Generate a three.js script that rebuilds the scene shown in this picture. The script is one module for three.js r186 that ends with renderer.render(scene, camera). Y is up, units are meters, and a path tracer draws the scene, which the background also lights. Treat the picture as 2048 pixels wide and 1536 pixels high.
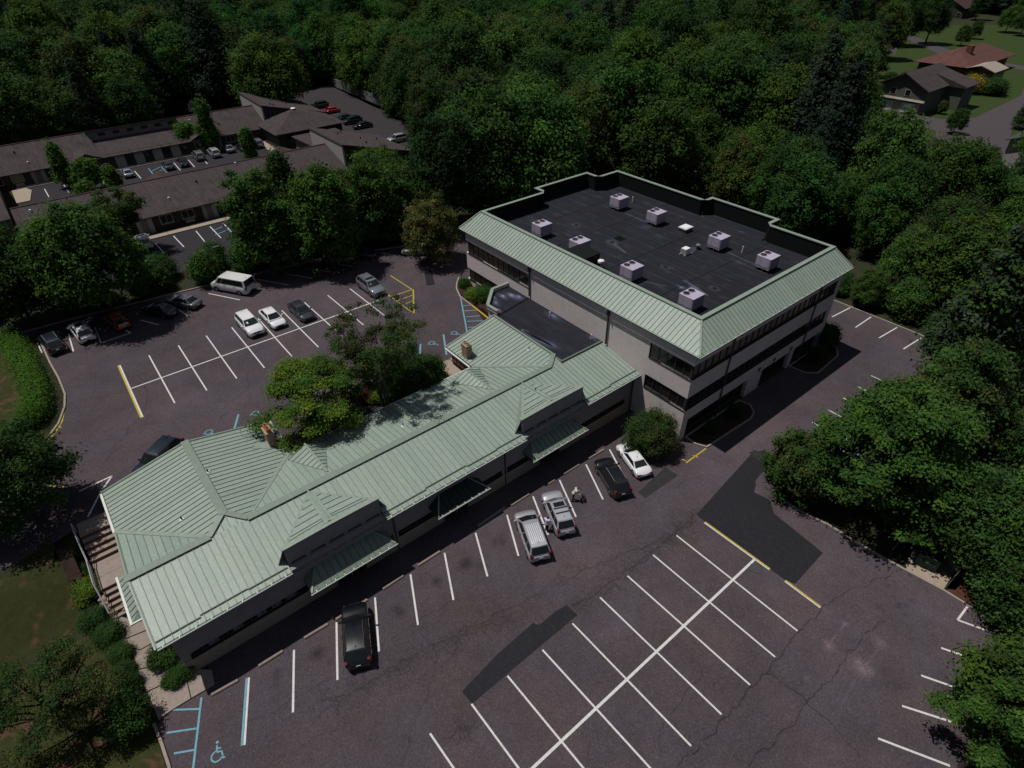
import * as THREE from 'three';
import { mergeGeometries, toCreasedNormals } from 'three/addons/utils/BufferGeometryUtils.js';
import { MarchingCubes } from 'three/addons/objects/MarchingCubes.js';
import { ImprovedNoise } from 'three/addons/math/ImprovedNoise.js';

// ---------------------------------------------------------------- camera, sky, sun, exposure
// ground frame: u runs along the long side of the low building (x), v runs away behind it (-z), h is height (y)
const scene = new THREE.Scene();
const CAM = { u: -35.876, v: -21.273, h: 36.68, f: 1195, pitch: 37.70 * Math.PI / 180, roll: -0.80 * Math.PI / 180, yaw: 38.4 * Math.PI / 180 };
const camera = new THREE.PerspectiveCamera(2 * Math.atan(768 / CAM.f) * 180 / Math.PI, 4 / 3, 1, 1500);
const axisF = new THREE.Vector3(), axisR = new THREE.Vector3(), axisU = new THREE.Vector3();
{
  const s = Math.sin, c = Math.cos, { pitch: p, roll: r, yaw: y } = CAM;
  const fw = new THREE.Vector3(s(y) * c(p), -s(p), -c(y) * c(p));
  const rt = new THREE.Vector3(c(y), 0, s(y));
  const up = new THREE.Vector3().crossVectors(rt, fw);
  axisF.copy(fw);
  axisR.copy(rt).multiplyScalar(c(r)).addScaledVector(up, s(r));
  axisU.copy(up).multiplyScalar(c(r)).addScaledVector(rt, -s(r));
  camera.position.set(CAM.u, CAM.h, -CAM.v);
  camera.up.copy(axisU);
  camera.lookAt(camera.position.clone().add(fw));
}
scene.add(camera);

const SUN = new THREE.Vector3(-0.232, 0.93, -0.284).normalize();
const NOISE = new ImprovedNoise();
function fbm(x, y, z, n = 4) { let a = 0, k = 0.5, f = 1; for (let i = 0; i < n; i++) { a += k * NOISE.noise(x * f, y * f, z + i * 7.3); k *= 0.5; f *= 2.03; } return a; }
{
  const W = 512, H = 256, d = new Float32Array(W * H * 4);
  for (let j = 0; j < H; j++) for (let i = 0; i < W; i++) {
    const el = (j + 0.5) / H * Math.PI - Math.PI / 2, az = i / W * Math.PI * 2;
    const x = Math.cos(el) * Math.cos(az), z = Math.cos(el) * Math.sin(az), y = Math.sin(el);
    const t = Math.pow(Math.max(0, 1 - Math.max(y, 0)), 3);
    const ang = Math.acos(Math.max(-1, Math.min(1, x * SUN.x + y * SUN.y + z * SUN.z))), glow = 0.24 * Math.exp(-ang / 0.42);
    let r = 0.024 + 0.045 * t + glow * .85, g = 0.036 + 0.046 * t + glow * .95, b = 0.070 + 0.040 * t + glow;
    if (y > 0.05) {
      const q = 1 / (y + 0.25), cl = THREE.MathUtils.smoothstep(fbm(x * q * 1.6 + 3, z * q * 1.6, 5, 5), 0.08, 0.42);
      r += cl * 0.09; g += cl * 0.087; b += cl * 0.08;
    }
    if (y < 0) { r *= 0.5; g *= 0.5; b *= 0.45; }
    const k = (j * W + i) * 4; d[k] = r; d[k + 1] = g; d[k + 2] = b; d[k + 3] = 1;
  }
  const t = new THREE.DataTexture(d, W, H, THREE.RGBAFormat, THREE.FloatType);
  t.mapping = THREE.EquirectangularReflectionMapping; t.magFilter = THREE.LinearFilter; t.minFilter = THREE.LinearFilter; t.needsUpdate = true;
  scene.background = t; scene.environment = t;
}
const sun = new THREE.DirectionalLight(new THREE.Color(1, 0.965, 0.90), 3.2);
sun.target.position.set(0, 0, 0);
sun.position.copy(SUN).multiplyScalar(300);
sun.castShadow = true; sun.shadow.mapSize.set(4096, 4096);
Object.assign(sun.shadow.camera, { left: -150, right: 150, top: 150, bottom: -150, near: 1, far: 700 });
scene.add(sun, sun.target);
const renderer = new THREE.WebGLRenderer({ antialias: true });
renderer.shadowMap.enabled = true;
renderer.toneMapping = THREE.LinearToneMapping;
renderer.toneMappingExposure = 1.15;

// ---------------------------------------------------------------- helpers
let seed = 7;
function rnd() { seed |= 0; seed = seed + 0x6D2B79F5 | 0; let t = Math.imul(seed ^ seed >>> 15, 1 | seed); t = t + Math.imul(t ^ t >>> 7, 61 | t) ^ t; return ((t ^ t >>> 14) >>> 0) / 4294967296; }
const rr = (a, b) => a + (b - a) * rnd();
const V = (u, v, h) => new THREE.Vector3(u, h, -v);
const P = V;
// where the survey photograph's line of sight (2048 x 1536 pixels) meets the level h
function S(px, py, h = 0) {
  const d = axisF.clone().multiplyScalar(CAM.f).addScaledVector(axisR, px - 1024).addScaledVector(axisU, 768 - py);
  const t = (h - CAM.h) / d.y;
  return [CAM.u + d.x * t, CAM.v - d.z * t];
}
const used = {};
function numbered(n) { const k = used[n] = (used[n] ?? -1) + 1; return k ? n + '_' + String(k).padStart(3, '0') : n; }
function shadows(o) { o.castShadow = true; o.receiveShadow = true; return o; }
function tag(o, label, category, group, kind) { const d = {}; if (label) d.label = label; if (category) d.category = category; if (group) d.group = group; if (kind) d.kind = kind; o.userData = d; return o; }
function thing(name, label, category, [u, v, h] = [0, 0, 0], turn = 0, group) {
  const o = new THREE.Group(); o.name = numbered(name); scene.add(o); o.position.set(u, h, -v); o.rotation.y = turn;
  return tag(o, label, category, group);
}
function uvMetres(g) {
  const p = g.attributes.position, n = g.attributes.normal, a = new Float32Array(p.count * 2);
  for (let i = 0; i < p.count; i++) {
    const x = Math.abs(n.getX(i)), y = Math.abs(n.getY(i)), z = Math.abs(n.getZ(i));
    const q = y >= x && y >= z ? [p.getX(i), -p.getZ(i)] : x >= z ? [-p.getZ(i), p.getY(i)] : [p.getX(i), p.getY(i)];
    a[i * 2] = q[0]; a[i * 2 + 1] = q[1];
  }
  g.setAttribute('uv', new THREE.BufferAttribute(a, 2));
  return g;
}
function join(list) {
  list = (Array.isArray(list) ? list : [list]).map(g => g.index ? g.toNonIndexed() : g);
  for (const g of list) { if (!g.attributes.normal) g.computeVertexNormals(); for (const k of Object.keys(g.attributes)) if (!['position', 'normal'].includes(k)) g.deleteAttribute(k); }
  return list.length > 1 ? mergeGeometries(list) : list[0];
}
function M(name, list, mat, parent = scene, keepUv = false) {
  const g = keepUv ? list : uvMetres(join(list));
  const m = shadows(new THREE.Mesh(g, mat)); m.name = parent === scene ? numbered(name) : name; parent.add(m);
  return m;
}
function struct(name, list, mat, keepUv) { const m = M(name, list, mat, scene, keepUv); m.userData.kind = 'structure'; return m; }
function bx(u0, u1, v0, v1, h0, h1) { const g = new THREE.BoxGeometry(u1 - u0, h1 - h0, v1 - v0); g.translate((u0 + u1) / 2, (h0 + h1) / 2, -(v0 + v1) / 2); return g; }
// local axes box: centre x,y,z and size
function lb(x, y, z, sx, sy, sz, ry = 0, rx = 0, rz = 0) { const g = new THREE.BoxGeometry(sx, sy, sz); if (rx) g.rotateX(rx); if (rz) g.rotateZ(rz); if (ry) g.rotateY(ry); g.translate(x, y, z); return g; }
function rod(a, b, r0, r1 = r0, n = 8) {
  const d = b.clone().sub(a), g = new THREE.CylinderGeometry(r1, r0, d.length(), n);
  g.applyQuaternion(new THREE.Quaternion().setFromUnitVectors(new THREE.Vector3(0, 1, 0), d.normalize()));
  g.translate((a.x + b.x) / 2, (a.y + b.y) / 2, (a.z + b.z) / 2); return g;
}
// bar of rectangular section from a to b, w wide and t thick, its flat side up
function bar(a, b, w, t) {
  const d = b.clone().sub(a), L = d.length(); d.normalize();
  let s = new THREE.Vector3().crossVectors(d, new THREE.Vector3(0, 1, 0)); if (s.lengthSq() < 1e-6) s.set(1, 0, 0); s.normalize();
  const n = new THREE.Vector3().crossVectors(s, d), g = new THREE.BoxGeometry(w, t, L);
  g.applyMatrix4(new THREE.Matrix4().makeBasis(s, n, d.clone().negate()));
  g.translate((a.x + b.x) / 2, (a.y + b.y) / 2, (a.z + b.z) / 2); return g;
}
function triGeo(arr) { const g = new THREE.BufferGeometry(); g.setAttribute('position', new THREE.Float32BufferAttribute(arr, 3)); g.computeVertexNormals(); return g; }
// slab on a planar polygon of points, from lo to hi along its normal n
function slab(pts, n, lo, hi) {
  const a = [], T = pts.map(p => p.clone().addScaledVector(n, hi)), B = pts.map(p => p.clone().addScaledVector(n, lo)), put = (...q) => q.forEach(p => a.push(p.x, p.y, p.z));
  for (let i = 1; i < pts.length - 1; i++) { put(T[0], T[i], T[i + 1]); put(B[0], B[i + 1], B[i]); }
  for (let i = 0; i < pts.length; i++) { const j = (i + 1) % pts.length; put(B[i], B[j], T[j]); put(B[i], T[j], T[i]); }
  return triGeo(a);
}
function normalOf(pts) { const n = new THREE.Vector3(); for (let i = 0; i < pts.length; i++) { const a = pts[i], b = pts[(i + 1) % pts.length]; n.x += (a.y - b.y) * (a.z + b.z); n.y += (a.z - b.z) * (a.x + b.x); n.z += (a.x - b.x) * (a.y + b.y); } return n.normalize(); }
function up(pts) { return normalOf(pts).y < 0 ? pts.slice().reverse() : pts; }
function roofSlab(pts, t = 0.12) { const q = up(pts); return slab(q, normalOf(q), -t, 0); }
// closed volume: planar or nearly planar top polygon over a level floor
function mass(top, h0) {
  const T = up(top), B = T.map(p => new THREE.Vector3(p.x, h0, p.z)), a = [], put = (...q) => q.forEach(p => a.push(p.x, p.y, p.z));
  for (let i = 1; i < T.length - 1; i++) { put(T[0], T[i], T[i + 1]); put(B[0], B[i + 1], B[i]); }
  for (let i = 0; i < T.length; i++) { const j = (i + 1) % T.length; put(B[i], B[j], T[j]); put(B[i], T[j], T[i]); }
  return triGeo(a);
}
function clip(poly, s, keepAbove) {
  const out = [];
  for (let i = 0; i < poly.length; i++) {
    const a = poly[i], b = poly[(i + 1) % poly.length], ia = keepAbove ? a[0] >= s : a[0] <= s, ib = keepAbove ? b[0] >= s : b[0] <= s;
    if (ia) out.push(a);
    if (ia !== ib) { const t = (s - a[0]) / (b[0] - a[0]); out.push([s, a[1] + (b[1] - a[1]) * t]); }
  }
  return out;
}
// standing-seam panels on a convex planar facet, seams along dir; each panel a mesh with its raised seam
function seamPanels(pts, dir, w, mats, parent, name = 'roof_panel', phase = 0) {
  pts = up(pts); const n = normalOf(pts), d = dir.clone().addScaledVector(n, -dir.dot(n)).normalize(), c = new THREE.Vector3().crossVectors(d, n), o = pts[0];
  const q = pts.map(p => { const e = p.clone().sub(o); return [e.dot(c), e.dot(d)]; });
  const s0 = Math.min(...q.map(e => e[0])), s1 = Math.max(...q.map(e => e[0]));
  const W = ([s, t]) => o.clone().addScaledVector(c, s).addScaledVector(d, t);
  const ccw = poly => { let A = 0; for (let i = 0; i < poly.length; i++) { const a = poly[i], b = poly[(i + 1) % poly.length]; A += a[0] * b[1] - a[1] * b[0]; } return A; };
  const make = (a, b, lo, hi) => {
    let p = clip(clip(q, a, true), b, false); if (p.length < 3 || Math.abs(ccw(p)) < 0.004) return null;
    let pw = p.map(W); if (normalOf(pw).dot(n) < 0) pw.reverse();
    return slab(pw, n, lo, hi);
  };
  for (let s = s0 - phase; s < s1; s += w) {
    const pan = make(Math.max(s, s0), Math.min(s + w - 0.003, s1), -0.05, 0); if (!pan) continue;
    const rib = make(Math.max(s, s0), s + 0.03, 0.001, 0.05);
    const g = join(rib ? [pan, rib] : [pan]);
    const p = g.attributes.position, uv = new Float32Array(p.count * 2), jv = rnd() * 9;
    for (let i = 0; i < p.count; i++) { const e = new THREE.Vector3(p.getX(i), p.getY(i), p.getZ(i)).sub(o); uv[i * 2] = (e.dot(c) - s) / w * .46; uv[i * 2 + 1] = e.dot(d) + jv; }
    g.setAttribute('uv', new THREE.BufferAttribute(uv, 2));
    M(name, g, mats[Math.floor(rnd() * mats.length)], parent, true);
  }
}
function sheet(poly, h, thick = 0) {   // level sheet on [u, v] points
  const s = new THREE.Shape(poly.map(([u, v]) => new THREE.Vector2(u, v)));
  const g = new THREE.ShapeGeometry(s); g.rotateX(-Math.PI / 2); g.translate(0, h, 0);
  if (!thick) return g;
  const e = new THREE.ExtrudeGeometry(s, { depth: thick, bevelEnabled: false }); e.rotateX(-Math.PI / 2); e.translate(0, h - thick, 0); return e;
}
function inside(poly, u, v) { let c = false; for (let i = 0, j = poly.length - 1; i < poly.length; j = i++) { const [a, b] = poly[i], [x, y] = poly[j]; if (b > v !== y > v && u < (x - a) * (v - b) / (y - b) + a) c = !c; } return c; }

// ---------------------------------------------------------------- textures and materials
function tex(w, h, metresU, metresV, fn, srgb = false) {
  const d = new Uint8Array(w * h * 4);
  for (let j = 0; j < h; j++) for (let i = 0; i < w; i++) { const c = fn(i, j), k = (j * w + i) * 4; d[k] = c[0]; d[k + 1] = c[1]; d[k + 2] = c[2]; d[k + 3] = 255; }
  const t = new THREE.DataTexture(d, w, h); t.wrapS = t.wrapT = THREE.RepeatWrapping; t.magFilter = THREE.LinearFilter; t.minFilter = THREE.LinearMipmapLinearFilter; t.generateMipmaps = true;
  if (srgb) t.colorSpace = THREE.SRGBColorSpace; t.repeat.set(1 / metresU, 1 / metresV); t.needsUpdate = true; return t;
}
function tileNoise(x, y, per, z) { // periodic value built from a torus walk
  const a = x / per * Math.PI * 2, b = y / per * Math.PI * 2, k = per / (Math.PI * 2);
  return NOISE.noise(Math.cos(a) * k + 31, Math.sin(a) * k + Math.cos(b) * k, Math.sin(b) * k + z);
}
const grey = v => { v = Math.max(0, Math.min(255, v)); return [v, v, v]; };
const T = {};
T.grime = tex(256, 256, 3.1, 5.3, (i, j) => { const a = tileNoise(i / 4, j / 40, 64, 1), b = tileNoise(i / 16, j / 16, 16, 4), c = tileNoise(i / 1.5, j / 1.5, 170, 9); return grey(222 + 22 * a + 26 * b + 10 * c); });
T.seam = tex(92, 1024, .46, 9.2, (i, j) => { const x = i / 92 * .46, s = tileNoise(i / 3, j / 60, 51, 1), b = tileNoise(i / 14, j / 14, 73, 4), q = tileNoise(0, j / 9, 113, 6), line = Math.exp(-Math.pow((x - .036) / .017, 2)) * (.36 + .30 * q) + Math.exp(-Math.pow((x - .452) / .016, 2)) * .3; return grey((218 + 34 * s + 34 * b) * (1 - Math.max(0, line))); });
T.wall = tex(256, 256, 4.3, 4.3, (i, j) => { const a = tileNoise(i / 5, j / 22, 51, 2), b = tileNoise(i / 1.3, j / 1.3, 196, 8), c = tileNoise(i / 26, j / 26, 10, 3); return grey(224 + 12 * a + 12 * b + 22 * c); });
T.concrete = tex(256, 256, 3.7, 3.7, (i, j) => { const a = tileNoise(i / 14, j / 14, 18, 2), b = tileNoise(i / 1.2, j / 1.2, 213, 8); return grey(212 + 30 * a + 22 * b); });
T.shingle = tex(256, 256, 5.1, 7.7, (i, j) => { const a = tileNoise(i / 7, j / 60, 36, 2), b = tileNoise(i / 2, j / 1.2, 128, 8), c = tileNoise(i / 30, j / 30, 8, 5); return grey(190 + 60 * a + 30 * b + 46 * c); });
T.paint = tex(256, 256, 2.3, 2.3, (i, j) => { const a = tileNoise(i / 2, j / 2, 128, 2), b = tileNoise(i / 12, j / 12, 21, 6); return grey(218 + 30 * b - (a > 0.28 ? 90 * (a - 0.28) * 6 : 0)); });
T.bark = tex(128, 128, 0.7, 1.6, (i, j) => grey(170 + 70 * tileNoise(i / 3, j / 14, 42, 2)));
T.soil = tex(256, 256, 6.1, 6.1, (i, j) => { const a = tileNoise(i / 9, j / 9, 28, 2), b = tileNoise(i / 1.4, j / 1.4, 182, 8); return grey(190 + 48 * a + 46 * b); });
T.lawn = tex(512, 512, 17, 17, (i, j) => {
  const a = tileNoise(i / 34, j / 34, 15, 2), b = tileNoise(i / 2, j / 2, 256, 8), c = tileNoise(i / 11, j / 11, 46, 5), dry = THREE.MathUtils.smoothstep(a + 0.5 * c, 0.12, 0.55);
  const k = 1 + 0.32 * b + 0.2 * c; return [(78 + 112 * dry) * k, (104 + 16 * dry) * k, (34 + 50 * dry) * k].map(v => Math.max(0, Math.min(255, v)));
});
T.green = tex(512, 512, 13, 13, (i, j) => { const a = tileNoise(i / 26, j / 26, 19, 2), b = tileNoise(i / 2, j / 2, 256, 8); return grey(196 + 40 * a + 50 * b); });

function lin(r, g, b) { return new THREE.Color().setRGB(r, g, b); }
function std(c, rough = 0.8, map = null, extra = {}) { return new THREE.MeshPhysicalMaterial({ color: lin(...c), roughness: rough, metalness: 0, map, specularIntensity: rough >= .7 ? .35 : .8, ...extra }); }
const mat = {
  roof: [[.268, .330, .280], [.252, .314, .266], [.282, .342, .294], [.262, .320, .270], [.274, .340, .290], [.256, .324, .278]].map(c => std(c, 0.48, T.seam)),
  shadedCanopy: std([.03, .04, .036], .7, T.seam),  // roof green darkened so its colour carries the shade on the middle canopy
  canopy: [[.165, .215, .165], [.155, .20, .155]].map(c => std(c, 0.5, T.seam)),  // outer canopies: roof green toned down, part of their shade is in the colour
  trim: std([.245, .300, .252], 0.5, T.grime),
  cap: std([.19, .235, .195], 0.5, T.grime),
  gutter: std([.55, .58, .55], 0.5), gutterDark: std([.10, .13, .11], 0.6),
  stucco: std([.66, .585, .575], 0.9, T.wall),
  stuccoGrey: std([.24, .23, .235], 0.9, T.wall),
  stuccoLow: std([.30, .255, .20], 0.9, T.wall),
  siding: std([.16, .085, .065], 0.85, T.wall),
  membrane: std([.012, .012, .015], 0.8), blackWall: std([.006, .0075, .008], 0.8, T.wall),
  frame: std([.05, .045, .042], 0.5), frameBlack: std([.014, .014, .015], 0.5),
  glass: new THREE.MeshPhysicalMaterial({ color: lin(.012, .013, .014), roughness: 0.08, metalness: 0, specularIntensity: 1 }),
  amber: new THREE.MeshPhysicalMaterial({ color: lin(.050, .038, .018), roughness: 0.18 }),
  amberDim: new THREE.MeshPhysicalMaterial({ color: lin(.028, .023, .016), roughness: 0.15 }),
  blind: std([.42, .42, .46], 0.6), pale: std([.62, .62, .68], 0.7),
  concrete: std([.30, .245, .215], 0.92, T.concrete), concreteWarm: std([.36, .29, .23], 0.92, T.concrete), kerb: std([.32, .27, .24], 0.92, T.concrete), stop: std([.26, .20, .175], 0.92, T.concrete),
  white: std([.66, .64, .64], 0.75, T.paint), yellow: std([.48, .37, .045], 0.75, T.paint), blue: std([.16, .36, .44], 0.75, T.paint), kerbYellow: std([.55, .37, .035], 0.8, T.paint),
  patch: std([.022, .021, .027], 0.85, T.soil), patchOld: std([.036, .034, .037], 0.88, T.soil),
  acPaint: std([.42, .375, .48], 0.6, T.grime), acSide: std([.34, .30, .38], 0.6, T.grime), black: std([.006, .006, .007], 0.7), steel: std([.5, .5, .52], 0.35, null, { metalness: 0.8 }), whiteMetal: std([.7, .7, .7], 0.5), iron: std([.05, .05, .055], 0.5),
  brick: std([.30, .225, .16], 0.9, T.wall), brickTop: std([.36, .27, .19], 0.9, T.concrete), clay: std([.42, .13, .055], 0.85),
  shingle: std([.072, .055, .059], 0.95, T.shingle), shingleRed: std([.070, .043, .043], 0.95, T.shingle), motelWall: std([.20, .185, .17], 0.9, T.wall), motelPale: std([.38, .36, .34], 0.9, T.wall), motelDark: std([.055, .05, .048], 0.9, T.wall),
  bark: std([.085, .065, .05], 0.95, T.bark), barkGrey: std([.15, .135, .115], 0.95, T.bark),
  mulch: std([.045, .026, .022], 0.98, T.soil), lawn: std([.095, .080, .072], 0.98, T.lawn), grass: std([.036, .060, .013], 0.98, T.green), dirt: std([.13, .095, .065], 0.98, T.soil),
  stone: std([.30, .245, .18], 0.9, T.concrete), wood: std([.10, .085, .08], 0.85, T.bark), rail: std([.42, .42, .46], 0.45, null, { metalness: 0.3 }), rubber: std([.012, .012, .013], 0.9),
};
// ---------------------------------------------------------------- ground
const UP = 2.65;                                   // level of the rear lot above the front lot
const sstep = THREE.MathUtils.smoothstep;
function ground(u, v) { if (u > -43.76 && u < -38 && v < 18.9) return 0; return UP * sstep(v, 12.6, 19) * (1 - sstep(u, 11, 23.5)); }
{
  const us = [], vs = [];
  for (let u = -420; u < -70; u += 14) us.push(u); for (let u = -70; u < 60; u += 1.25) us.push(u); for (let u = 60; u <= 1100; u += 14) us.push(u);
  for (let v = -160; v < -50; v += 10) vs.push(v); for (let v = -50; v < 60; v += 1.25) vs.push(v); for (let v = 60; v <= 1100; v += 14) vs.push(v);
  const pos = new Float32Array(us.length * vs.length * 3), uv = new Float32Array(us.length * vs.length * 2), idx = [];
  let k = 0;
  for (const v of vs) for (const u of us) { pos[k * 3] = u; pos[k * 3 + 1] = ground(u, v) - 0.02; pos[k * 3 + 2] = -v; uv[k * 2] = u; uv[k * 2 + 1] = v; k++; }
  const n = us.length;
  for (let j = 0; j < vs.length - 1; j++) for (let i = 0; i < n - 1; i++) { const a = j * n + i; idx.push(a, a + 1, a + n, a + 1, a + n + 1, a + n); }
  const g = new THREE.BufferGeometry(); g.setAttribute('position', new THREE.BufferAttribute(pos, 3)); g.setAttribute('uv', new THREE.BufferAttribute(uv, 2)); g.setIndex(idx); g.computeVertexNormals();
  struct('ground', g, std([.034, .038, .018], 1, T.soil), true);
}
// ---- asphalt with its own map of cracks, patches of wear and stains, laid in metres
function asphaltMaterial(N, box, base, paint, pow = 1) {
  const [u0, v0, u1, v1] = box, cv = document.createElement('canvas'); cv.width = cv.height = N;
  const x = cv.getContext('2d'), X = (u, v) => [(u - u0) / (u1 - u0) * N, (v1 - v) / (v1 - v0) * N];
  x.fillStyle = '#808080'; x.fillRect(0, 0, N, N);
  paint(x, X, N / (u1 - u0));
  const im = x.getImageData(0, 0, N, N).data, d = new Uint8Array(N * N * 4);
  for (let j = 0; j < N; j++) for (let i = 0; i < N; i++) {
    const k = (j * N + i) * 4, q = ((N - 1 - j) * N + i) * 4;
    const big = NOISE.noise(i / 190, j / 190, 3.3) * 0.12 + NOISE.noise(i / 52, j / 52, 8.1) * 0.08 + NOISE.noise(i / 17, j / 17, 1.7) * 0.05;
    const tint = NOISE.noise(i / 70, j / 70, 21.7) * 0.045, sp = (rnd() - 0.5) * 0.30 + (rnd() < 0.05 ? 0.22 : 0);
    const f = Math.pow(im[k] / 128, pow) * (1 + big + sp);
    d[q] = Math.min(255, base[0] * f * (1 + tint)); d[q + 1] = Math.min(255, base[1] * f); d[q + 2] = Math.min(255, base[2] * f * (1 - tint)); d[q + 3] = 255;
  }
  const t = new THREE.DataTexture(d, N, N); t.colorSpace = THREE.SRGBColorSpace; t.magFilter = THREE.LinearFilter; t.minFilter = THREE.LinearMipmapLinearFilter; t.generateMipmaps = true; t.anisotropy = 8; t.needsUpdate = true;
  return new THREE.MeshPhysicalMaterial({ map: t, roughness: 0.93, specularIntensity: .35 });
}
function asphaltSheet(poly, h, box) {
  const g = sheet(poly, h), p = g.attributes.position, uv = new Float32Array(p.count * 2);
  for (let i = 0; i < p.count; i++) { uv[i * 2] = (p.getX(i) - box[0]) / (box[2] - box[0]); uv[i * 2 + 1] = (-p.getZ(i) - box[1]) / (box[3] - box[1]); }
  g.setAttribute('uv', new THREE.BufferAttribute(uv, 2)); return g;
}
function crack(x, X, m, pts, w, a, jag = 0.10) {
  w *= .72;
  x.strokeStyle = `rgba(48,46,50,${a})`; x.lineJoin = 'round';
  for (let i = 0; i < pts.length - 1; i++) {
    const [p, q] = [pts[i], pts[i + 1]], L = Math.hypot(q[0] - p[0], q[1] - p[1]), n = Math.max(2, Math.ceil(L / 0.22));
    for (let k = 0; k < n; k++) {
      const at = t => [p[0] + (q[0] - p[0]) * t, p[1] + (q[1] - p[1]) * t], o = (c, t) => [c[0] + jag * 3 * NOISE.noise(c[0] * 0.8, c[1] * 0.8, 4) + 1.3 * jag * NOISE.noise(c[0] * 3.1, c[1] * 3.1, 9), c[1] + jag * 3 * NOISE.noise(c[0] * 0.8, c[1] * 0.8, 14) + 1.3 * jag * NOISE.noise(c[0] * 3.1, c[1] * 3.1, 19)];
      x.lineWidth = w * m * (0.6 + 0.8 * rnd()); x.beginPath(); x.moveTo(...X(...o(at(k / n)))); x.lineTo(...X(...o(at((k + 1) / n)))); x.stroke();
    }
  }
}
function web(x, X, m, pts, spread, density, a) {   // alligator cracking along a line
  for (let i = 0; i < pts.length - 1; i++) {
    const [p, q] = [pts[i], pts[i + 1]], L = Math.hypot(q[0] - p[0], q[1] - p[1]);
    for (let k = 0; k < L * density; k++) {
      const t = rnd(), c = [p[0] + (q[0] - p[0]) * t + (rnd() + rnd() - 1) * spread, p[1] + (q[1] - p[1]) * t + (rnd() + rnd() - 1) * spread]; let an = rnd() * 6.28; const path = [c];
      for (let s = 0; s < 3; s++) { an += rr(-0.9, 0.9); const e = path[path.length - 1]; path.push([e[0] + Math.cos(an) * rr(0.15, 0.5), e[1] + Math.sin(an) * rr(0.15, 0.5)]); }
      crack(x, X, m, path, 0.022, a * rr(0.4, 1), 0.06);
    }
  }
}
function blot(x, X, m, c, r, col, a) { const [px, py] = X(...c), g = x.createRadialGradient(px, py, 0, px, py, r * m); g.addColorStop(0, `rgba(${col},${a})`); g.addColorStop(0.4, `rgba(${col},${a * 0.45})`); g.addColorStop(1, `rgba(${col},0)`); x.fillStyle = g; x.fillRect(px - r * m, py - r * m, 2 * r * m, 2 * r * m); }
const z7 = ([a, b]) => S(1200 + a * .41406, 950 + b * .41406);
const lowBox = [-60, -44, 40, 56];
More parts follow.
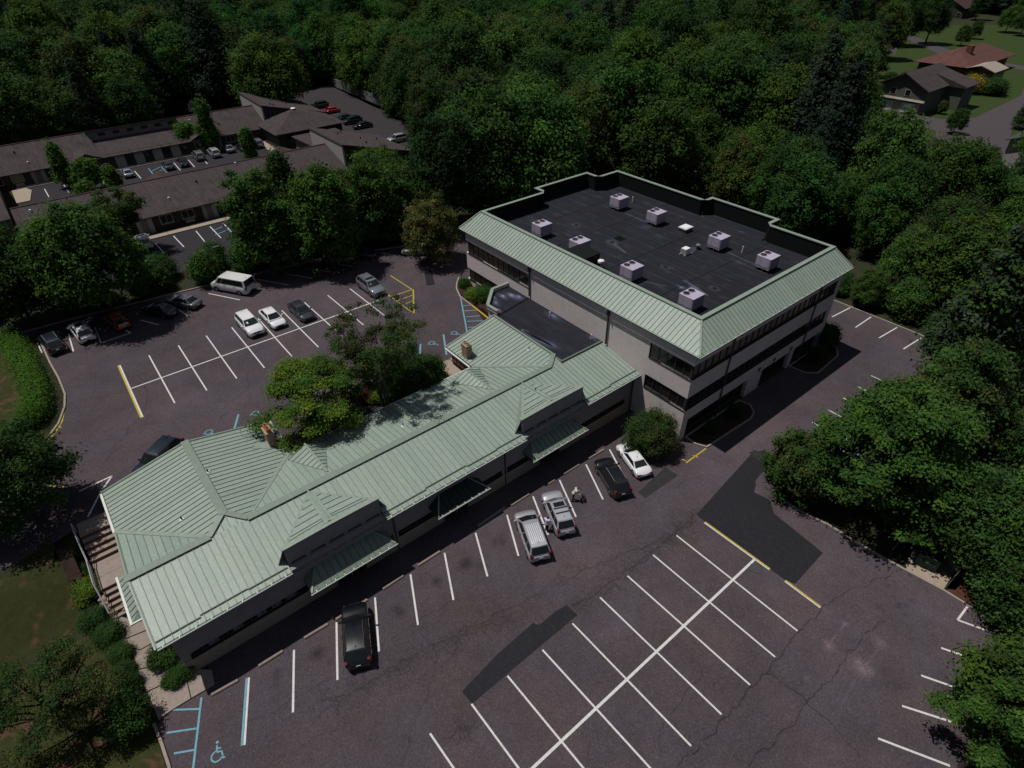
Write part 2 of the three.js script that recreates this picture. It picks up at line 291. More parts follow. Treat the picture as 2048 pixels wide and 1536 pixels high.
const lowAsphalt = asphaltMaterial(2048, lowBox, [71, 63, 68], (x, X, m) => {
  const L = (w, a, ...pts) => crack(x, X, m, pts.map(z7), w, a), W = (sp, de, a, ...pts) => web(x, X, m, pts.map(z7), sp, de, a);
  L(.05, .85, [1420, 470], [1130, 590], [970, 760], [800, 950], [700, 1060], [570, 1200], [560, 1250], [400, 1370], [300, 1500]);
  L(.05, .8, [800, 950], [900, 1010], [1010, 1100], [1100, 1190], [1300, 1400], [1400, 1520]);
  L(.05, .8, [1370, 700], [1200, 860], [1010, 1110], [870, 1250], [720, 1410]);
  L(.035, .7, [430, 740], [520, 940], [430, 1050], [300, 1200], [290, 1400]); L(.03, .6, [560, 1250], [640, 1330], [700, 1420]); L(.03, .6, [190, 760], [110, 800], [-60, 850]); L(.03, .5, [600, 560], [700, 800], [760, 900]);
  L(.045, .75, [460, 190], [300, 340], [130, 460], [0, 560], [-150, 640]); W(.5, 26, .8, [480, 180], [300, 340], [130, 460], [0, 560], [-150, 640]); W(1.1, 9, .5, [480, 180], [300, 340], [0, 560]);
  L(.03, .6, [1050, 700], [1000, 720], [930, 790]); L(.025, .5, [1370, 700], [1500, 800], [1600, 830]); L(.025, .5, [1160, 430], [1300, 530], [1420, 590], [1500, 690]);
  W(.35, 14, .6, [800, 930], [1010, 1100]); W(.3, 12, .55, [1370, 700], [1200, 860]); W(.7, 8, .5, [1300, 500], [1420, 470]);
  const F = (w, a, ...pts) => crack(x, X, m, pts.map(p => S(...p)), w, a), FW = (sp, de, a, ...pts) => web(x, X, m, pts.map(p => S(...p)), sp, de, a);
  F(.04, .7, [560, 1440], [700, 1385], [850, 1300], [1000, 1225], [1130, 1160], [1290, 1090], [1395, 1040]);
  FW(.7, 24, .75, [640, 1420], [850, 1310], [1000, 1235]); FW(.5, 14, .6, [1000, 1235], [1130, 1160], [1300, 1090]); FW(1.4, 8, .5, [560, 1450], [760, 1350], [1050, 1240]);
  F(.03, .6, [430, 1480], [640, 1370], [840, 1240], [1010, 1130], [1300, 960]); F(.025, .5, [520, 1536], [700, 1440], [930, 1300]); F(.03, .6, [870, 1340], [830, 1450], [800, 1540]);
  FW(.25, 30, .9, [918, 1440], [930, 1470]); F(.03, .6, [1300, 985], [1370, 1060]); F(.03, .6, [1310, 880], [1350, 900], [1395, 905], [1440, 925]); F(.025, .5, [1500, 800], [1600, 770], [1700, 700]); F(.02, .5, [1560, 830], [1640, 740]);
  for (let i = 0; i < 150; i++) { const c = [rr(-42, 34), rr(-30, 14)]; let an = rnd() * 6.28; const path = [c]; for (let s = 0; s < 6; s++) { an += rr(-0.6, 0.6); const e = path[path.length - 1]; path.push([e[0] + Math.cos(an) * rr(0.4, 1.4), e[1] + Math.sin(an) * rr(0.4, 1.4)]); } crack(x, X, m, path, 0.025, rr(.2, .5), 0.12); }
  for (let i = 0; i < 90; i++) blot(x, X, m, [rr(-42, 34), rr(-30, 12)], rr(.4, 1.6), '60,56,62', rr(.08, .22));
  for (let i = 0; i < 26; i++) { const u = -37.5 + i % 9 * 2.85 + rr(-.5, .5); blot(x, X, m, [u + 1.2, rr(.6, 2.4)], rr(.3, .7), '44,42,46', rr(.2, .45)); }
  FW(.8, 7, .45, [700, 1440], [1000, 1500]); FW(.9, 6, .4, [1230, 1180], [1400, 1330], [1560, 1400]); FW(.6, 8, .45, [1650, 1180], [1760, 1240]); FW(1.0, 6, .4, [1440, 880], [1700, 720]);
  for (let i = 0; i < 12; i++) blot(x, X, m, S(1795 + rr(-40, 45), 1190 + rr(-45, 40)), rr(.15, .4), '50,44,46', .35);
  const C = (a, b, r, al) => blot(x, X, m, z7([a, b]), r, '235,240,245', al);
  C(1105, 825, .55, .55); C(1265, 935, .9, .42); C(1355, 815, .6, .34); C(1185, 718, .3, .4); C(1000, 982, .28, .3); C(910, 1170, .3, .3); C(1300, 945, .5, .3); C(1250, 905, .4, .35);
  x.lineCap = 'round';
  for (const [p, q, a] of [[[1185, 718], [1110, 810], .2], [[1355, 825], [1280, 925], .2], [[1120, 835], [1240, 920], .16], [[1250, 960], [1150, 1150], .12]]) for (let k = 0; k < 14; k++) { const t = rnd(), s = Math.min(1, t + .2); x.strokeStyle = `rgba(230,235,240,${a * rnd()})`; x.lineWidth = m * .06; const A = z7([p[0] + (q[0] - p[0]) * t + rr(-5, 5), p[1] + (q[1] - p[1]) * t]), B = z7([p[0] + (q[0] - p[0]) * s + rr(-5, 5), p[1] + (q[1] - p[1]) * s]); x.beginPath(); x.moveTo(...X(...A)); x.lineTo(...X(...B)); x.stroke(); }
});
const upBox = [-75, 15, 25, 115];
const US = (a, b) => S(a, b, UP), z2 = ([a, b]) => US(60 + a * .43945, 480 + b * .43945);
const upAsphalt = asphaltMaterial(2048, upBox, [70, 62, 67], (x, X, m) => {
  const L = (w, a, ...pts) => crack(x, X, m, pts.map(z2), w, a);
  L(.05, .55, [140, 750], [420, 690], [560, 640], [760, 560], [1000, 480], [1300, 380], [1500, 330], [1800, 250]); L(.045, .6, [240, 560], [500, 620], [540, 720], [520, 780], [330, 1010]); L(.04, .55, [330, 1010], [560, 830], [640, 830], [700, 870], [760, 890]);
  L(.045, .6, [990, 610], [1000, 750], [870, 800], [900, 860], [850, 870]); L(.04, .5, [860, 560], [1050, 500], [1250, 440], [1500, 400]); L(.035, .5, [640, 520], [800, 460], [900, 390], [1100, 330]); L(.035, .45, [1300, 190], [1500, 130], [1700, 110], [1960, 80]); L(.035, .45, [600, 330], [820, 320], [1200, 190], [1350, 170]);
  L(.04, .55, [250, 430], [260, 560], [300, 640], [280, 720]); L(.035, .5, [1740, 330], [1850, 240], [1900, 190]); L(.04, .5, [160, 950], [400, 900], [560, 830]);
  for (let i = 0; i < 60; i++) { const c = [rr(-48, 4), rr(19, 52)]; let an = rnd() * 6.28; const path = [c]; for (let s = 0; s < 6; s++) { an += rr(-0.6, 0.6); const e = path[path.length - 1]; path.push([e[0] + Math.cos(an) * rr(0.4, 1.5), e[1] + Math.sin(an) * rr(0.4, 1.5)]); } crack(x, X, m, path, 0.03, rr(.2, .5), 0.15); }
  for (let i = 0; i < 60; i++) blot(x, X, m, [rr(-45, 4), rr(20, 52)], rr(.4, 1.6), '62,58,64', rr(.08, .2));
});
// ---- the two parking lots, each with its asphalt, painted lines, patches
function lot(name, label) { const o = new THREE.Group(); o.name = numbered(name); o.userData = { kind: 'structure', label }; scene.add(o); return o; }
const frontLot = lot('parking_lot', 'front asphalt parking lot with double row of white bays'), rearLot = lot('parking_lot', 'rear asphalt parking lot with yellow hatched end bay');
const lowPoly = [S(311, 1451), S(339, 1533), [-44.5, -43], [30, -43], S(2110, 1330), S(1942, 1216), S(1890, 1184), S(1810, 1141), S(1745, 1105), S(1660, 1053), S(1578, 1009), S(1557, 986), S(1563, 968), S(1600, 940), S(1680, 890), S(1800, 800), [33.4, -8.6], [33.9, -6], [33.9, 40], [23, 40], [23, 0], [0, 0], [0, 5.7], [-39.2, 5.7], S(430, 1371), S(345, 1420)];
M('asphalt', asphaltSheet(lowPoly, 0.004, lowBox), lowAsphalt, frontLot, true);
const upPoly = [[-40.6, 20.6], [-44.5, 19.6], [-48, 19.2], [-62, 18.6], [-75, 17], [-75, 26], [-62, 27.5], [-48, 29.4], US(82, 885), US(118, 848), US(130, 815), US(131, 790), US(118, 757), US(82, 685), [-43, 53.5], [-36, 53], [-25, 51.5], [-17, 50.4], [-9, 49], [-1.5, 46], [6, 44], [9, 44], [9, 33], [0.5, 32.6], US(916, 563), US(913, 578), US(920, 594), US(945, 613), US(975, 637), [-4.5, 20.2], [-11, 20.3], [-11, 16], [-28.4, 16], [-28.4, 20.4]];
M('asphalt', asphaltSheet(upPoly, UP + 0.004, upBox), upAsphalt, rearLot, true);
function stripe(parent, a, b, w, m, h, name = 'parking_line') {
  const d = [b[0] - a[0], b[1] - a[1]], L = Math.hypot(...d), n = [-d[1] / L * w / 2, d[0] / L * w / 2];
  return M(name, sheet([[a[0] - n[0], a[1] - n[1]], [b[0] - n[0], b[1] - n[1]], [b[0] + n[0], b[1] + n[1]], [a[0] + n[0], a[1] + n[1]]], h), m, parent);
}
const off = (a, b, k) => { const d = [b[0] - a[0], b[1] - a[1]], L = Math.hypot(...d), n = [-d[1] / L * k, d[0] / L * k]; return [[a[0] + n[0], a[1] + n[1]], [b[0] + n[0], b[1] + n[1]]]; };
const lo = (a, b, m = mat.white, w = .13, h = .014) => stripe(frontLot, S(...a), S(...b), w, m, h);
// front row against the building
[[[673, 1245], [675, 1360]], [[588, 1300], [586, 1425]], [[750, 1195], [758, 1303]], [[821, 1149], [836, 1250]], [[889, 1106], [907, 1200]], [[951, 1066], [975, 1153]], [[1014, 1030], [1037, 1112]], [[1066, 993], [1096, 1070]], [[1119, 960], [1152, 1034]], [[1172, 929], [1206, 999]], [[1219, 899], [1252, 960]]].forEach(([a, b]) => lo(a, b));
{ const a = S(498, 1355), b = S(489, 1490); stripe(frontLot, a, b, .12, mat.white, .014); const [c, d] = off(a, b, -.14); stripe(frontLot, c, d, .12, mat.blue, .014); }
// double row
[[[1353, 1071], [1595, 1262]], [[1306, 1110], [1550, 1314]], [[1255, 1152], [1500, 1370]], [[1200, 1195], [1443, 1429]], [[1145, 1247], [1382, 1492]], [[1085, 1300], [1322, 1560]], [[1015, 1352], [1240, 1625]], [[943, 1408], [1150, 1690]], [[860, 1467], [1060, 1760]]].forEach(([a, b]) => lo(a, b, mat.white, .115));
lo([1509, 1119], [1040, 1560], mat.white, .17, .018);
{ const a = S(1410, 1044), b = S(1540, 1138), c = S(1571, 1161), d = S(1642, 1214); for (const [p, q] of [[a, b], [c, d]]) { stripe(frontLot, p, q, .12, mat.yellow, .018); const [e, f] = off(p, q, -.11); stripe(frontLot, e, f, .09, mat.white, .018); } }
// right-hand bays and the bays behind the maples
[[[1882, 1296], [2045, 1352]], [[1842, 1351], [2010, 1410]], [[1804, 1412], [1960, 1462]], [[1756, 1477], [1900, 1532]], [[1690, 1560], [1850, 1630]], [[1935, 1213], [1915, 1240]], [[1915, 1240], [2005, 1273]]].forEach(([a, b]) => lo(a, b));
[[[1705, 613], [1664, 634]], [[1742, 634], [1711, 655]], [[1794, 655], [1758, 676]], [[1842, 676], [1807, 698]], [[1655, 594], [1620, 614]]].forEach(([a, b]) => lo(a, b));
for (const x of [5.6, 8.4, 11.2, 14, 16.8, 19.6, 22.4]) stripe(frontLot, [x, -6.2], [x, -10.4], .11, mat.white, .014);
// blue hatched aisle at the front left
lo([403, 1395], [386, 1540], mat.blue, .12); for (const [a, b] of [[[345, 1420], [400, 1418]], [[333, 1466], [394, 1457]], [[348, 1507], [389, 1500]]]) lo(a, b, mat.blue, .11, .018);
// darker repairs
M('asphalt_patch', sheet([[924, 1383], [944, 1408], [1062, 1308], [1155, 1230], [1133, 1210], [1112, 1222], [1078, 1250], [1066, 1246], [994, 1309]].map(p => S(...p)), .009), mat.patch, frontLot);
M('asphalt_patch', sheet([[1393, 1029], [1505, 905], [1530, 900], [1545, 920], [1512, 960], [1508, 985], [1540, 1000], [1548, 1027], [1646, 1106], [1590, 1168], [1570, 1160], [1410, 1044]].map(p => S(...p)), .009), mat.patch, frontLot);
M('oil_stain', sheet([[1462, 985], [1478, 962], [1500, 958], [1512, 968], [1508, 985], [1540, 1000], [1546, 1022], [1528, 1030], [1512, 1012], [1490, 1018], [1478, 1004], [1448, 1012], [1432, 1004], [1450, 994]].map(p => S(...p)), .0125), std([.009, .009, .012], .55), frontLot);
M('asphalt_patch', sheet([[1276, 985], [1330, 935], [1357, 950], [1290, 997]].map(p => S(...p)), .009), mat.patchOld, frontLot);
M('asphalt_patch', sheet([[1498, 905], [1510, 900], [1545, 918], [1530, 932]].map(p => S(...p)), .013), mat.patchOld, frontLot);
{ const c = S(1511, 1137), pts = []; for (let i = 0; i < 16; i++) pts.push([c[0] + .42 * Math.cos(i / 16 * 6.283), c[1] + .42 * Math.sin(i / 16 * 6.283)]); M('manhole_cover', sheet(pts, .03, .02), mat.iron, frontLot); }
// yellow corner hatch by the office block
{ const y = (a, b) => stripe(frontLot, S(...a), S(...b), .12, mat.yellow, .018); y([1372, 926], [1412, 897]); y([1386, 911], [1396, 915]); y([1372, 922], [1364, 919]); y([1404, 890], [1500, 830]); }
// rear lot
const hi = (a, b, m = mat.white, w = .13, h = .014) => stripe(rearLot, US(...a), US(...b), w, m, UP + h);
[[[298, 711], [349.6, 806]], [[356.7, 691], [413.8, 781]], [[412.5, 671.6], [473.5, 757]], [[463.5, 655], [529, 735.8]], [[516, 637], [584, 713]], [[563.6, 621], [637, 694.5]], [[609, 605], [686.7, 674.7]], [[655.5, 590.8], [727, 650]], [[700, 577.6], [770, 632]], [[741, 564], [779, 592]]].forEach(([a, b]) => hi(a, b, mat.white, .12));
hi([263, 777], [757, 601], mat.white, .14, .018);
{ const a = US(238, 731), b = US(284, 835); let [p, q] = off(a, b, .07); stripe(rearLot, p, q, .13, mat.white, UP + .014); [p, q] = off(a, b, -.07); stripe(rearLot, p, q, .15, mat.yellow, UP + .014); }
{ const q = p => [640 + p[0] * .1953, 440 + p[1] * .1953], y = (a, b, w = .13, m = mat.yellow) => hi(q(a), q(b), m, w, .018); y([722, 570], [945, 715]); y([955, 715], [962, 955], .16); y([955, 955], [685, 755]); y([710, 790], [940, 715]); y([800, 825], [955, 768], .1); y([855, 868], [955, 825], .1); y([905, 905], [955, 880], .1); }
[[[417, 587], [480, 600]], [[515, 559], [577, 570]], [[570, 547], [625, 557]], [[613, 537], [663, 544]], [[655, 526], [706, 533]], [[735, 518], [747, 521]], [[763, 506], [786, 510]], [[355, 618], [376, 632]], [[137, 668], [147, 703]], [[190, 655], [202, 686]], [[202, 686], [262, 666]], [[240, 655], [262, 666]], [[280, 640], [318, 650]], [[75, 685], [84, 706]]].forEach(([a, b]) => hi(a, b, mat.white, .12));
[[[224, 952], [202, 983]], [[224, 952], [158, 983]], [[202, 983], [176, 1034]], [[733, 744], [731, 776]], [[790, 706], [789, 750]], [[790, 752], [790, 770]]].forEach(([a, b]) => hi(a, b));
for (const [a, b] of [[[477, 829], [469, 857]], [[841, 688], [840, 708]], [[887, 669], [893, 710]]]) hi(a, b, mat.blue, .17);
hi([920, 588], [934, 664], mat.blue, .14); for (const [a, b] of [[[926, 612], [948, 610]], [[929, 622], [960, 620]], [[932, 634], [969, 631]], [[934, 643], [973, 641]], [[936, 655], [955, 654]]]) hi(a, b, mat.blue, .1, .018);
M('asphalt_patch', sheet([[848, 541], [863, 540], [870, 570], [853, 571]].map(p => US(...p)), UP + .009), mat.patch, rearLot);
for (const [a, b] of [[[128, 822], [124, 843]], [[124, 843], [110, 866]], [[110, 866], [90, 886]], [[112, 858], [123, 854]], [[0, 1058], [30, 1032]], [[0, 1070], [30, 1046]], [[100, 972], [135, 975]]]) hi(a, b, mat.yellow, .14);
// painted accessible-parking symbols: head, back, lap, leg and wheel
function accessSymbol(parent, c, du, dv, h) {
  const k = .82, w = .085, U = [dv, -du], at = (a, b) => [c[0] + (U[0] * a + du * b) * k, c[1] + (U[1] * a + dv * b) * k], gs = [];
  const seg = (p, q) => { const d = [q[0] - p[0], q[1] - p[1]], L = Math.hypot(...d), n = [-d[1] / L * w / 2, d[0] / L * w / 2]; return sheet([[p[0] - n[0], p[1] - n[1]], [q[0] - n[0], q[1] - n[1]], [q[0] + n[0], q[1] + n[1]], [p[0] + n[0], p[1] + n[1]]], h); };
  const arc = []; for (let i = 0; i <= 14; i++) { const t = 1.9 + i / 14 * 4.3; arc.push(at(.36 * Math.cos(t), -.2 + .36 * Math.sin(t))); }
  for (let i = 0; i < 14; i++) gs.push(seg(arc[i], arc[i + 1]));
  gs.push(seg(at(-.1, .55), at(-.05, .08)), seg(at(-.08, .3), at(.2, .28)), seg(at(-.05, .06), at(.28, .06)), seg(at(.28, .06), at(.42, -.42)), seg(at(.4, -.42), at(.54, -.38)));
  const hd = []; for (let i = 0; i < 12; i++) hd.push(at(-.1 + .1 * Math.cos(i / 12 * 6.283), .72 + .1 * Math.sin(i / 12 * 6.283))); gs.push(sheet(hd, h));
  gs.forEach((g, i) => g.translate(0, i % 2 * .0015, 0));
  M('accessible_symbol', gs, mat.blue, parent);
}
accessSymbol(frontLot, S(435, 1506), .42, .91, .014);
for (const p of [[866, 687], [911, 667], [420, 866], [513, 828]]) accessSymbol(rearLot, US(...p), .3, -.95, UP + .014);
// wheel stops, each a concrete bar with chamfered top
function wheelStop(a, b, h, label) {
  const d = [b[0] - a[0], b[1] - a[1]], L = Math.hypot(...d), o = thing('wheel_stop', label, 'wheel stop', [(a[0] + b[0]) / 2, (a[1] + b[1]) / 2, h], Math.atan2(d[1], d[0]), 'concrete wheel stops at the heads of the bays');
  const s = new THREE.Shape([[-.11, 0], [.11, 0], [.09, .1], [.06, .13], [-.06, .13], [-.09, .1]].map(p => new THREE.Vector2(...p)));
  const g = new THREE.ExtrudeGeometry(s, { depth: L, bevelEnabled: false }); g.rotateY(Math.PI / 2); g.translate(-L / 2, .004, 0);
  M('bar', g, mat.stop, o); for (const q of [-.38, .38]) M('pin', rod(new THREE.Vector3(q * L, .12, 0), new THREE.Vector3(q * L, .15, 0), .02), mat.iron, o);
}
[[[423, 1391], [477, 1361], 'concrete wheel stop nearest the blue hatched aisle'], [[518, 1333], [566, 1303], 'concrete wheel stop second from the blue hatched aisle'], [[609, 1277], [656, 1249], 'concrete wheel stop left of the parked black car'], [[672, 1240], [735, 1200], 'concrete wheel stop in front of the parked black car'], [[766, 1179], [807, 1152], 'concrete wheel stop right of the parked black car, half shaded'], [[836, 1132], [880, 1104], 'concrete wheel stop in the first empty bay left of the silver minivan'], [[955, 1053], [1010, 1015], 'shaded concrete wheel stop in the bay left of the silver minivan'], [[1022, 1012], [1058, 989], 'concrete wheel stop in front of the silver minivan'], [[1096, 969], [1109, 961], 'short end of wheel stop above the silver crossover'], [[1127, 949], [1158, 930], 'pale concrete wheel stop in the empty bay beside the walker'], [[1177, 918], [1207, 900], 'pale concrete wheel stop in front of the black wagon']].forEach(([a, b, l]) => wheelStop(S(...a), S(...b), 0, l));
[[[868, 727], [880, 719], 'short wheel stop by the rear door walk'], [[745, 774], [757, 767], 'wheel stop under the open multi-stemmed tree'], [[709, 790], [719, 786], 'wheel stop beside the reddish shrub']].forEach(([a, b, l]) => wheelStop(US(...a), US(...b), UP, l));
// kerbs
function kerbRun(pts, h, m, w = .16, hh = .13) {
  const list = [];
  for (let i = 0; i < pts.length - 1; i++) { const a = pts[i], b = pts[i + 1], L = Math.hypot(b[0] - a[0], b[1] - a[1]), g = new THREE.BoxGeometry(L + .04, hh + .05, w); g.rotateY(Math.atan2(b[1] - a[1], b[0] - a[0])); g.translate((a[0] + b[0]) / 2, h + hh / 2 - .025 + i % 2 * .002, -(a[1] + b[1]) / 2); list.push(g); }
  return struct('kerb', list, m);
}
kerbRun([[2110, 1330], [2040, 1282], [1942, 1216], [1890, 1184], [1810, 1141], [1745, 1105], [1700, 1079], [1660, 1053], [1615, 1031], [1578, 1009], [1563, 996], [1557, 986], [1557, 976], [1563, 966], [1580, 952], [1680, 890], [1800, 800]].map(p => S(...p)).concat([[33.4, -8.6], [33.9, -6], [33.9, 40]]), 0, mat.kerb);
kerbRun([[309, 1449], [325, 1490], [339, 1533], [352, 1600]].map(p => S(...p)), 0, mat.kerb);
kerbRun([[82, 685], [100, 725], [118, 757], [131, 790], [130, 815], [118, 848], [100, 872], [80, 888]].map(p => US(...p)), UP, mat.kerb);
kerbRun([[-43, 53.5], [-36, 53], [-25, 51.5], [-17, 50.4], [-9, 49], [-1.5, 46], [6, 44]], UP, mat.kerb);
kerbRun([[918, 556], [914, 566], [913, 578], [920, 594], [945, 613]].map(p => US(...p)), UP, mat.concreteWarm);
kerbRun([[945, 613], [975, 637], [985, 645]].map(p => US(...p)), UP, mat.kerbYellow);
// planted islands in front of the office block (in its shade)
const isl = [[[.6, -1.25], [1, -2.1], [7.3, -2.35], [8.3, -2], [8.9, -1.2], [8.7, -.1], [.6, -.1]], [[17.4, -.1], [17.7, -1.8], [18.6, -2.6], [23, -2.35], [24.3, -1.6], [25, -.2], [25, .8], [23.3, .8], [23.2, -.1]]];
isl.forEach(p => { kerbRun([...p, p[0]], 0, mat.kerb, .15); struct('planting_bed', sheet(p, .08, .08), mat.mulch); });
struct('planting_bed', sheet([[916, 560], [914, 578], [922, 593], [946, 611], [985, 640]].map(p => US(...p)).concat([[-4.6, 22], [-2.3, 24.2], [-.1, 24.2], [-.1, 31.5]]), UP + .1, .1), mat.mulch);
// walks
const flag = (name, pts, h, m = mat.concrete) => struct(name, sheet(pts, h, .1), m);
{ // front left walk in jointed flags
  const pv = lot('walkway', 'pale concrete front walk in jointed slabs left of the low building');
  const slabs = [[[225, 1230], [262, 1240], [291, 1236], [304, 1257], [238, 1284], [230, 1262]], [[238, 1286], [305, 1259], [313, 1283], [282, 1300], [264, 1297]], [[265, 1299], [282, 1302], [314, 1285], [312, 1310], [325, 1328], [277, 1340]], [[278, 1342], [326, 1330], [338, 1345], [346, 1360], [295, 1384]], [[296, 1386], [347, 1362], [372, 1355], [382, 1398], [345, 1421], [318, 1440]], [[374, 1354], [398, 1340], [424, 1341], [430, 1370], [384, 1397]]];
  slabs.forEach(s => M('paving_slab', sheet(s.map(p => S(...p)), .10 + rr(-.004, .004), .12), mat.concrete, pv));
}
{
  const w = lot('walkway', 'rear door walk of pink concrete flags'), U2 = q => q.map(p => US(870 + p[0] * .13542, 610 + p[1] * .13542));
  [[[30, 880], [205, 815], [330, 905], [395, 985], [180, 1080], [40, 990]], [[215, 805], [320, 755], [335, 900], [335, 905]]].forEach(p => M('paving_slab', sheet(U2(p), UP + .1, .12), mat.concreteWarm, w));
  M('paving_slab', sheet([US(745, 790), US(760, 783), US(770, 800), US(752, 806)], UP + .1, .12), mat.concreteWarm, w);
}
// concrete pad of the waste bin
struct('concrete_pad', sheet([[1808, 1139], [1885, 1182], [1905, 1150], [1912, 1128], [1870, 1095], [1825, 1100]].map(p => S(...p)), .09, .1), mat.concreteWarm);
struct('mulch_bed', sheet([[1892, 1181], [1945, 1212], [1965, 1206], [1920, 1160]].map(p => S(...p)), .06, .06), std([.10, .042, .028], 1, T.soil));
// front left lawn and its planting strip
function drape(poly, lift, step = .4) { // sheet that follows the ground
  const us = poly.map(p => p[0]), vs = poly.map(p => p[1]), a = [];
  for (let u = Math.min(...us); u < Math.max(...us); u += step) for (let v = Math.min(...vs); v < Math.max(...vs); v += step) {
    if (!inside(poly, u + step / 2, v + step / 2) ) continue; const hs = [ground(u, v), ground(u + step, v), ground(u + step, v + step), ground(u, v + step)]; if (Math.max(...hs) - Math.min(...hs) > .6) continue;
    const q = [[u, v], [u + step, v], [u + step, v + step], [u, v + step]].map(([x, y]) => [x, ground(x, y) + lift, -y]); a.push(...q[0], ...q[1], ...q[2], ...q[0], ...q[2], ...q[3]);
  }
  return triGeo(a);
}
struct('lawn', drape([[-90, -30], [-44.6, -30], S(331, 1533), S(312, 1460), S(262, 1340), S(200, 1260), S(150, 1160, .6), S(110, 1095, 1.4), [-46.5, 18.4], [-90, 17]], .012), mat.lawn);
struct('mulch_bed', drape([S(312, 1450), S(262, 1335), S(200, 1262), S(150, 1160, .6), S(112, 1100, 1.4), [-46.2, 18.6], [-43.2, 18.6], S(200, 1110, 1.5), S(225, 1180, .8), S(232, 1285), S(270, 1310), S(318, 1445)], .03), mat.mulch);
struct('lawn', sheet([[-60, 31], [-49, 31], [-44.4, 32.6], [-43, 34], [-42.6, 38.6], [-42.3, 52], [-60, 52]], UP + .004), mat.lawn);
// ---------------------------------------------------------------- three-storey office block
const off3 = new THREE.Group(); off3.name = 'office_block'; scene.add(off3);
tag(off3, 'three storey stucco office block with green mansard roof and flat black deck', 'office building');
// plan of the outer walls (u, v), anticlockwise from the front left corner
const plan = [[0, 0], [23.2, 0], [23.2, 8.9], [25.2, 8.9], [25.2, 17.6], [23.8, 17.6], [23.8, 31.3], [20.3, 31.3], [20.3, 33.4], [11.4, 33.4], [11.4, 31.7], [0, 31.7]];
const B1 = [3.5, 4.86], B2 = [6.78, 8.2], EAVE = 9.5, DECK = 9.2, TOP = 11.0, WT = .35;
// the band of wall between two levels along one side: v = 0 or u = 0
const onFront = (u0, u1, h0, h1, d0 = 0, d1 = WT) => bx(u0, u1, d0, d1, h0, h1), onLeft = (v0, v1, h0, h1, d0 = 0, d1 = WT) => bx(d0 - .28, d1 - .28, v0, v1, h0, h1);
{
  const W = [];
  // left face (sunlit): spandrels and piers round the window strips
  W.push(onLeft(0, 31.7, 0, B1[0]), onLeft(0, 31.7, B1[1], B2[0]), onLeft(0, 31.7, B2[1], 9.42));
  W.push(onLeft(4.6, 9.6, B1[0], B1[1]), onLeft(4.54, 20.5, B2[0], B2[1]));
  M('wall', W, mat.stucco, off3);
  const F = [onFront(.072, 23.2, B1[1], B2[0]), onFront(.072, 23.2, B2[1], 9.42), onFront(.072, 23.2, 2.15, B1[0])];
  for (const [a, b] of [[.072, .5], [9.5, 11.9], [16.9, 17.6], [22.6, 23.2]]) F.push(onFront(a, b, 0, 2.15));
  F.push(onFront(22.4, 23.2, B1[0], B1[1]), onFront(22.6, 23.2, B2[0], B2[1]));
  M('wall', F, mat.stucco, off3);
  const R = [];
  for (let i = 1; i < plan.length - 1; i++) { const a = plan[i], b = plan[i + 1]; if (a[0] === b[0]) R.push(bx(Math.min(a[0], a[0] - WT), Math.max(a[0], a[0] - WT), Math.min(a[1], b[1]) + (i === 1 ? WT : 0), Math.max(a[1], b[1]), 0, 9.1)); else R.push(bx(Math.min(a[0], b[0]) + (b[0] === 0 ? WT : 0), Math.max(a[0], b[0]) - WT, a[1] - WT, a[1] - .002, 0, 9.1)); }
  M('wall', R, mat.stucco, off3);
  // dark floors behind the glass
  M('floor_slab', [bx(.4, 22.8, .5, 31, 3.0, 3.3), bx(.4, 22.8, .5, 31, 6.2, 6.5)], mat.frameBlack, off3);
}
// window strips: every pane a sub-part of its window
function windowStrip(parent, side, a, b, h0, h1, n, glass, set = .12) {
  const frame = [], w = (b - a) / n, box = side === 'left' ? (p, q, y0, y1, d0, d1) => bx(d0 - .28, d1 - .28, p, q, y0, y1) : (p, q, y0, y1, d0, d1) => bx(p, q, d0, d1, y0, y1);
  const win = M('window', [box(a, b, h0, h0 + .07, set - .05, set + .1), box(a, b, h1 - .07, h1, set - .05, set + .1), ...Array.from({ length: n + 1 }, (_, i) => box(Math.max(a, a + i * w - .03), Math.min(b, a + i * w + .03), h0 + .07, h1 - .07, set - .05, set + .1))], mat.frame, parent);
  for (let i = 0; i < n; i++) { const m = Array.isArray(glass) ? glass[Math.floor(rnd() * glass.length)] : glass; M('pane', box(a + i * w + .03, a + (i + 1) * w - .03, h0 + .07, h1 - .07, set + .01, set + .03), m, win); }
  M('sill', box(a, b, h0 - .06, h0, set - .17, set), mat.frameBlack, win);
  return win;
}
const darkPanes = [mat.glass, mat.glass, mat.amberDim];
windowStrip(off3, 'left', .02, 4.54, B2[0], B2[1], 5, [mat.amberDim, mat.glass]);
windowStrip(off3, 'left', .02, 4.6, B1[0], B1[1], 5, [mat.amberDim, mat.glass]);
windowStrip(off3, 'left', 20.5, 31.4, B2[0], B2[1], 12, [mat.amberDim, mat.glass, mat.glass]);
windowStrip(off3, 'left', 23, 31.4, B1[0], B1[1], 9, [mat.amberDim, mat.amberDim, mat.glass]);
windowStrip(off3, 'front', -.26, 22.6, B2[0], B2[1], 24, [mat.amber, mat.amberDim]);
windowStrip(off3, 'front', -.26, 22.4, B1[0], B1[1], 24, mat.glass);
windowStrip(off3, 'front', .5, 9.5, .1, 2.15, 7, mat.glass, .5);
windowStrip(off3, 'front', 11.9, 16.9, .1, 2.15, 4, mat.glass, 1.1);
windowStrip(off3, 'front', 17.6, 22.6, .1, 2.15, 4, mat.glass, .5);
for (const v of [27, 29.4]) M('vent_louvre', bx(-.31, -.26, v, v + .8, 2.85, 3.2), mat.frame, off3);
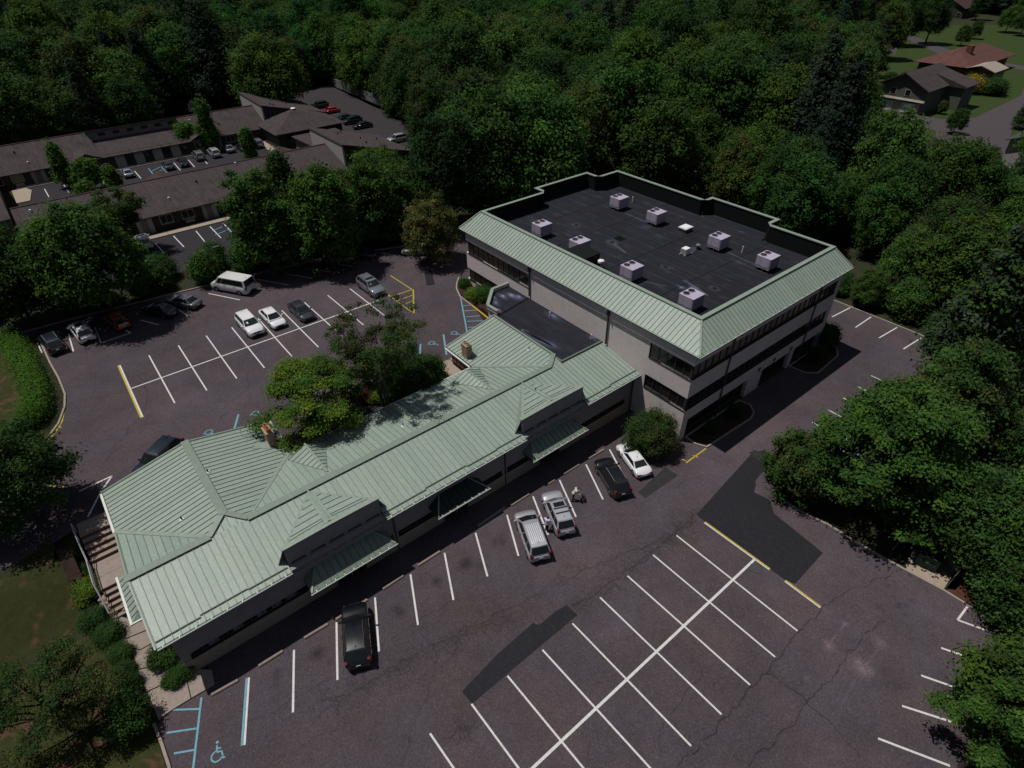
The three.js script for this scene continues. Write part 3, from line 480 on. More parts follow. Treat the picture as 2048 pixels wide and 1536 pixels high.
// mansard: panels, hip cap, eave soffit, gutter
{
  const e0 = V(-.56, -.5, EAVE), e1 = V(23.4, -.5, EAVE), t0 = V(2, 1.6, TOP - .12), t1 = V(23.1, 1.6, TOP - .12), l1 = V(-.56, 32.4, EAVE), lt = V(2, 31.75, TOP - .12);
  const rf = new THREE.Group(); rf.name = 'mansard_roof'; off3.add(rf);
  seamPanels([e0, e1, t1, t0], V(0, 1, 1), .46, mat.roof, rf);
  seamPanels([l1, e0, t0, lt], V(1, 0, 1), .46, mat.roof, rf);
  M('hip_cap', bar(e0.clone().add(V(0, 0, .06)), t0.clone().add(V(0, 0, .06)), .16, .05), mat.trim, rf);
  [bar(l1.clone().add(V(0, .04, .03)), lt.clone().add(V(0, .04, .03)), .14, .14), bar(e1.clone().add(V(.05, 0, .03)), t1.clone().add(V(.05, 0, .03)), .14, .14)].forEach(g => M('verge_trim', g, mat.trim, rf));
  M('soffit', [bx(-.54, .07, -.45, 32.2, 9.425, 9.45), bx(.08, 23.3, -.45, .3, 9.425, 9.45)], mat.frame, rf);
  M('gutter', [bx(-.66, -.57, -.6, 32.4, EAVE - .12, EAVE + .01), bx(-.57, 23.4, -.6, -.51, EAVE - .12, EAVE + .01)], mat.gutterDark, rf);
  M('gutter_lip', [bx(-.69, -.66, -.63, 32.4, EAVE - .02, EAVE + .03), bx(-.66, 23.4, -.63, -.6, EAVE - .02, EAVE + .03)], mat.gutter, rf);
  for (let u = .3; u < 23.3; u += .92) M('gutter_strap', bx(u, u + .05, -.62, -.48, EAVE + .012, EAVE + .034), mat.gutter, rf);
  M('gable_return', mass([V(2, 31.74, TOP - .2), V(.1, 31.74, 9.7), V(.1, 31.5, 9.7), V(2, 31.5, TOP - .2)], 9.44), mat.stucco, rf);
}
// roof deck, parapet with its cap
{
  const din = [[2.5, 1.9], [22.9, 1.9], [22.9, 9.2], [24.9, 9.2], [24.9, 17.3], [23.5, 17.3], [23.5, 31], [20, 31], [20, 33.1], [11.7, 33.1], [11.7, 31.4], [2.5, 31.4]];
  const N = 1024, box = [0, 0, 27, 35];
  const deckMat = asphaltMaterial(N, box, [31, 32, 39], (x, X, m) => {
    x.strokeStyle = 'rgba(205,200,210,.42)'; for (let u = 3.4; u < 25; u += 1.52) { x.lineWidth = .05 * m; x.beginPath(); x.moveTo(...X(u, 2)); x.lineTo(...X(u, 33)); x.stroke(); }
    x.strokeStyle = 'rgba(25,25,30,.5)'; for (const v of [8.2, 15, 22.4, 28]) { x.lineWidth = .06 * m; x.beginPath(); x.moveTo(...X(2.4, v)); x.lineTo(...X(24.8, v)); x.stroke(); }
    for (let i = 0; i < 240; i++) { const c = [rr(3, 24), rr(2.5, 31)]; blot(x, X, m, c, rr(.15, .8), '210,198,196', rr(.06, .26)); }
    for (let i = 0; i < 120; i++) { const c = [rr(3, 24), rr(2.5, 31)], k = rr(.1, .3); x.fillStyle = `rgba(200,185,175,${rr(.1, .35)})`; x.beginPath(); x.ellipse(...X(...c), .05 * m, k * m, 0, 0, 6.3); x.fill(); }
    for (const [u, v, r] of [[10.46, 24.96, .55], [10.24, 19.18, .75], [10.04, 11.67, .55], [10.06, 5.85, .6], [8.6, 7, .7], [7.9, 8, .5]]) blot(x, X, m, [u, v], r, '235,215,195', .75);
    for (const [a, b, w] of [[[17.4, 23.6], [17.2, 19.6], .22], [[17.6, 9.6], [17.3, 5.6], .22], [[16.6, 8.6], [16.4, 4.4], .1], [[10, 18.5], [9.5, 16.6], .3], [[9.2, 8.6], [8.5, 5.6], .34], [[6, 11.3], [6.9, 9.2], .16], [[3.9, 25], [4.4, 24.2], .5], [[14.6, 12.2], [15.8, 12.6], .5], [[4.1, 5.6], [4.3, 4], .4]]) { x.strokeStyle = 'rgba(215,200,185,.42)'; x.lineCap = 'round'; x.lineWidth = w * m; x.beginPath(); x.moveTo(...X(...a)); x.lineTo(...X(...b)); x.stroke(); }
    for (const c of [[11.57, 19.4]]) { x.fillStyle = 'rgba(30,30,32,.8)'; x.fillRect(...X(c[0] - .5, c[1] + .4), 1 * m, .8 * m); }
  }, 2.6);
  // base tone of the print is multiplied by the membrane colour through the map
  M('roof_deck', asphaltSheet(din, DECK, box), deckMat, off3, true);
  const par = [], cap = [], out = plan.slice();
  out[0] = [2, 1.6]; out[1] = [23.2, 1.6]; out[11] = [2, 31.7];
  for (let i = 0; i < out.length; i++) {
    const a = out[i], b = out[(i + 1) % out.length], h0 = 9.46;
    const L = Math.hypot(b[0] - a[0], b[1] - a[1]), dir = [(b[0] - a[0]) / L, (b[1] - a[1]) / L], n = [-dir[1], dir[0]]; // inward
    const q = (s, t) => [a[0] + dir[0] * s + n[0] * t, a[1] + dir[1] * s + n[1] * t];
    par.push(sheet([q(.0, .02), q(L, .02), q(L - .28, .28), q(.28, .28)], TOP - .06, TOP - .06 - 9.11));
    cap.push(sheet([q(-.05, -.05), q(L + .05, -.05), q(L - .34, .34), q(.34, .34)], TOP + .03 , .09));
  }
  M('parapet', par, mat.blackWall, off3); M('parapet_cap', cap, mat.trim, off3);
}
// downspouts and wall lamps
for (const [v, h0] of [[20.45, 5.9], [9.45, 5.6]]) M('downspout', [rod(V(-.38, v, h0), V(-.38, v, 9.0), .075), rod(V(-.38, v, 9.0), V(-.7, v, 9.35), .075), bx(-.5, -.28, v - .15, v + .15, 8.7, 8.95)], mat.iron, off3);
for (const u of [5, 18.95]) M('downspout', [rod(V(u, -.1, .1), V(u, -.1, 9.0), .07), rod(V(u, -.1, 9.0), V(u, -.6, 9.35), .07)], mat.iron, off3);
for (const u of [11.2, 13.75, 16.7]) { const l = M('wall_lamp', [bx(u - .15, u + .15, -.12, 0, 2.42, 2.72)], mat.iron, off3); const g = new THREE.SphereGeometry(.14, 12, 8); g.translate(u, 2.5, .14); M('globe', g, mat.blind, l); }
M('wall_light', rod(V(-.29, 8.2, 3.0), V(-.45, 8.2, 3.0), .12), mat.iron, off3);

// ---- things standing on the roof deck
function acUnit(u, v, label) {
  const o = thing('rooftop_condenser', label, 'air conditioner', [u, v, DECK], 0, 'condensers on the flat black office roof'), w = .82, d = .76;
  for (const [a, b] of [[-w, -d], [w, -d], [-w, d], [w, d]]) M('leg', lb(a * .92, .13, b * .92, .07, .28, .07), mat.iron, o);
  for (const z of [-d, d]) M('base_rail', lb(0, .26, z * .92, 2 * w, .06, .08), mat.iron, o);
  M('cabinet', lb(0, .86, 0, 2 * w, 1.12, 2 * d), mat.acSide, o);
  M('top_panel', lb(0, 1.44, 0, 2 * w + .04, .04, 2 * d + .04), mat.acPaint, o);
  M('side_panel', [lb(-w - .01, .95, .2, .02, .85, .9), lb(-w - .01, .95, -.5, .02, .85, .44)], mat.acPaint, o);
  M('coil', lb(w + .01, .88, 0, .02, .95, 1.35), mat.black, o);
  for (const x of [-.36, .36]) { const g = new THREE.CylinderGeometry(.3, .3, .05, 24); g.translate(x, 1.485, -.36); const f = M('fan', g, mat.black, o); const r = new THREE.TorusGeometry(.3, .02, 6, 24); r.rotateX(Math.PI / 2); r.translate(x, 1.51, -.36); M('fan_ring', r, mat.acSide, f); const gr = []; for (let k = 0; k < 4; k++) gr.push(lb(x, 1.515, -.36, .6, .008, .012, k * Math.PI / 4)); M('fan_guard', gr, mat.iron, f); }
  M('pipe', [rod(new THREE.Vector3(-w - .12, .1, .2), new THREE.Vector3(-w - .12, .5, .2), .03), rod(new THREE.Vector3(-w - .12, .5, .2), new THREE.Vector3(-w, .5, .2), .03), rod(new THREE.Vector3(-w - .12, .1, -.5), new THREE.Vector3(-w - .12, .38, -.5), .02)], mat.steel, o);
  M('junction_box', lb(w + .08, .95, .5, .14, .22, .2), mat.whiteMetal, o);
  return o;
}
[[17.85, 25.35, 'condenser at the far back corner of the office roof'], [17.7, 19.5, 'condenser beside the white roof hatch, on its left'], [5.6, 25.4, 'condenser nearest the left end of the mansard ridge'], [5.75, 19.6, 'condenser partly hidden behind the black roof box'], [17.5, 10.95, 'condenser beside the mushroom vent and white box'], [17.3, 5.1, 'condenser nearest the right end parapet of the office roof'], [5.5, 12.2, 'condenser just right of the black roof box'], [5.4, 5.1, 'condenser nearest the front corner of the office roof']].forEach(a => acUnit(...a));
{ const o = thing('roof_box', 'low black membrane covered box against the mansard ridge', 'roof structure', [3.9, 17.3, DECK]); M('box_wall', lb(0, .75, 0, 2.1, 1.5, 2.7), mat.membrane, o); M('box_top', lb(0, 1.53, 0, 2.2, .06, 2.8), mat.blackWall, o); }
{ const o = thing('roof_hatch', 'white square roof hatch between two rows of condensers', 'roof hatch', [18.65, 16, DECK]); M('curb', lb(0, .18, 0, 1.2, .36, 1.0), mat.frame, o); const g = new THREE.BoxGeometry(1.3, .12, 1.1); g.translate(0, .43, 0); M('lid', g, mat.pale, o); M('lid_dome', lb(0, .51, 0, 1.1, .05, .9), mat.whiteMetal, o); }
{ const o = thing('exhaust_fan', 'white boxy exhaust unit in the middle of the roof', 'exhaust fan', [13.9, 12.3, DECK]); M('housing', lb(0, .38, 0, .75, .6, .6), mat.whiteMetal, o); M('grille', [0, 1, 2, 3].map(i => lb(-.38, .2 + i * .13, 0, .02, .03, .5)), mat.iron, o); M('skid', [lb(0, .04, .3, 1.1, .08, .1), lb(0, .04, -.3, 1.1, .08, .1)], mat.concreteWarm, o); }
{ const o = thing('mushroom_vent', 'grey mushroom roof vent beside the white exhaust unit', 'roof vent', [15.9, 12.2, DECK]); M('stem', rod(new THREE.Vector3(0, 0, 0), new THREE.Vector3(0, .4, 0), .15, .15, 14), mat.iron, o); const g = new THREE.SphereGeometry(.28, 16, 8, 0, 6.3, 0, 1.57); g.scale(1, .7, 1); g.translate(0, .4, 0); M('cowl', g, std([.12, .12, .13], .5), o); }
{ const o = thing('turbine_vent', 'shiny metal capped vent beside the black roof box', 'roof vent', [4.7, 15.5, DECK]); M('stem', rod(new THREE.Vector3(0, 0, 0), new THREE.Vector3(0, .75, 0), .24, .24, 16), mat.steel, o); const g = new THREE.CylinderGeometry(.32, .34, .18, 20); g.translate(0, .9, 0); M('cap', g, mat.whiteMetal, o); const c = new THREE.ConeGeometry(.32, .14, 20); c.translate(0, 1.06, 0); M('cone', c, mat.whiteMetal, o); }
const pipeVent = (u, v, h, label, top = .55) => { const o = thing('vent_pipe', label, 'vent pipe', [u, v, h], 0, 'plumbing vents on the roofs'); M('pipe', rod(new THREE.Vector3(0, 0, 0), new THREE.Vector3(0, top, 0), .06, .06, 10), mat.whiteMetal, o); const g = new THREE.CylinderGeometry(.1, .16, .08, 12); g.translate(0, .04, 0); M('collar', g, mat.frame, o); };
pipeVent(18.65, 8.7, DECK, 'white vent pipe between the two right back condensers', .7); pipeVent(20.6, 25.6, DECK, 'white vent pipe behind the far back condenser', .7);
[[10.46, 24.96], [10.24, 19.18], [10.04, 11.67], [10.06, 5.85]].forEach(([u, v], i) => { const o = thing('roof_drain', ['roof drain between the two left condensers', 'roof drain ringed by pale dirt, second from the left', 'roof drain in the middle right of the deck', 'roof drain nearest the front right condenser'][i], 'roof drain', [u, v, DECK], 0, 'drains along the middle of the office roof'); const g = new THREE.CylinderGeometry(.3, .34, .03, 16); g.translate(0, .016, 0); M('flange', g, mat.patchOld, o); const d = new THREE.SphereGeometry(.17, 12, 6, 0, 6.3, 0, 1.57); d.scale(1, .6, 1); d.translate(0, .03, 0); M('strainer', d, mat.black, o); });

// ---------------------------------------------------------------- low building with green seamed roof
const lowB = new THREE.Group(); lowB.name = 'low_building'; scene.add(lowB);
tag(lowB, 'long low stucco building under pale green standing seam roof with two rear wings', 'building');
const zF = v => 4.5 + .2 * (v - 5.15), zR = v => 4.5 + (15.7 - v) * .1836, zL = u => 5.78 - .21 * Math.abs(u + 34.65), zW = u => 5.72 - .21 * (-5.4 - u);
const RV = 10.2, RZ = zF(RV);
{
  const rf = new THREE.Group(); rf.name = 'seam_roof'; lowB.add(rf);
  const F = (u, v) => V(u, v, zF(v)), R = (u, v) => V(u, v, zR(v)), pw = .45, dv = V(0, 1, .2), du = V(1, 0, .21);
  for (const [a, b, v0] of [[-40.75, -32.8, 5.15], [-32.8, -26.05, 5.85], [-26.05, -13.6, 5.15], [-13.6, -6.85, 5.85], [-6.85, 0, 5.15]]) seamPanels([F(a, v0), F(b, v0), F(b, RV), F(a, RV)], dv, pw, mat.roof, rf, 'roof_panel');
  seamPanels([F(-36, RV), F(-33.5, RV), F(-34.65, 11.45)], dv, pw, mat.roof, rf); seamPanels([F(-6.6, RV), F(-5.35, RV), F(-5.4, 11.1)], dv, pw, mat.roof, rf);
  const L = (u, v) => V(u, v, zL(u)), Wn = (u, v) => V(u, v, zW(u));
  seamPanels([R(-40.75, RV), R(-35.9, RV), R(-40.75, 15.7)], V(0, 1, -.18), pw, mat.roof, rf);
  seamPanels([L(-40.75, 15.7), L(-40.75, 20.2), L(-34.65, 20.2), L(-34.65, 11.45), L(-35.9, RV)], du, pw, mat.roof, rf);
  seamPanels([L(-34.65, 11.45), L(-34.65, 20.2), L(-28.55, 20.2), L(-28.55, 15.7), L(-33.5, RV)], V(1, 0, -.21), pw, mat.roof, rf);
  seamPanels([R(-33.5, RV), R(-28.55, 15.7), R(-11.2, 15.7), R(-6.6, RV)], V(0, 1, -.18), pw, mat.roof, rf);
  seamPanels([Wn(-11.2, 15.7), Wn(-11.2, 19.9), Wn(-5.4, 19.9), Wn(-5.4, 11.1), Wn(-6.5, RV)], du, pw, mat.roof, rf);
  // ridge caps: wide flashings
  const cap = (p, q, w = .55) => bar(p, q, w, .05), hU = .075;
  M('ridge_cap', [cap(V(-41, RV, RZ + hU), V(-35.95, RV, RZ + hU)), cap(V(-33.55, RV, RZ + hU), V(-6.55, RV, RZ + hU))], mat.cap, rf);
  M('ridge_cap', [cap(V(-34.65, 11.3, 5.84), V(-34.65, 20.35, 5.86))], mat.cap, rf);
  M('ridge_cap', [cap(V(-36, RV, RZ + .085), V(-34.6, 11.5, 5.87), .4), cap(V(-33.5, RV, RZ + .085), V(-34.7, 11.5, 5.872), .4)], mat.cap, rf);
  M('ridge_cap', [cap(V(-6.6, RV, RZ + .085), V(-5.35, 11.15, 5.80), .4), cap(V(-5.42, 11.1, 5.80), V(-5.42, 20, 5.81), .22)], mat.cap, rf);
  [bar(V(-40.7, 15.7, 4.55), V(-35.9, RV, RZ + .04), .34, .03), bar(V(-28.6, 15.7, 4.55), V(-33.5, RV, RZ + .04), .34, .03), bar(V(-11.15, 15.7, 4.55), V(-6.6, RV, RZ + .04), .34, .03)].forEach(g => M('valley_flashing', g, mat.trim, rf));
  // snow guards: the thin rail above the front eave
  for (const [a, b, v] of [[-40.7, -38.2, 5.5], [-38.2, -35.4, 5.62], [-35.4, -32.9, 5.55], [-26, -22.6, 5.55], [-22.6, -19, 5.66], [-19, -16.2, 5.55], [-16.2, -13.7, 5.62], [-6.8, -3.6, 5.55], [-3.6, -.1, 5.66]]) M('snow_rail', bar(V(a, v, zF(v) + .075), V(b, v, zF(v) + .075), .05, .05), mat.gutterDark, rf);
  // eaves: fascia, gutter with straps
  const seg = [[-40.75, -32.8], [-26.05, -13.6], [-6.85, -.05]];
  seg.forEach(([a, b]) => M('fascia', bx(a, b, 5.16, 5.28, 4.28, 4.46), mat.frame, rf));
  seg.forEach(([a, b]) => { M('gutter', bx(a, b, 5.02, 5.15, 4.36, 4.47), mat.gutterDark, rf); M('gutter_lip', bx(a, b, 4.99, 5.02, 4.42, 4.50), mat.gutter, rf); });
  for (const [a, b] of seg) for (let u = a + .3; u < b; u += .9) M('gutter_strap', bx(u, u + .05, 4.985, 5.17, 4.505, 4.53), mat.gutter, rf);
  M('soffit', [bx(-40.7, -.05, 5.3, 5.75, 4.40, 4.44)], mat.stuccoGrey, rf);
  [bar(V(-40.82, 5.1, zF(5.1) - .02), V(-40.82, RV, RZ - .02), .1, .2), bar(V(-40.82, RV, RZ - .02), V(-40.82, 15.7, 4.48), .1, .2), bar(V(-34.65, 20.27, 5.76), V(-28.5, 20.27, 4.47), .1, .2), bar(V(-34.65, 20.27, 5.76), V(-40.8, 20.27, 4.47), .1, .2), bar(V(-11.25, 19.97, 4.47), V(-5.4, 19.97, 5.7), .1, .2)].forEach(g => M('verge_trim', g, mat.trim, rf));
  [bx(-40.95, -40.8, 15.75, 20.25, 4.34, 4.45), bx(-28.5, -28.37, 15.8, 20.25, 4.34, 4.45), bx(-28.3, -11.4, 15.72, 15.84, 4.34, 4.45), bx(-11.42, -11.28, 15.9, 19.9, 4.34, 4.45)].forEach(g => M('gutter', g, mat.gutter, rf));
  // front dormers: level parapet wall, its roof falling back to the main slope
  for (const [u0, u1, ax] of [[-32.85, -26.05, -29.4], [-13.6, -6.85, -10.1]]) {
    const d = new THREE.Group(); d.name = 'dormer'; lowB.add(d);
    const A = V(ax, 9.95, zF(9.95) + .04), Lc = V(u0 + .1, 5.85, 6.0), Rc = V(u1 - .1, 5.85, 6.0), Mi = V(ax - .15, 5.95, 6.16), Bl = V(u0 - .45, 6.0, zF(6.0) + .03), Br = V(u1 + .45, 6.0, zF(6.0) + .03);
    for (const [f, sl] of [[[A, Lc, Mi], .05], [[A, Mi, Rc], -.05]]) { M('dormer_flashing', roofSlab(f, .05), mat.roof[1], d); const ct = f[0].clone().add(f[1]).add(f[2]).divideScalar(3), n = normalOf(up(f)); seamPanels(f.map(p => p.clone().lerp(ct, .26).addScaledVector(n, .052)), V(1, 0, sl), .62, mat.roof, d, 'dormer_panel', .3); }
    M('dormer_side', [roofSlab([A, Bl, Lc], .04), roofSlab([A, Br, Rc], .04)], mat.trim, d);
    M('dormer_cap', [bar(Lc.clone().add(V(-.1, 0, .05)), Mi.clone().add(V(0, -.1, -.06)), .34, .06), bar(Mi.clone().add(V(0, -.1, -.06)), Rc.clone().add(V(.1, 0, .05)), .34, .06), bar(A.clone().add(V(0, 0, .04)), Mi.clone().add(V(0, 0, .03)), .14, .05)], mat.trim, d);
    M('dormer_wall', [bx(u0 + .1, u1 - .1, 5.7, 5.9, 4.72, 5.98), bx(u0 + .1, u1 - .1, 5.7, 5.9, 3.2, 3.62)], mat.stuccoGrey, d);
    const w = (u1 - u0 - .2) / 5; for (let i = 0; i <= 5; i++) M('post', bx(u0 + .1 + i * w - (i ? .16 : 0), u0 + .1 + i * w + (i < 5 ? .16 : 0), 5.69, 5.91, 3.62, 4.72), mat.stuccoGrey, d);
    for (let i = 0; i < 5; i++) { const a = u0 + .1 + i * w + .16, q = M('window_frame', [bx(a, a + w - .32, 6.0, 6.08, 3.62, 3.70), bx(a, a + w - .32, 6.0, 6.08, 4.64, 4.72)], mat.frame, d); M('pane', bx(a, a + w - .32, 6.02, 6.05, 3.7, 4.64), u0 > -20 && i === 4 ? mat.pale : mat.glass, d); if (i !== 2) M('sill', bx(a, a + w - .32, 5.92, 6.0, 3.62, 3.70), mat.blind, d); }  // end pane of the right dormer coloured pale to imitate reflected sky
  }
  // small rear gablets
  for (const c of [-27.6, -12.6]) {
    const d = new THREE.Group(); d.name = 'gablet'; lowB.add(d);
    const A = R(c + .1, 10.9).add(V(0, 0, .05)), Mi = V(c, 14.6, zR(14.6) + .75), Lc = R(c - 1.5, 14.6).add(V(0, 0, .05)), Rc = R(c + 1.5, 14.6).add(V(0, 0, .05));
    seamPanels([A, Lc, Mi], V(1, 0, .45), .45, mat.roof, d, 'gablet_panel'); seamPanels([A, Mi, Rc], V(1, 0, -.45), .45, mat.roof, d, 'gablet_panel');
    M('gablet_face', mass([Lc, Mi, Rc, Rc.clone().add(V(0, -.06, 0)), Lc.clone().add(V(0, -.06, 0))].map(p => p), zR(14.6) - .1), mat.frame, d);
    M('gablet_ridge', bar(A, Mi.clone().add(V(0, .1, .03)), .12, .04), mat.trim, d);
  }
}
// walls
{
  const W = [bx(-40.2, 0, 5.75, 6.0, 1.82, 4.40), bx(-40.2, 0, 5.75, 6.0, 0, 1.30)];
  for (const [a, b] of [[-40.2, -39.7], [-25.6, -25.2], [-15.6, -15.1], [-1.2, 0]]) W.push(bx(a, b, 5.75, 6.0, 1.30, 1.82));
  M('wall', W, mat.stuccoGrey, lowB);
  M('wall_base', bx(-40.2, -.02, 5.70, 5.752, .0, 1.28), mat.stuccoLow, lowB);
  M('wall', [bx(-40.2, -39.95, 6, 19.9, 0, 4.42), mass([V(-40.2, 6, 4.6), V(-39.95, 6, 4.6), V(-39.95, RV, RZ - .1), V(-40.2, RV, RZ - .1)], 4.42), mass([V(-40.2, RV, RZ - .1), V(-39.95, RV, RZ - .1), V(-39.95, 15.6, 4.44), V(-40.2, 15.6, 4.44)], 4.42)], mat.stucco, lowB);
  M('wall', [bx(-39.95, -29, 19.65, 19.9, UP - .3, 4.42), mass([V(-40.2, 19.9, 4.5), V(-34.65, 19.9, 5.66), V(-34.65, 19.65, 5.66), V(-40.2, 19.65, 4.5)], 4.42), mass([V(-34.65, 19.9, 5.66), V(-29, 19.9, 4.5), V(-29, 19.65, 4.5), V(-34.65, 19.65, 5.66)], 4.42), bx(-29.25, -29, 15.3, 19.65, UP - .3, 4.42), bx(-29, -10.9, 15.1, 15.35, UP - .3, 4.42)], mat.stucco, lowB);
  M('wall', [bx(-10.9, -10.65, 15.1, 19.6, UP - .3, 4.55), bx(-10.65, -5.2, 19.35, 19.6, UP - .3, 4.6), mass([V(-10.65, 19.6, 4.5), V(-5.4, 19.6, 5.6), V(-5.4, 19.35, 5.6), V(-10.65, 19.35, 4.5)], 4.5)], mat.siding, lowB);
  for (let v = 15.7; v < 19.3; v += .62) M('siding_batten', bx(-10.94, -10.9, v, v + .06, UP - .2, 4.5), mat.siding, lowB);
  for (const [a, b, n] of [[-39.7, -32.9, 9], [-32.9, -25.6, 9], [-25.2, -15.6, 12], [-15.1, -8, 8], [-8, -1.2, 8]]) windowStrip(lowB, 'front', a, b, 1.30, 1.82, n, [mat.glass, mat.glass, mat.glass, mat.amberDim], 5.86);
  for (const u of [-38.6, -37.1, -35.6, -34.6, -33.6]) M('blind', bx(u, u + .62, 5.83, 5.845, 1.38, 1.76), std([.10, .11, .13], .6), lowB);
  for (const u of [-25.4, -15.3, -.4]) M('downspout', [rod(V(u, 5.68, .05), V(u, 5.68, 4.3), .05)], mat.iron, lowB);
  for (const u of [-39.2, -30, -21]) M('downspout', rod(V(u, 15.45, UP), V(u, 15.45, 4.4), .05), mat.iron, lowB);
}
// canopies over the front doors
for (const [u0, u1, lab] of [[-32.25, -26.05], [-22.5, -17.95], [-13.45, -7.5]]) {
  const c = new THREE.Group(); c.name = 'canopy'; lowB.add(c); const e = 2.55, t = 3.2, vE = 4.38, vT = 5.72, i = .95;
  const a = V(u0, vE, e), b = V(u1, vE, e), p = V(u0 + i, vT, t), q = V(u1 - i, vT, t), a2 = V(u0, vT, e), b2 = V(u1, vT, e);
  seamPanels([a, b, q, p], V(0, 1, .5), .46, u0 < -25 || u0 > -15 ? mat.canopy : [mat.shadedCanopy], c, 'canopy_panel'); M('canopy_side', [roofSlab([a, p, a2], .05), roofSlab([b, q, b2], .05)], u0 < -25 || u0 > -15 ? mat.canopy[0] : mat.shadedCanopy, c);
  M('hip_cap', [bar(a.clone().add(V(0, 0, .04)), p.clone().add(V(0, 0, .04)), .1, .03), bar(b.clone().add(V(0, 0, .04)), q.clone().add(V(0, 0, .04)), .1, .03)], mat.trim, c);
  M('fascia', [bx(u0, u1, vE + .01, vE + .08, e - .24, e - .05), bx(u0, u0 + .07, vE + .08, vT, e - .24, e - .05), bx(u1 - .07, u1, vE + .08, vT, e - .24, e - .05)], mat.frame, c);
  M('gutter', bx(u0 - .08, u1 + .08, vE - .12, vE, e - .12, e - .01), mat.gutterDark, c); M('gutter_lip', bx(u0 - .1, u1 + .1, vE - .15, vE - .12, e - .05, e + .02), mat.gutter, c);
  for (let u = u0 + .3; u < u1; u += .66) M('gutter_strap', bx(u, u + .04, vE - .145, vE + .03, e + .022, e + .042), mat.gutter, c);
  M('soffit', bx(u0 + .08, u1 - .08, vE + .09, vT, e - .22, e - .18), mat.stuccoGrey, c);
  const m = (u0 + u1) / 2; const dr = M('door', [bx(m - 1, m - .04, 5.66, 5.7, .06, 2.1), bx(m + .04, m + 1, 5.66, 5.7, .06, 2.1)], mat.frameBlack, lowB); M('door_frame', [bx(m - 1.1, m - 1, 5.64, 5.72, 0, 2.2), bx(m + 1, m + 1.1, 5.64, 5.72, 0, 2.2), bx(m - 1, m + 1, 5.64, 5.72, 2.1, 2.2)], mat.frame, dr); M('pane', [bx(m - .85, m - .18, 5.64, 5.66, .3, 1.95), bx(m + .18, m + .85, 5.64, 5.66, .3, 1.95)], mat.glass, dr);
}
// pent roof at the left end
{
  const c = new THREE.Group(); c.name = 'pent_roof'; lowB.add(c); const e = 4.0, t = 4.42, a = V(-41.5, 8.25, e), b = V(-41.5, 12.2, e), p = V(-40.86, 8.7, t), q = V(-40.86, 11.7, t);
  seamPanels([a, b, q, p], V(1, 0, .6), .45, mat.roof, c, 'pent_panel'); M('pent_side', [roofSlab([a, p, V(-40.86, 8.25, e)], .05), roofSlab([b, q, V(-40.86, 12.2, e)], .05)], mat.roof[1], c);
  M('gutter_lip', [bx(-41.66, -41.52, 8.1, 12.3, e - .1, e), bx(-41.5, -40.3, 8.1, 8.22, e - .1, e)], mat.gutter, c); M('fascia', bx(-41.5, -40.22, 8.26, 12.18, e - .26, e - .12), mat.frame, c);
}
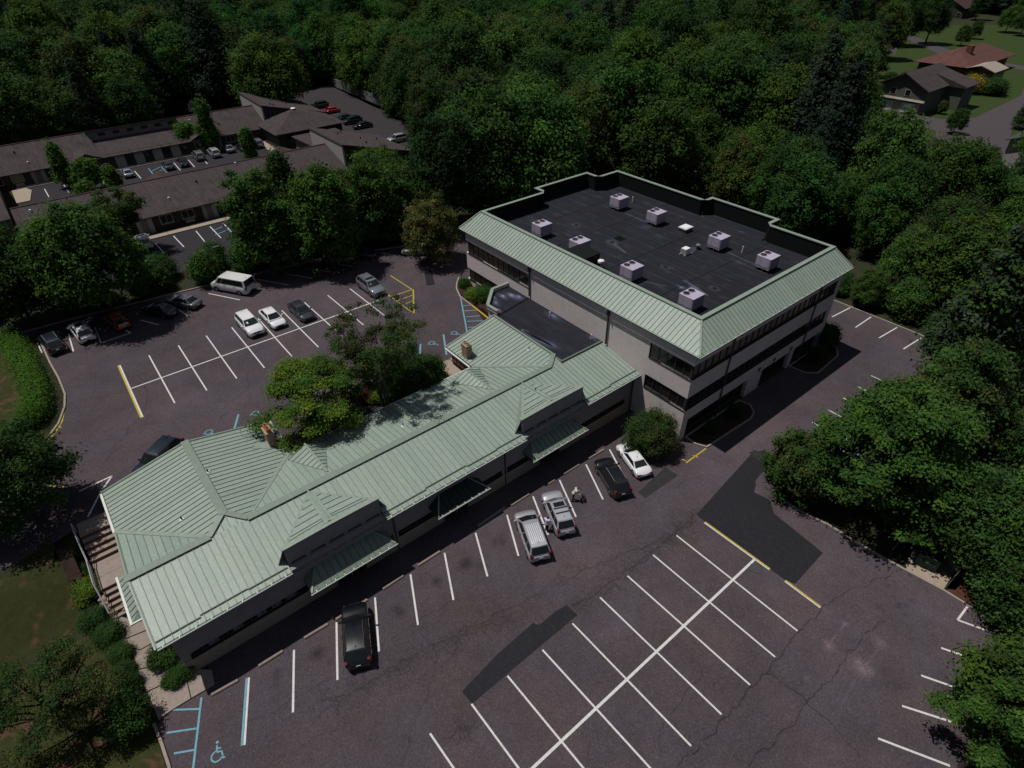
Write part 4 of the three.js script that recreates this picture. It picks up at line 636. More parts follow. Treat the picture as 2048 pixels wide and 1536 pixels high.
// flat-roofed link between the low building and the office block
{
  const pts = [[-5.3, 10.05], [-.02, 10.05], [-.02, 24.1], [-2.4, 24.1], [-4.8, 21.75], [-4.75, 20.1], [-5.3, 20.1]], box = [-6, 9, 0, 25];
  const dm = asphaltMaterial(512, box, [32, 33, 41], (x, X, m) => {
    x.strokeStyle = 'rgba(215,210,215,.22)'; for (const u of [-3.6, -1.9]) { x.lineWidth = .05 * m; x.beginPath(); x.moveTo(...X(u, 10.2)); x.lineTo(...X(u, 20.5)); x.stroke(); } x.strokeStyle = 'rgba(20,20,24,.8)'; x.lineWidth = .09 * m; x.beginPath(); x.moveTo(...X(-5.2, 19.8)); x.lineTo(...X(-.3, 20.6)); x.stroke();
    for (const [u, v, r, a] of [[-2.2, 22.6, .45, .7], [-1.4, 22.2, .6, .6], [-1, 21.4, .5, .6], [-3.6, 22, .4, .6], [-4.3, 20.6, .35, .6], [-3.1, 23, .5, .45], [-.8, 16.2, .6, .5], [-.6, 10.9, .4, .5]]) { blot(x, X, m, [u, v], r, '240,235,235', a); blot(x, X, m, [u + .2, v + .15], r * .4, '250,245,245', a); }
    blot(x, X, m, [-4.6, 13.4], .6, '215,195,180', .8); blot(x, X, m, [-4.2, 12.5], .6, '200,180,170', .7); x.fillStyle = 'rgba(20,20,22,.95)'; x.beginPath(); x.ellipse(...X(-4.5, 13.7), .13 * m, .55 * m, -.25, 0, 6.3); x.fill(); x.strokeStyle = 'rgba(200,180,170,.8)'; x.lineWidth = .08 * m; x.beginPath(); x.ellipse(...X(-4.55, 14), .3 * m, .9 * m, -.25, 3, 5.6); x.stroke();
    for (let i = 0; i < 60; i++) blot(x, X, m, [rr(-5, -.2), rr(10.3, 23)], rr(.1, .5), '200,195,200', rr(.03, .14));
  }, 2.6);
  const lk = new THREE.Group(); lk.name = 'flat_roof_link'; lowB.add(lk);
  M('link_wall', sheet(pts.map(([u, v]) => [u * .985 - .03, v - (v > 20.05 ? .05 : 0)]), 5.5, 5.5), mat.stucco, lk);
  M('roof_deck', asphaltSheet(pts, 5.56, box), dm, lk, true);
  const edge = [[-5.3, 20.15], [-4.75, 20.15], [-4.8, 21.75], [-2.4, 24.1], [-.02, 24.1]], q = [];
  for (let i = 1; i < edge.length - 1; i++) { const a = V(...edge[i], 5.72), b = V(...edge[i + 1], 5.72); q.push(bar(a, b, .22, .36)); } M('parapet', q, mat.stucco, lk);
  const q2 = []; for (let i = 1; i < edge.length - 1; i++) q2.push(bar(V(...edge[i], 5.93 + i * .003), V(...edge[i + 1], 5.93 + i * .003), .34, .05)); M('parapet_cap', q2, mat.trim, lk);
  M('edge_trim', [bx(-5.45, -.02, 9.92, 10.08, 5.1, 5.64), bx(-5.47, -5.28, 10.08, 20.1, 5.5, 5.63)], mat.gutterDark, lk);
  M('upstand', bx(-.22, -.01, 10.1, 24, 5.56, 5.92), mat.blackWall, lk);
}
pipeVent(-1.1, 16.4, 5.56, 'white vent pipe at the middle of the flat link roof', .55); pipeVent(-.8, 10.9, 5.56, 'white vent pipe at the front end of the flat link roof', .55);
const tiny = (u, v, h, label) => { const o = thing('roof_vent', label, 'roof vent', [u, v, h], 0, 'little black vents on the green roof'); M('pipe', rod(new THREE.Vector3(0, -.05, 0), new THREE.Vector3(0, .28, 0), .05), mat.black, o); const g = new THREE.CylinderGeometry(.13, .16, .03, 12); g.translate(0, .03, 0); M('boot', g, mat.pale, o); };
{ const q = (px, py, h) => S(px, py, h); let p = q(366, 1043, 5.1); tiny(p[0], p[1], zL(p[0]), 'little black vent low on the left slope of the left wing'); p = q(419, 950, 5.4); tiny(p[0], p[1], zL(p[0]), 'little black vent right of the left wing ridge'); p = q(807, 856, 5); tiny(p[0], p[1], zR(p[1]), 'little black vent on the rear slope between the trees'); p = q(1058, 705, 5.2); tiny(p[0], p[1], zW(p[0]), 'little black vent on the right wing slope'); p = q(1071, 783, 5.7); tiny(p[0], p[1], 5.75, 'little black vent on the right front dormer'); }
function chimney(u, v, h, hgt, wu, wv, label, clay, m) {
  const o = thing('chimney', label, 'chimney', [u, v, h - .4]), H = hgt + .4;
  M('stack', lb(0, H / 2, 0, wu, H, wv), m, o); M('crown', lb(0, H + .04, 0, wu + .06, .08, wv + .06), mat.brickTop, o);
  const n = clay ? 2 : 2; for (let i = 0; i < n; i++) { const y = clay ? .34 : .12, z = (i - .5) * wv * .5; M('flue', [lb(0, H + .08 + y / 2, z, wu * .5, y, wv * .38)], clay ? mat.clay : mat.brickTop, o); M('flue_hole', lb(0, H + .085 + y, z, wu * .32, .012, wv * .24), mat.black, o); }
  return o;
}
chimney(-29.35, 17.3, 4.75, 1.25, .55, 1.0, 'tan chimney with two orange clay flues beside the maple tree', true, mat.brick);
chimney(-10.65, 17.25, 4.75, 1.15, .6, .85, 'pale tan chimney on the right wing of the green roof', false, mat.brick);
M('cricket', [roofSlab([V(-30.9, 17.3, zL(-30.9) + .03), V(-29.6, 16.7, zL(-29.6) + .03), V(-29.6, 17.3, zL(-30.6) + .06)], .04), roofSlab([V(-30.9, 17.3, zL(-30.9) + .03), V(-29.6, 17.3, zL(-30.6) + .06), V(-29.6, 17.9, zL(-29.6) + .03)], .04), roofSlab([V(-9.0, 17.25, zW(-9) + .03), V(-10.4, 16.7, zW(-10.4) + .03), V(-10.4, 17.25, zW(-9.3) + .06)], .04), roofSlab([V(-9.0, 17.25, zW(-9) + .03), V(-10.4, 17.25, zW(-9.3) + .06), V(-10.4, 17.8, zW(-10.4) + .03)], .04)], mat.trim, lowB);
// steps down the left end
{
  const st = new THREE.Group(); st.name = 'steps'; scene.add(st); tag(st, 'two flights of concrete steps with landing at the left end of the low building', 'steps');
  const U0 = -43.1, U1 = -40.9; let v = 18.9, h = UP; const risers = 6, up1 = 5;
  M('landing', bx(U0, U1, 18.9, 20.4, 0, UP + .02), mat.concrete, st);
  for (let i = 0; i < up1; i++) { h -= UP / 11; M('step', bx(U0, U1, v - .42, v, 0, h), mat.concrete, st); M('riser_edge', bx(U0, U1, v - .03, v + .002, h + .002, h + UP / 11 - .004), mat.siding, st); v -= .42; }
  h -= 0; const vl = v; M('landing', bx(U0, U1, v - 2.3, v, 0, h - .01), mat.concrete, st); M('landing_joint', bx(U0, U1, v - 1.16, v - 1.13, h - .02, h - .005), mat.frame, st); v -= 2.3;
  for (let i = 0; i < 5; i++) { h -= UP / 11; M('step', bx(U0 + .1, U1, v - .36, v, 0, Math.max(.12, h)), mat.concrete, st); M('riser_edge', bx(U0 + .1, U1, v - .03, v + .002, h + .002, h + UP / 11 - .004), mat.siding, st); v -= .36; }
  const r = thing('handrail', 'pale metal handrail along the outer edge of the steps', 'handrail'), pts = [V(-43.2, 19.6, UP + .95), V(-43.2, 18.8, UP + .9), V(-43.2, vl, 1.45 + .9), V(-43.2, vl - 2.3, 1.45 + .9), V(-43.1, v, .95)], g = [];
  for (let i = 0; i < 4; i++) { g.push(rod(pts[i], pts[i + 1], .035)); g.push(rod(pts[i].clone().add(V(0, 0, -.42)), pts[i + 1].clone().add(V(0, 0, -.42)), .02)); } M('top_rail', g, mat.rail, r);
  for (const p of pts) M('post', rod(p, p.clone().add(V(0, 0, -.98)), .03), mat.rail, r); const bal = []; for (let k = 1; k < 24; k++) { const p = pts[2].clone().lerp(pts[3], k / 24); bal.push(rod(p, p.clone().add(V(0, 0, -.85)), .01, .01, 5)); } M('baluster', bal, mat.rail, r).userData.kind = 'stuff';
  const r2 = thing('handrail', 'short pale handrail beside the wall at the upper steps', 'handrail'); M('top_rail', [rod(V(-41, 19.4, UP + .9), V(-41, 18.9, UP + .9), .03), rod(V(-41, 18.9, UP + .9), V(-41, 16.9, UP - .2), .03)], mat.rail, r2); for (const [vv, hh] of [[19.4, UP + .9], [18.9, UP + .9], [16.9, UP - .2]]) M('post', rod(V(-41, vv, hh), V(-41, vv, hh - .85), .025), mat.rail, r2);
  // boulders beside the lower flight
  for (let i = 0; i < 26; i++) { const gq = new THREE.DodecahedronGeometry(rr(.16, .3), 1), p = gq.attributes.position; for (let k = 0; k < p.count; k++) { const s = 1 + .3 * NOISE.noise(p.getX(k) * 5 + i, p.getY(k) * 5, p.getZ(k) * 5); p.setXYZ(k, p.getX(k) * s * 1.25, p.getY(k) * s * .75, p.getZ(k) * s); } gq.rotateY(rnd() * 6); const a = i % 6, b = Math.floor(i / 6), c = S(205 + a * 9 + b * 3, 1203 + b * 9 - a * 3.4, .5 - b * .1); gq.computeVertexNormals(); if (i === 0) { var rocks = thing('rock_retaining_wall', 'low wall of tan boulders at the foot of the steps', 'stone wall'); } gq.translate(c[0], Math.max(.12, .75 - b * .16), -c[1]); M('boulder', gq, i % 3 ? mat.stone : std([.24, .2, .16], .9, T.concrete), rocks); }
}
// ---------------------------------------------------------------- vehicles
const carPaint = (c, met = .25, r = .32) => new THREE.MeshPhysicalMaterial({ color: lin(...c), metalness: met, roughness: r, clearcoat: 1, clearcoatRoughness: .05 });
const PAINT = { white: carPaint([.66, .66, .68], 0, .4), pearl: carPaint([.6, .6, .61], 0, .4), silver: carPaint([.42, .42, .47], .45, .36), grey: carPaint([.16, .17, .19], .5, .36), steel: carPaint([.20, .215, .25], .5, .36), dark: carPaint([.035, .038, .05], .3, .3), black: carPaint([.006, .007, .009], .1, .25), navy: carPaint([.012, .02, .03], .2, .28), orange: carPaint([.30, .07, .025], .2, .3), red: carPaint([.42, .03, .03], .1, .3), sage: carPaint([.33, .36, .32], .4, .36), green: carPaint([.02, .035, .025], .2, .3) };
const carGlass = new THREE.MeshPhysicalMaterial({ color: lin(.010, .013, .013), roughness: .05 }), lampRed = std([.13, .008, .010], .25), lampClear = std([.22, .23, .25], .12), carBlack = std([.012, .012, .013], .6), rimMat = std([.36, .36, .38], .35, null, { metalness: .7 }), plateMat = std([.55, .55, .5], .6);
// lengths in metres from the rear bumper; profile of the bonnet and boot line, greenhouse from its four side-view corners
const KIND = {
  sedan: { L: 4.75, W: 1.82, belt: .92, hood: .80, nose: .62, deck: .96, tail: .80, roof: 1.44, cab: [.42, 1.18, 2.72, 3.55], wr: .60, wb: .78, wheel: .32, axle: [.92, 3.78], doors: [.9, 2.15, 3.2] },
  coupe: { L: 4.8, W: 1.83, belt: .88, hood: .82, nose: .64, deck: .93, tail: .78, roof: 1.34, cab: [.75, 1.55, 2.75, 3.55], wr: .58, wb: .77, wheel: .32, axle: [.95, 3.8], doors: [1.5, 3.2] },
  suv: { L: 4.7, W: 1.88, belt: 1.08, hood: 1.02, nose: .82, deck: 1.08, tail: .98, roof: 1.70, cab: [.12, .62, 2.85, 3.55], wr: .66, wb: .83, wheel: .37, axle: [.9, 3.72], doors: [.95, 2.1, 3.25] },
  bigsuv: { L: 4.95, W: 1.96, belt: 1.12, hood: 1.10, nose: .88, deck: 1.12, tail: 1.0, roof: 1.78, cab: [.12, .58, 2.95, 3.7], wr: .70, wb: .87, wheel: .39, axle: [.95, 3.9], doors: [1.0, 2.2, 3.4] },
  minivan: { L: 5.1, W: 1.96, belt: 1.02, hood: .98, nose: .74, deck: 1.02, tail: .95, roof: 1.72, cab: [.1, .5, 3.2, 4.25], wr: .70, wb: .88, wheel: .34, axle: [.95, 3.95], doors: [1.4, 2.6, 3.75] },
  van: { L: 5.55, W: 2.06, belt: 1.22, hood: 1.28, nose: 1.0, deck: 1.22, tail: 1.15, roof: 2.08, cab: [.05, .18, 4.0, 4.75], wr: .86, wb: .97, wheel: .36, axle: [1.15, 4.6], doors: [1.6, 3.1, 4.05] },
  hatch: { L: 4.3, W: 1.78, belt: .95, hood: .90, nose: .70, deck: .98, tail: .88, roof: 1.50, cab: [.15, .75, 2.6, 3.35], wr: .60, wb: .77, wheel: .32, axle: [.8, 3.42], doors: [.8, 1.95, 3.0] },
};
const _geo = {};
function quadPane(c, s0, s1, t0, t1, out) { // c: 4 corners (bottom a, bottom b, top b, top a)
  const at = (s, t) => c[0].clone().lerp(c[1], s).lerp(c[3].clone().lerp(c[2], s), t), q = [at(s0, t0), at(s1, t0), at(s1, t1), at(s0, t1)];
  let n = normalOf(q); if (n.dot(out) < 0) { q.reverse(); n.negate(); } return slab(q, n, -.02, .012);
}
function carGeometry(kind) {
  if (_geo[kind]) return _geo[kind];
  const k = KIND[kind], { L, W } = k, X = x => x - L / 2, hw = W / 2, G = {};
  // lower body lofted through stations
  const st = [], N = 26;
  for (let i = 0; i <= N; i++) {
    const x = L * (i / N), e = Math.min(x, L - x), end = Math.min(1, e / .55), round = Math.sqrt(1 - Math.pow(1 - end, 2)), front = x > L / 2;
    const w = hw * (.80 + .20 * round), [c0, , , c3] = k.cab;
    let top;
    if (x < c0 + .1) top = k.tail + (k.deck - k.tail) * sstep(x, 0, Math.max(.15, c0 * .6)); else if (x > c3 - .15) top = k.hood + (k.belt - k.hood) * sstep(x, c3 + .25, c3 - .15) - (k.hood - k.nose) * Math.pow(sstep(x, L - .75, L), 1.6) * 1; else top = k.belt + (k.deck - k.belt) * sstep(x, c0 + 1.2, c0);
    top -= (1 - round) * .10; const bot = .22 + (1 - round) * .10;
    st.push({ x: X(x), w, top, bot });
  }
  const ring = s => { const h = s.top - s.bot; return [[s.w * .84, s.bot], [s.w * .955, s.bot + .06], [s.w, s.bot + h * .36], [s.w * .995, s.bot + h * .62], [s.w * .965, s.top - .09], [s.w * .92, s.top - .03], [s.w * .82, s.top], [s.w * .4, s.top + .025], [0, s.top + .03]]; };
  const pos = [], idx = [], R = st.map(s => { const r = ring(s), full = r.concat(r.slice(0, -1).reverse().map(([z, y]) => [-z, y])); return full; }), m = R[0].length;
  st.forEach((s, i) => R[i].forEach(([z, y]) => pos.push(s.x, y, z)));
  for (let i = 0; i < N; i++) for (let j = 0; j < m - 1; j++) { const a = i * m + j; idx.push(a, a + 1, a + m, a + 1, a + m + 1, a + m); }
  for (const i of [0, N]) { const b = pos.length / 3; pos.push(st[i].x + (i ? .03 : -.03), (st[i].top + st[i].bot) / 2, 0); for (let j = 0; j < m - 1; j++) { const a = i * m + j; i ? idx.push(a, a + 1, b) : idx.push(a + 1, a, b); } }
  for (let i = 0; i < N; i++) idx.push(i * m, (i + 1) * m, i * m + m - 1, (i + 1) * m, (i + 1) * m + m - 1, i * m + m - 1);
  let g = new THREE.BufferGeometry(); g.setAttribute('position', new THREE.Float32BufferAttribute(pos, 3)); g.setIndex(idx); g.computeVertexNormals();
  G.body = toCreasedNormals(g, .7);
  // greenhouse
  const [c0, c1, c2, c3] = k.cab.map(X), y0 = k.belt - .02, y1 = k.roof - .05, wb = k.wb, wr = k.wr, P3 = (x, y, z) => new THREE.Vector3(x, y, z);
  const rings = [[[c0, wb], [c3, wb]], [[c1, wr], [c2, wr]], [[c1 + .12, wr - .07], [c2 - .14, wr - .07]]].map(([[a, w], [b, w2]], i) => [P3(a, [y0, y1, k.roof][i], -w), P3(a - .03, [y0, y1, k.roof][i], 0), P3(a, [y0, y1, k.roof][i], w), P3((a + b) / 2, [y0, y1, k.roof + .012][i], w + .015), P3(b, [y0, y1, k.roof][i], w2), P3(b + (i < 1 ? .13 : .05), [y0, y1, k.roof][i], 0), P3(b, [y0, y1, k.roof][i], -w2), P3((a + b) / 2, [y0, y1, k.roof + .012][i], -w - .015)]);
  const p2 = [], i2 = []; rings.flat().forEach(p => p2.push(p.x, p.y, p.z)); for (let r = 0; r < 2; r++) for (let j = 0; j < 8; j++) { const a = r * 8 + j, b = r * 8 + (j + 1) % 8; i2.push(a, b, a + 8, b, b + 8, a + 8); } const cc = p2.length / 3; p2.push((c1 + c2) / 2, k.roof + .03, 0); for (let j = 0; j < 8; j++) i2.push(16 + j, 16 + (j + 1) % 8, cc);
  g = new THREE.BufferGeometry(); g.setAttribute('position', new THREE.Float32BufferAttribute(p2, 3)); g.setIndex(i2); g.computeVertexNormals(); G.cabin = toCreasedNormals(g, .55);
  const [b, t] = rings, oF = P3(1, .5, 0), oR = P3(-1, .5, 0);
  G.windshield = join([quadPane([b[4], b[5], t[5], t[4]], .07, 1, .10, .93, oF), quadPane([b[5], b[6], t[6], t[5]], 0, .93, .10, .93, oF)]);
  G.rear = join([quadPane([b[0], b[1], t[1], t[0]], .1, 1, kind === 'suv' || kind === 'minivan' || kind === 'bigsuv' || kind === 'van' ? .08 : .08, .9, oR), quadPane([b[1], b[2], t[2], t[1]], 0, .9, .08, .9, oR)]);
  G.sides = [];
  const edges = [...k.doors]; // side glass split at the pillars
  const s = z => { const q = z > 0 ? [b[2], b[4], t[4], t[2]] : [b[0], b[6], t[6], t[0]], out = P3(0, .2, z); return (f0, f1) => { const sk = quadPane(q.map(v => v.clone().add(P3(0, 0, z * .012))), f0, f1, .12, .90, out); return sk; }; };
  const Lc = c3 - c0; let cuts = [0.045, ...edges.slice(1, -1).map(d => (X(d) - c0) / Lc), .955]; if (kind === 'minivan' || kind === 'bigsuv' || kind === 'suv') cuts = [.05, .30, .60, .955]; if (kind === 'van') cuts = [.05, .80, .955];
  for (const z of [1, -1]) for (let i = 0; i < cuts.length - 1; i++) G.sides.push(s(z)(cuts[i] + .014, cuts[i + 1] - .014));
  const wr_ = k.wheel; const ty = new THREE.CylinderGeometry(wr_, wr_, .22, 24); ty.rotateX(Math.PI / 2); G.tyre = ty; const ri = new THREE.CylinderGeometry(wr_ * .66, wr_ * .62, .235, 20); ri.rotateX(Math.PI / 2); G.rim = ri;
  const hub = []; for (let i = 0; i < 5; i++) hub.push(lb(0, 0, 0, wr_ * 1.1, .05, .24, 0, 0, i * Math.PI / 5)); G.spokes = join(hub);
  G.arch = join([0, 1].flatMap(a => [1, -1].map(z => { const c = new THREE.CylinderGeometry(wr_ + .07, wr_ + .07, .05, 26); c.rotateX(Math.PI / 2); c.translate(X(k.axle[a]), wr_ + .02, z * (hw * .985 - .02)); return c; })));
  const f = X(L), r = X(0), ly = k.nose - .06;
  G.head = [1, -1].map(z => lb(f - .17, ly - .07, z * hw * .66, .20, .11, .34, z * .4)); G.tail = [1, -1].map(z => kind === 'sedan' || kind === 'coupe' ? lb(r + .10, k.tail - .12, z * hw * .66, .22, .15, .44, -z * .2) : lb(r + .12, k.tail + (kind === 'van' ? -.1 : .02), z * hw * .80, .24, .42, .18, -z * .2));
  G.grille = lb(f + .005, ly - .10, 0, .06, .16, W * .42); G.bumper = [lb(f - .02, .36, 0, .12, .14, W * .62), lb(r + .02, .36, 0, .12, .14, W * .66)];
  G.plate = [lb(r - .04, k.tail - .22, 0, .02, .12, .32)];
  G.mirror = [1, -1].map(z => join([lb(c3 - .30, k.belt + .06, z * (hw + .10), .12, .16, .20), lb(c3 - .26, k.belt + .0, z * (hw - .01), .06, .05, .12)]));
  G.handle = [1, -1].flatMap(z => k.doors.slice(0, -1).map(d => lb(X(d) + .22, k.belt - .12, z * (hw * .975), .18, .03, .03)));
  G.seam = join([1, -1].flatMap(z => k.doors.map(d => lb(X(d), (k.belt + .34) / 2 + .04, z * hw * .982, .012, k.belt - .48, .03)).concat([lb((X(k.doors[0]) + X(k.doors[k.doors.length - 1])) / 2, .33, z * hw * .975, X(k.doors[k.doors.length - 1]) - X(k.doors[0]), .012, .04)])));
  G.hoodSeam = lb(X(L) - .55, (k.hood + k.nose) / 2 + .055, 0, .014, .02, W * .62);
  return _geo[kind] = G;
}
function car(kind, paint, label, at, dir, { cat = 'car', rails, bars, roof, ribs, cladding, name = 'parked_car', group } = {}) {
  const k = KIND[kind], G = carGeometry(kind), [u, v, h] = at, pm = PAINT[paint] ?? paint;
  const o = thing(name, label, cat, [u, v, h], Math.atan2(dir[1], dir[0]), group), add = (n, g, m, p = o) => { const q = shadows(new THREE.Mesh(g, m)); q.name = n; p.add(q); return q; };
  add('body', G.body, pm); add('roof', G.cabin, pm); add('windshield', G.windshield, carGlass); add('rear_window', G.rear, carGlass); G.sides.forEach(g => add('side_window', g, carGlass)); add('wheel_arch', G.arch, carBlack);
  for (const a of [0, 1]) for (const z of [1, -1]) { const w = new THREE.Group(); w.name = 'wheel'; w.position.set(k.axle[a] - k.L / 2, k.wheel, z * (k.W / 2 - .095)); o.add(w); add('tyre', G.tyre, mat.rubber, w); add('rim', G.rim, carBlack, w); add('spokes', G.spokes, rimMat, w); }
  G.head.forEach(g => add('headlight', g, lampClear)); G.tail.forEach(g => add('taillight', g, lampRed)); add('grille', G.grille, carBlack); G.bumper.forEach(g => add('bumper_trim', g, carBlack)); G.plate.forEach(g => add('licence_plate', g, plateMat)); G.mirror.forEach(g => add('mirror', g, cladding ? carBlack : pm)); G.handle.forEach(g => add('door_handle', g, pm)); add('door_seam', G.seam, carBlack); add('bonnet_seam', G.hoodSeam, carBlack);
  o.scale.setScalar(kind === 'coupe' ? .83 : kind === 'van' ? .94 : .88);
  const [, c1, c2] = k.cab.map(x => x - k.L / 2), ry = k.roof + .035;
  if (rails) for (const z of [1, -1]) { const q = M('roof_rail', [lb((c1 + c2) / 2, ry + .03, z * (k.wr - .08), c2 - c1 - .4, .035, .04), lb(c1 + .35, ry - .01, z * (k.wr - .08), .06, .06, .03), lb(c2 - .35, ry - .01, z * (k.wr - .08), .06, .06, .03)], rails === 'bright' ? rimMat : carBlack, o); }
  if (bars) for (const x of [c1 + .75, c2 - .95]) M('roof_bar', lb(x, ry + .05, 0, .09, .03, k.wr * 2 - .12), carBlack, o);
  if (roof) M('sunroof', lb(c2 - (roof === 'large' ? .72 : .52), ry - .008, 0, roof === 'large' ? .85 : .5, .02, k.wr * 1.45), carGlass, o);
  if (ribs) for (let i = -3; i <= 3; i++) M('roof_rib', lb((c1 + c2) / 2 - .1, ry + .004, i * .165, c2 - c1 - .7, .03, .04), PAINT.white, o);
  if (cladding) M('side_trim', [1, -1].map(z => lb(0, .3, z * k.W * .492, k.L * .5, .12, .03)), carBlack, o);
  M('antenna_fin', lb(c1 + .3, ry + .03, 0, .14, .07, .03), carBlack, o);
  return o;
}
const low3 = (x, y) => [...S(x, y), 0.006], up3 = (x, y) => [...S(x, y, UP), UP + .006];
const IN = [.42, .91], DN = [.02, -1], LT = [-.53, .85];
car('bigsuv', 'black', 'glossy black sport utility parked alone nose in at the low building', low3(716, 1278), [.40, .915], { rails: 1, cat: 'car' });
car('minivan', 'silver', 'silver minivan with ribbed roof, left of the silver crossover', low3(1064, 1078), [.40, .915], { ribs: 1, cat: 'minivan', name: 'parked_minivan' });
car('suv', 'silver', 'silver crossover with sunroof and two dark roof bars beside the person in purple', low3(1116, 1034), [.40, .915], { bars: 1, roof: 1, cat: 'car' });
car('suv', 'black', 'black wagon with bright roof rails beside the white coupe', low3(1223, 963), [.36, .93], { rails: 'bright', cat: 'car' });
car('coupe', 'white', 'white two door coupe next to the clipped round tree', low3(1266, 926), [.33, .945], { cat: 'car' });
car('bigsuv', 'white', 'white sport utility facing the centre line, left of the white sedan', up3(502, 658), DN, {});
car('sedan', 'white', 'white sedan between the white sport utility and the dark sedan', up3(547, 643), DN, {});
car('sedan', 'dark', 'charcoal sedan in the rear double row', up3(604, 629), DN, {});
car('bigsuv', 'steel', 'blue grey sport utility beside the yellow hatched end bay', up3(743, 581), DN, { roof: 1, rails: 1 });
car('van', 'pearl', 'white passenger van with dark side glass under the trees', up3(470, 580), LT, { cat: 'van', name: 'parked_van' });
car('sedan', 'steel', 'pale blue silver sedan dappled by shade near the top of the rear lot', up3(678, 520), LT, {});
car('sedan', 'navy', 'dark sedan in deep shade right of the blue silver sedan', up3(722, 513), LT, {});
car('sedan', 'sage', 'pale green silver sedan beside the golden green tree', up3(837, 507), [-.80, .6], {});
car('sedan', 'grey', 'grey sedan at the shady edge of the rear lot below the van', up3(370, 611), LT, {});
car('suv', 'navy', 'dark blue sport utility with bright roof rails at the rear lot left corner', up3(110, 694), [-.12, .99], { rails: 'bright' });
car('suv', 'white', 'white crossover with black sunroof at the left edge of the rear lot', up3(169, 672), [-.1, .99], { roof: 'large', rails: 1 });
car('hatch', 'orange', 'orange red hatchback in tree shade', up3(238, 650), [-.2, .98], {});
car('sedan', 'black', 'black sedan nearly lost in tree shade', up3(322, 628), LT, {});
car('bigsuv', 'navy', 'large black car parked behind the left wing of the green roof', [-36.7, 23.0, UP + .006], [-.81, -.59], {});
car('suv', 'white', 'white car hidden under the two maples', low3(1690, 905), [.2, -.98], {});
car('suv', 'silver', 'silver car under the left trees, mostly hidden', up3(112, 606), [-.6, .8], {});
// cars at the neighbouring motel
car('suv', 'white', 'white crossover in front of the near motel wing', up3(291, 491), [.05, 1], { roof: 1 });
car('hatch', 'navy', 'blue car half hidden in the hedge below the motel bay', up3(305, 531), [.2, 1], {});
[[148, 371, 'black', 'sedan', 'black car in the motel court behind the left roof edge'], [174, 360, 'white', 'sedan', 'white car in the motel court behind a young tree'], [214, 356, 'white', 'suv', 'white car in the motel court left of the silver one'], [257, 351, 'steel', 'sedan', 'silver car in the motel court beside an empty bay'], [338, 336, 'dark', 'sedan', 'dark sedan right of the blue hatched aisle in the motel court'], [367, 330, 'black', 'sedan', 'black car second from the blue aisle in the motel court'], [399, 318, 'grey', 'suv', 'dark car with bright roof rails in the motel court'], [430, 312, 'silver', 'suv', 'grey car fourth from the blue aisle in the motel court'], [458, 302, 'steel', 'sedan', 'pale silver car left of the slim tree in the motel court'], [486, 300, 'black', 'sedan', 'black car behind the slim tree in the motel court'], [516, 293, 'grey', 'suv', 'grey car at the right end of the motel court']].forEach(([x, y, p, k, l]) => car(k, p, l, up3(x, y), [.03, 1], { rails: l.includes('rails') ? 'bright' : 0 }));
[[640, 216, 'green', 'suv', 'dark green car at the back of the motel side lot'], [662, 226, 'red', 'sedan', 'red car in the motel side lot'], [688, 241, 'navy', 'sedan', 'dark car between the red and black cars of the motel side lot'], [706, 247, 'black', 'suv', 'black car in the middle of the motel side lot'], [726, 256, 'black', 'sedan', 'black car nearest the round shrub of the motel side lot'], [795, 284, 'silver', 'suv', 'pale car at the front of the motel side lot']].forEach(([x, y, p, k, l]) => car(k, p, l, up3(x, y), [-1, .05], {}));
car('van', 'white', 'white van on the road behind the motel', up3(400, 222), [1, .1], { cat: 'van', name: 'parked_van' });

// ---------------------------------------------------------------- people
function blobMesh(bones, cell, extra = []) { // one continuous surface from tapered bones [a, b, ra, rb]
  const box = new THREE.Box3(); bones.forEach(([a, b, r, s]) => { const m = Math.max(r, s) + .03; for (const p of [a, b]) { box.expandByPoint(p.clone().addScalar(m)); box.expandByPoint(p.clone().addScalar(-m)); } });
  const c = box.getCenter(new THREE.Vector3()), size = box.getSize(new THREE.Vector3()), half = Math.max(size.x, size.y, size.z) / 2 + .03, n = Math.min(150, Math.ceil(half * 2 / cell));
  const mc = new MarchingCubes(n, new THREE.MeshBasicMaterial(), false, false, 400000); mc.isolation = 0; const f = mc.field, ab = new THREE.Vector3(), ap = new THREE.Vector3(), p = new THREE.Vector3();
  for (let z = 0; z < n; z++) for (let y = 0; y < n; y++) for (let x = 0; x < n; x++) {
    p.set((x - n / 2) / (n / 2) * half, (y - n / 2) / (n / 2) * half, (z - n / 2) / (n / 2) * half).add(c); let d = 9;
    for (const [a, b, r, s] of bones) { ab.subVectors(b, a); ap.subVectors(p, a); const t = Math.max(0, Math.min(1, ap.dot(ab) / (ab.lengthSq() || 1e-9))), e = ap.addScaledVector(ab, -t).length() - (r + (s - r) * t), k = .025, hh = Math.max(k - Math.abs(d - e), 0) / k; d = Math.min(d, e) - hh * hh * k * .25; }
    f[z * n * n + y * n + x] = -d;
  }
  mc.update(); const cnt = mc.count ?? mc.geometry.drawRange.count, g = new THREE.BufferGeometry(), P0 = mc.positionArray.slice(0, cnt * 3), N0 = mc.normalArray.slice(0, cnt * 3);
  for (let i = 0; i < cnt; i++) { P0[i * 3] = P0[i * 3] * half + c.x; P0[i * 3 + 1] = P0[i * 3 + 1] * half + c.y; P0[i * 3 + 2] = P0[i * 3 + 2] * half + c.z; }
  g.setAttribute('position', new THREE.BufferAttribute(P0, 3)); g.setAttribute('normal', new THREE.BufferAttribute(N0, 3)); g.computeVertexNormals(); return g;
}
const v3 = (x, y, z) => new THREE.Vector3(x, y, z), skin = std([.36, .22, .16], .6);
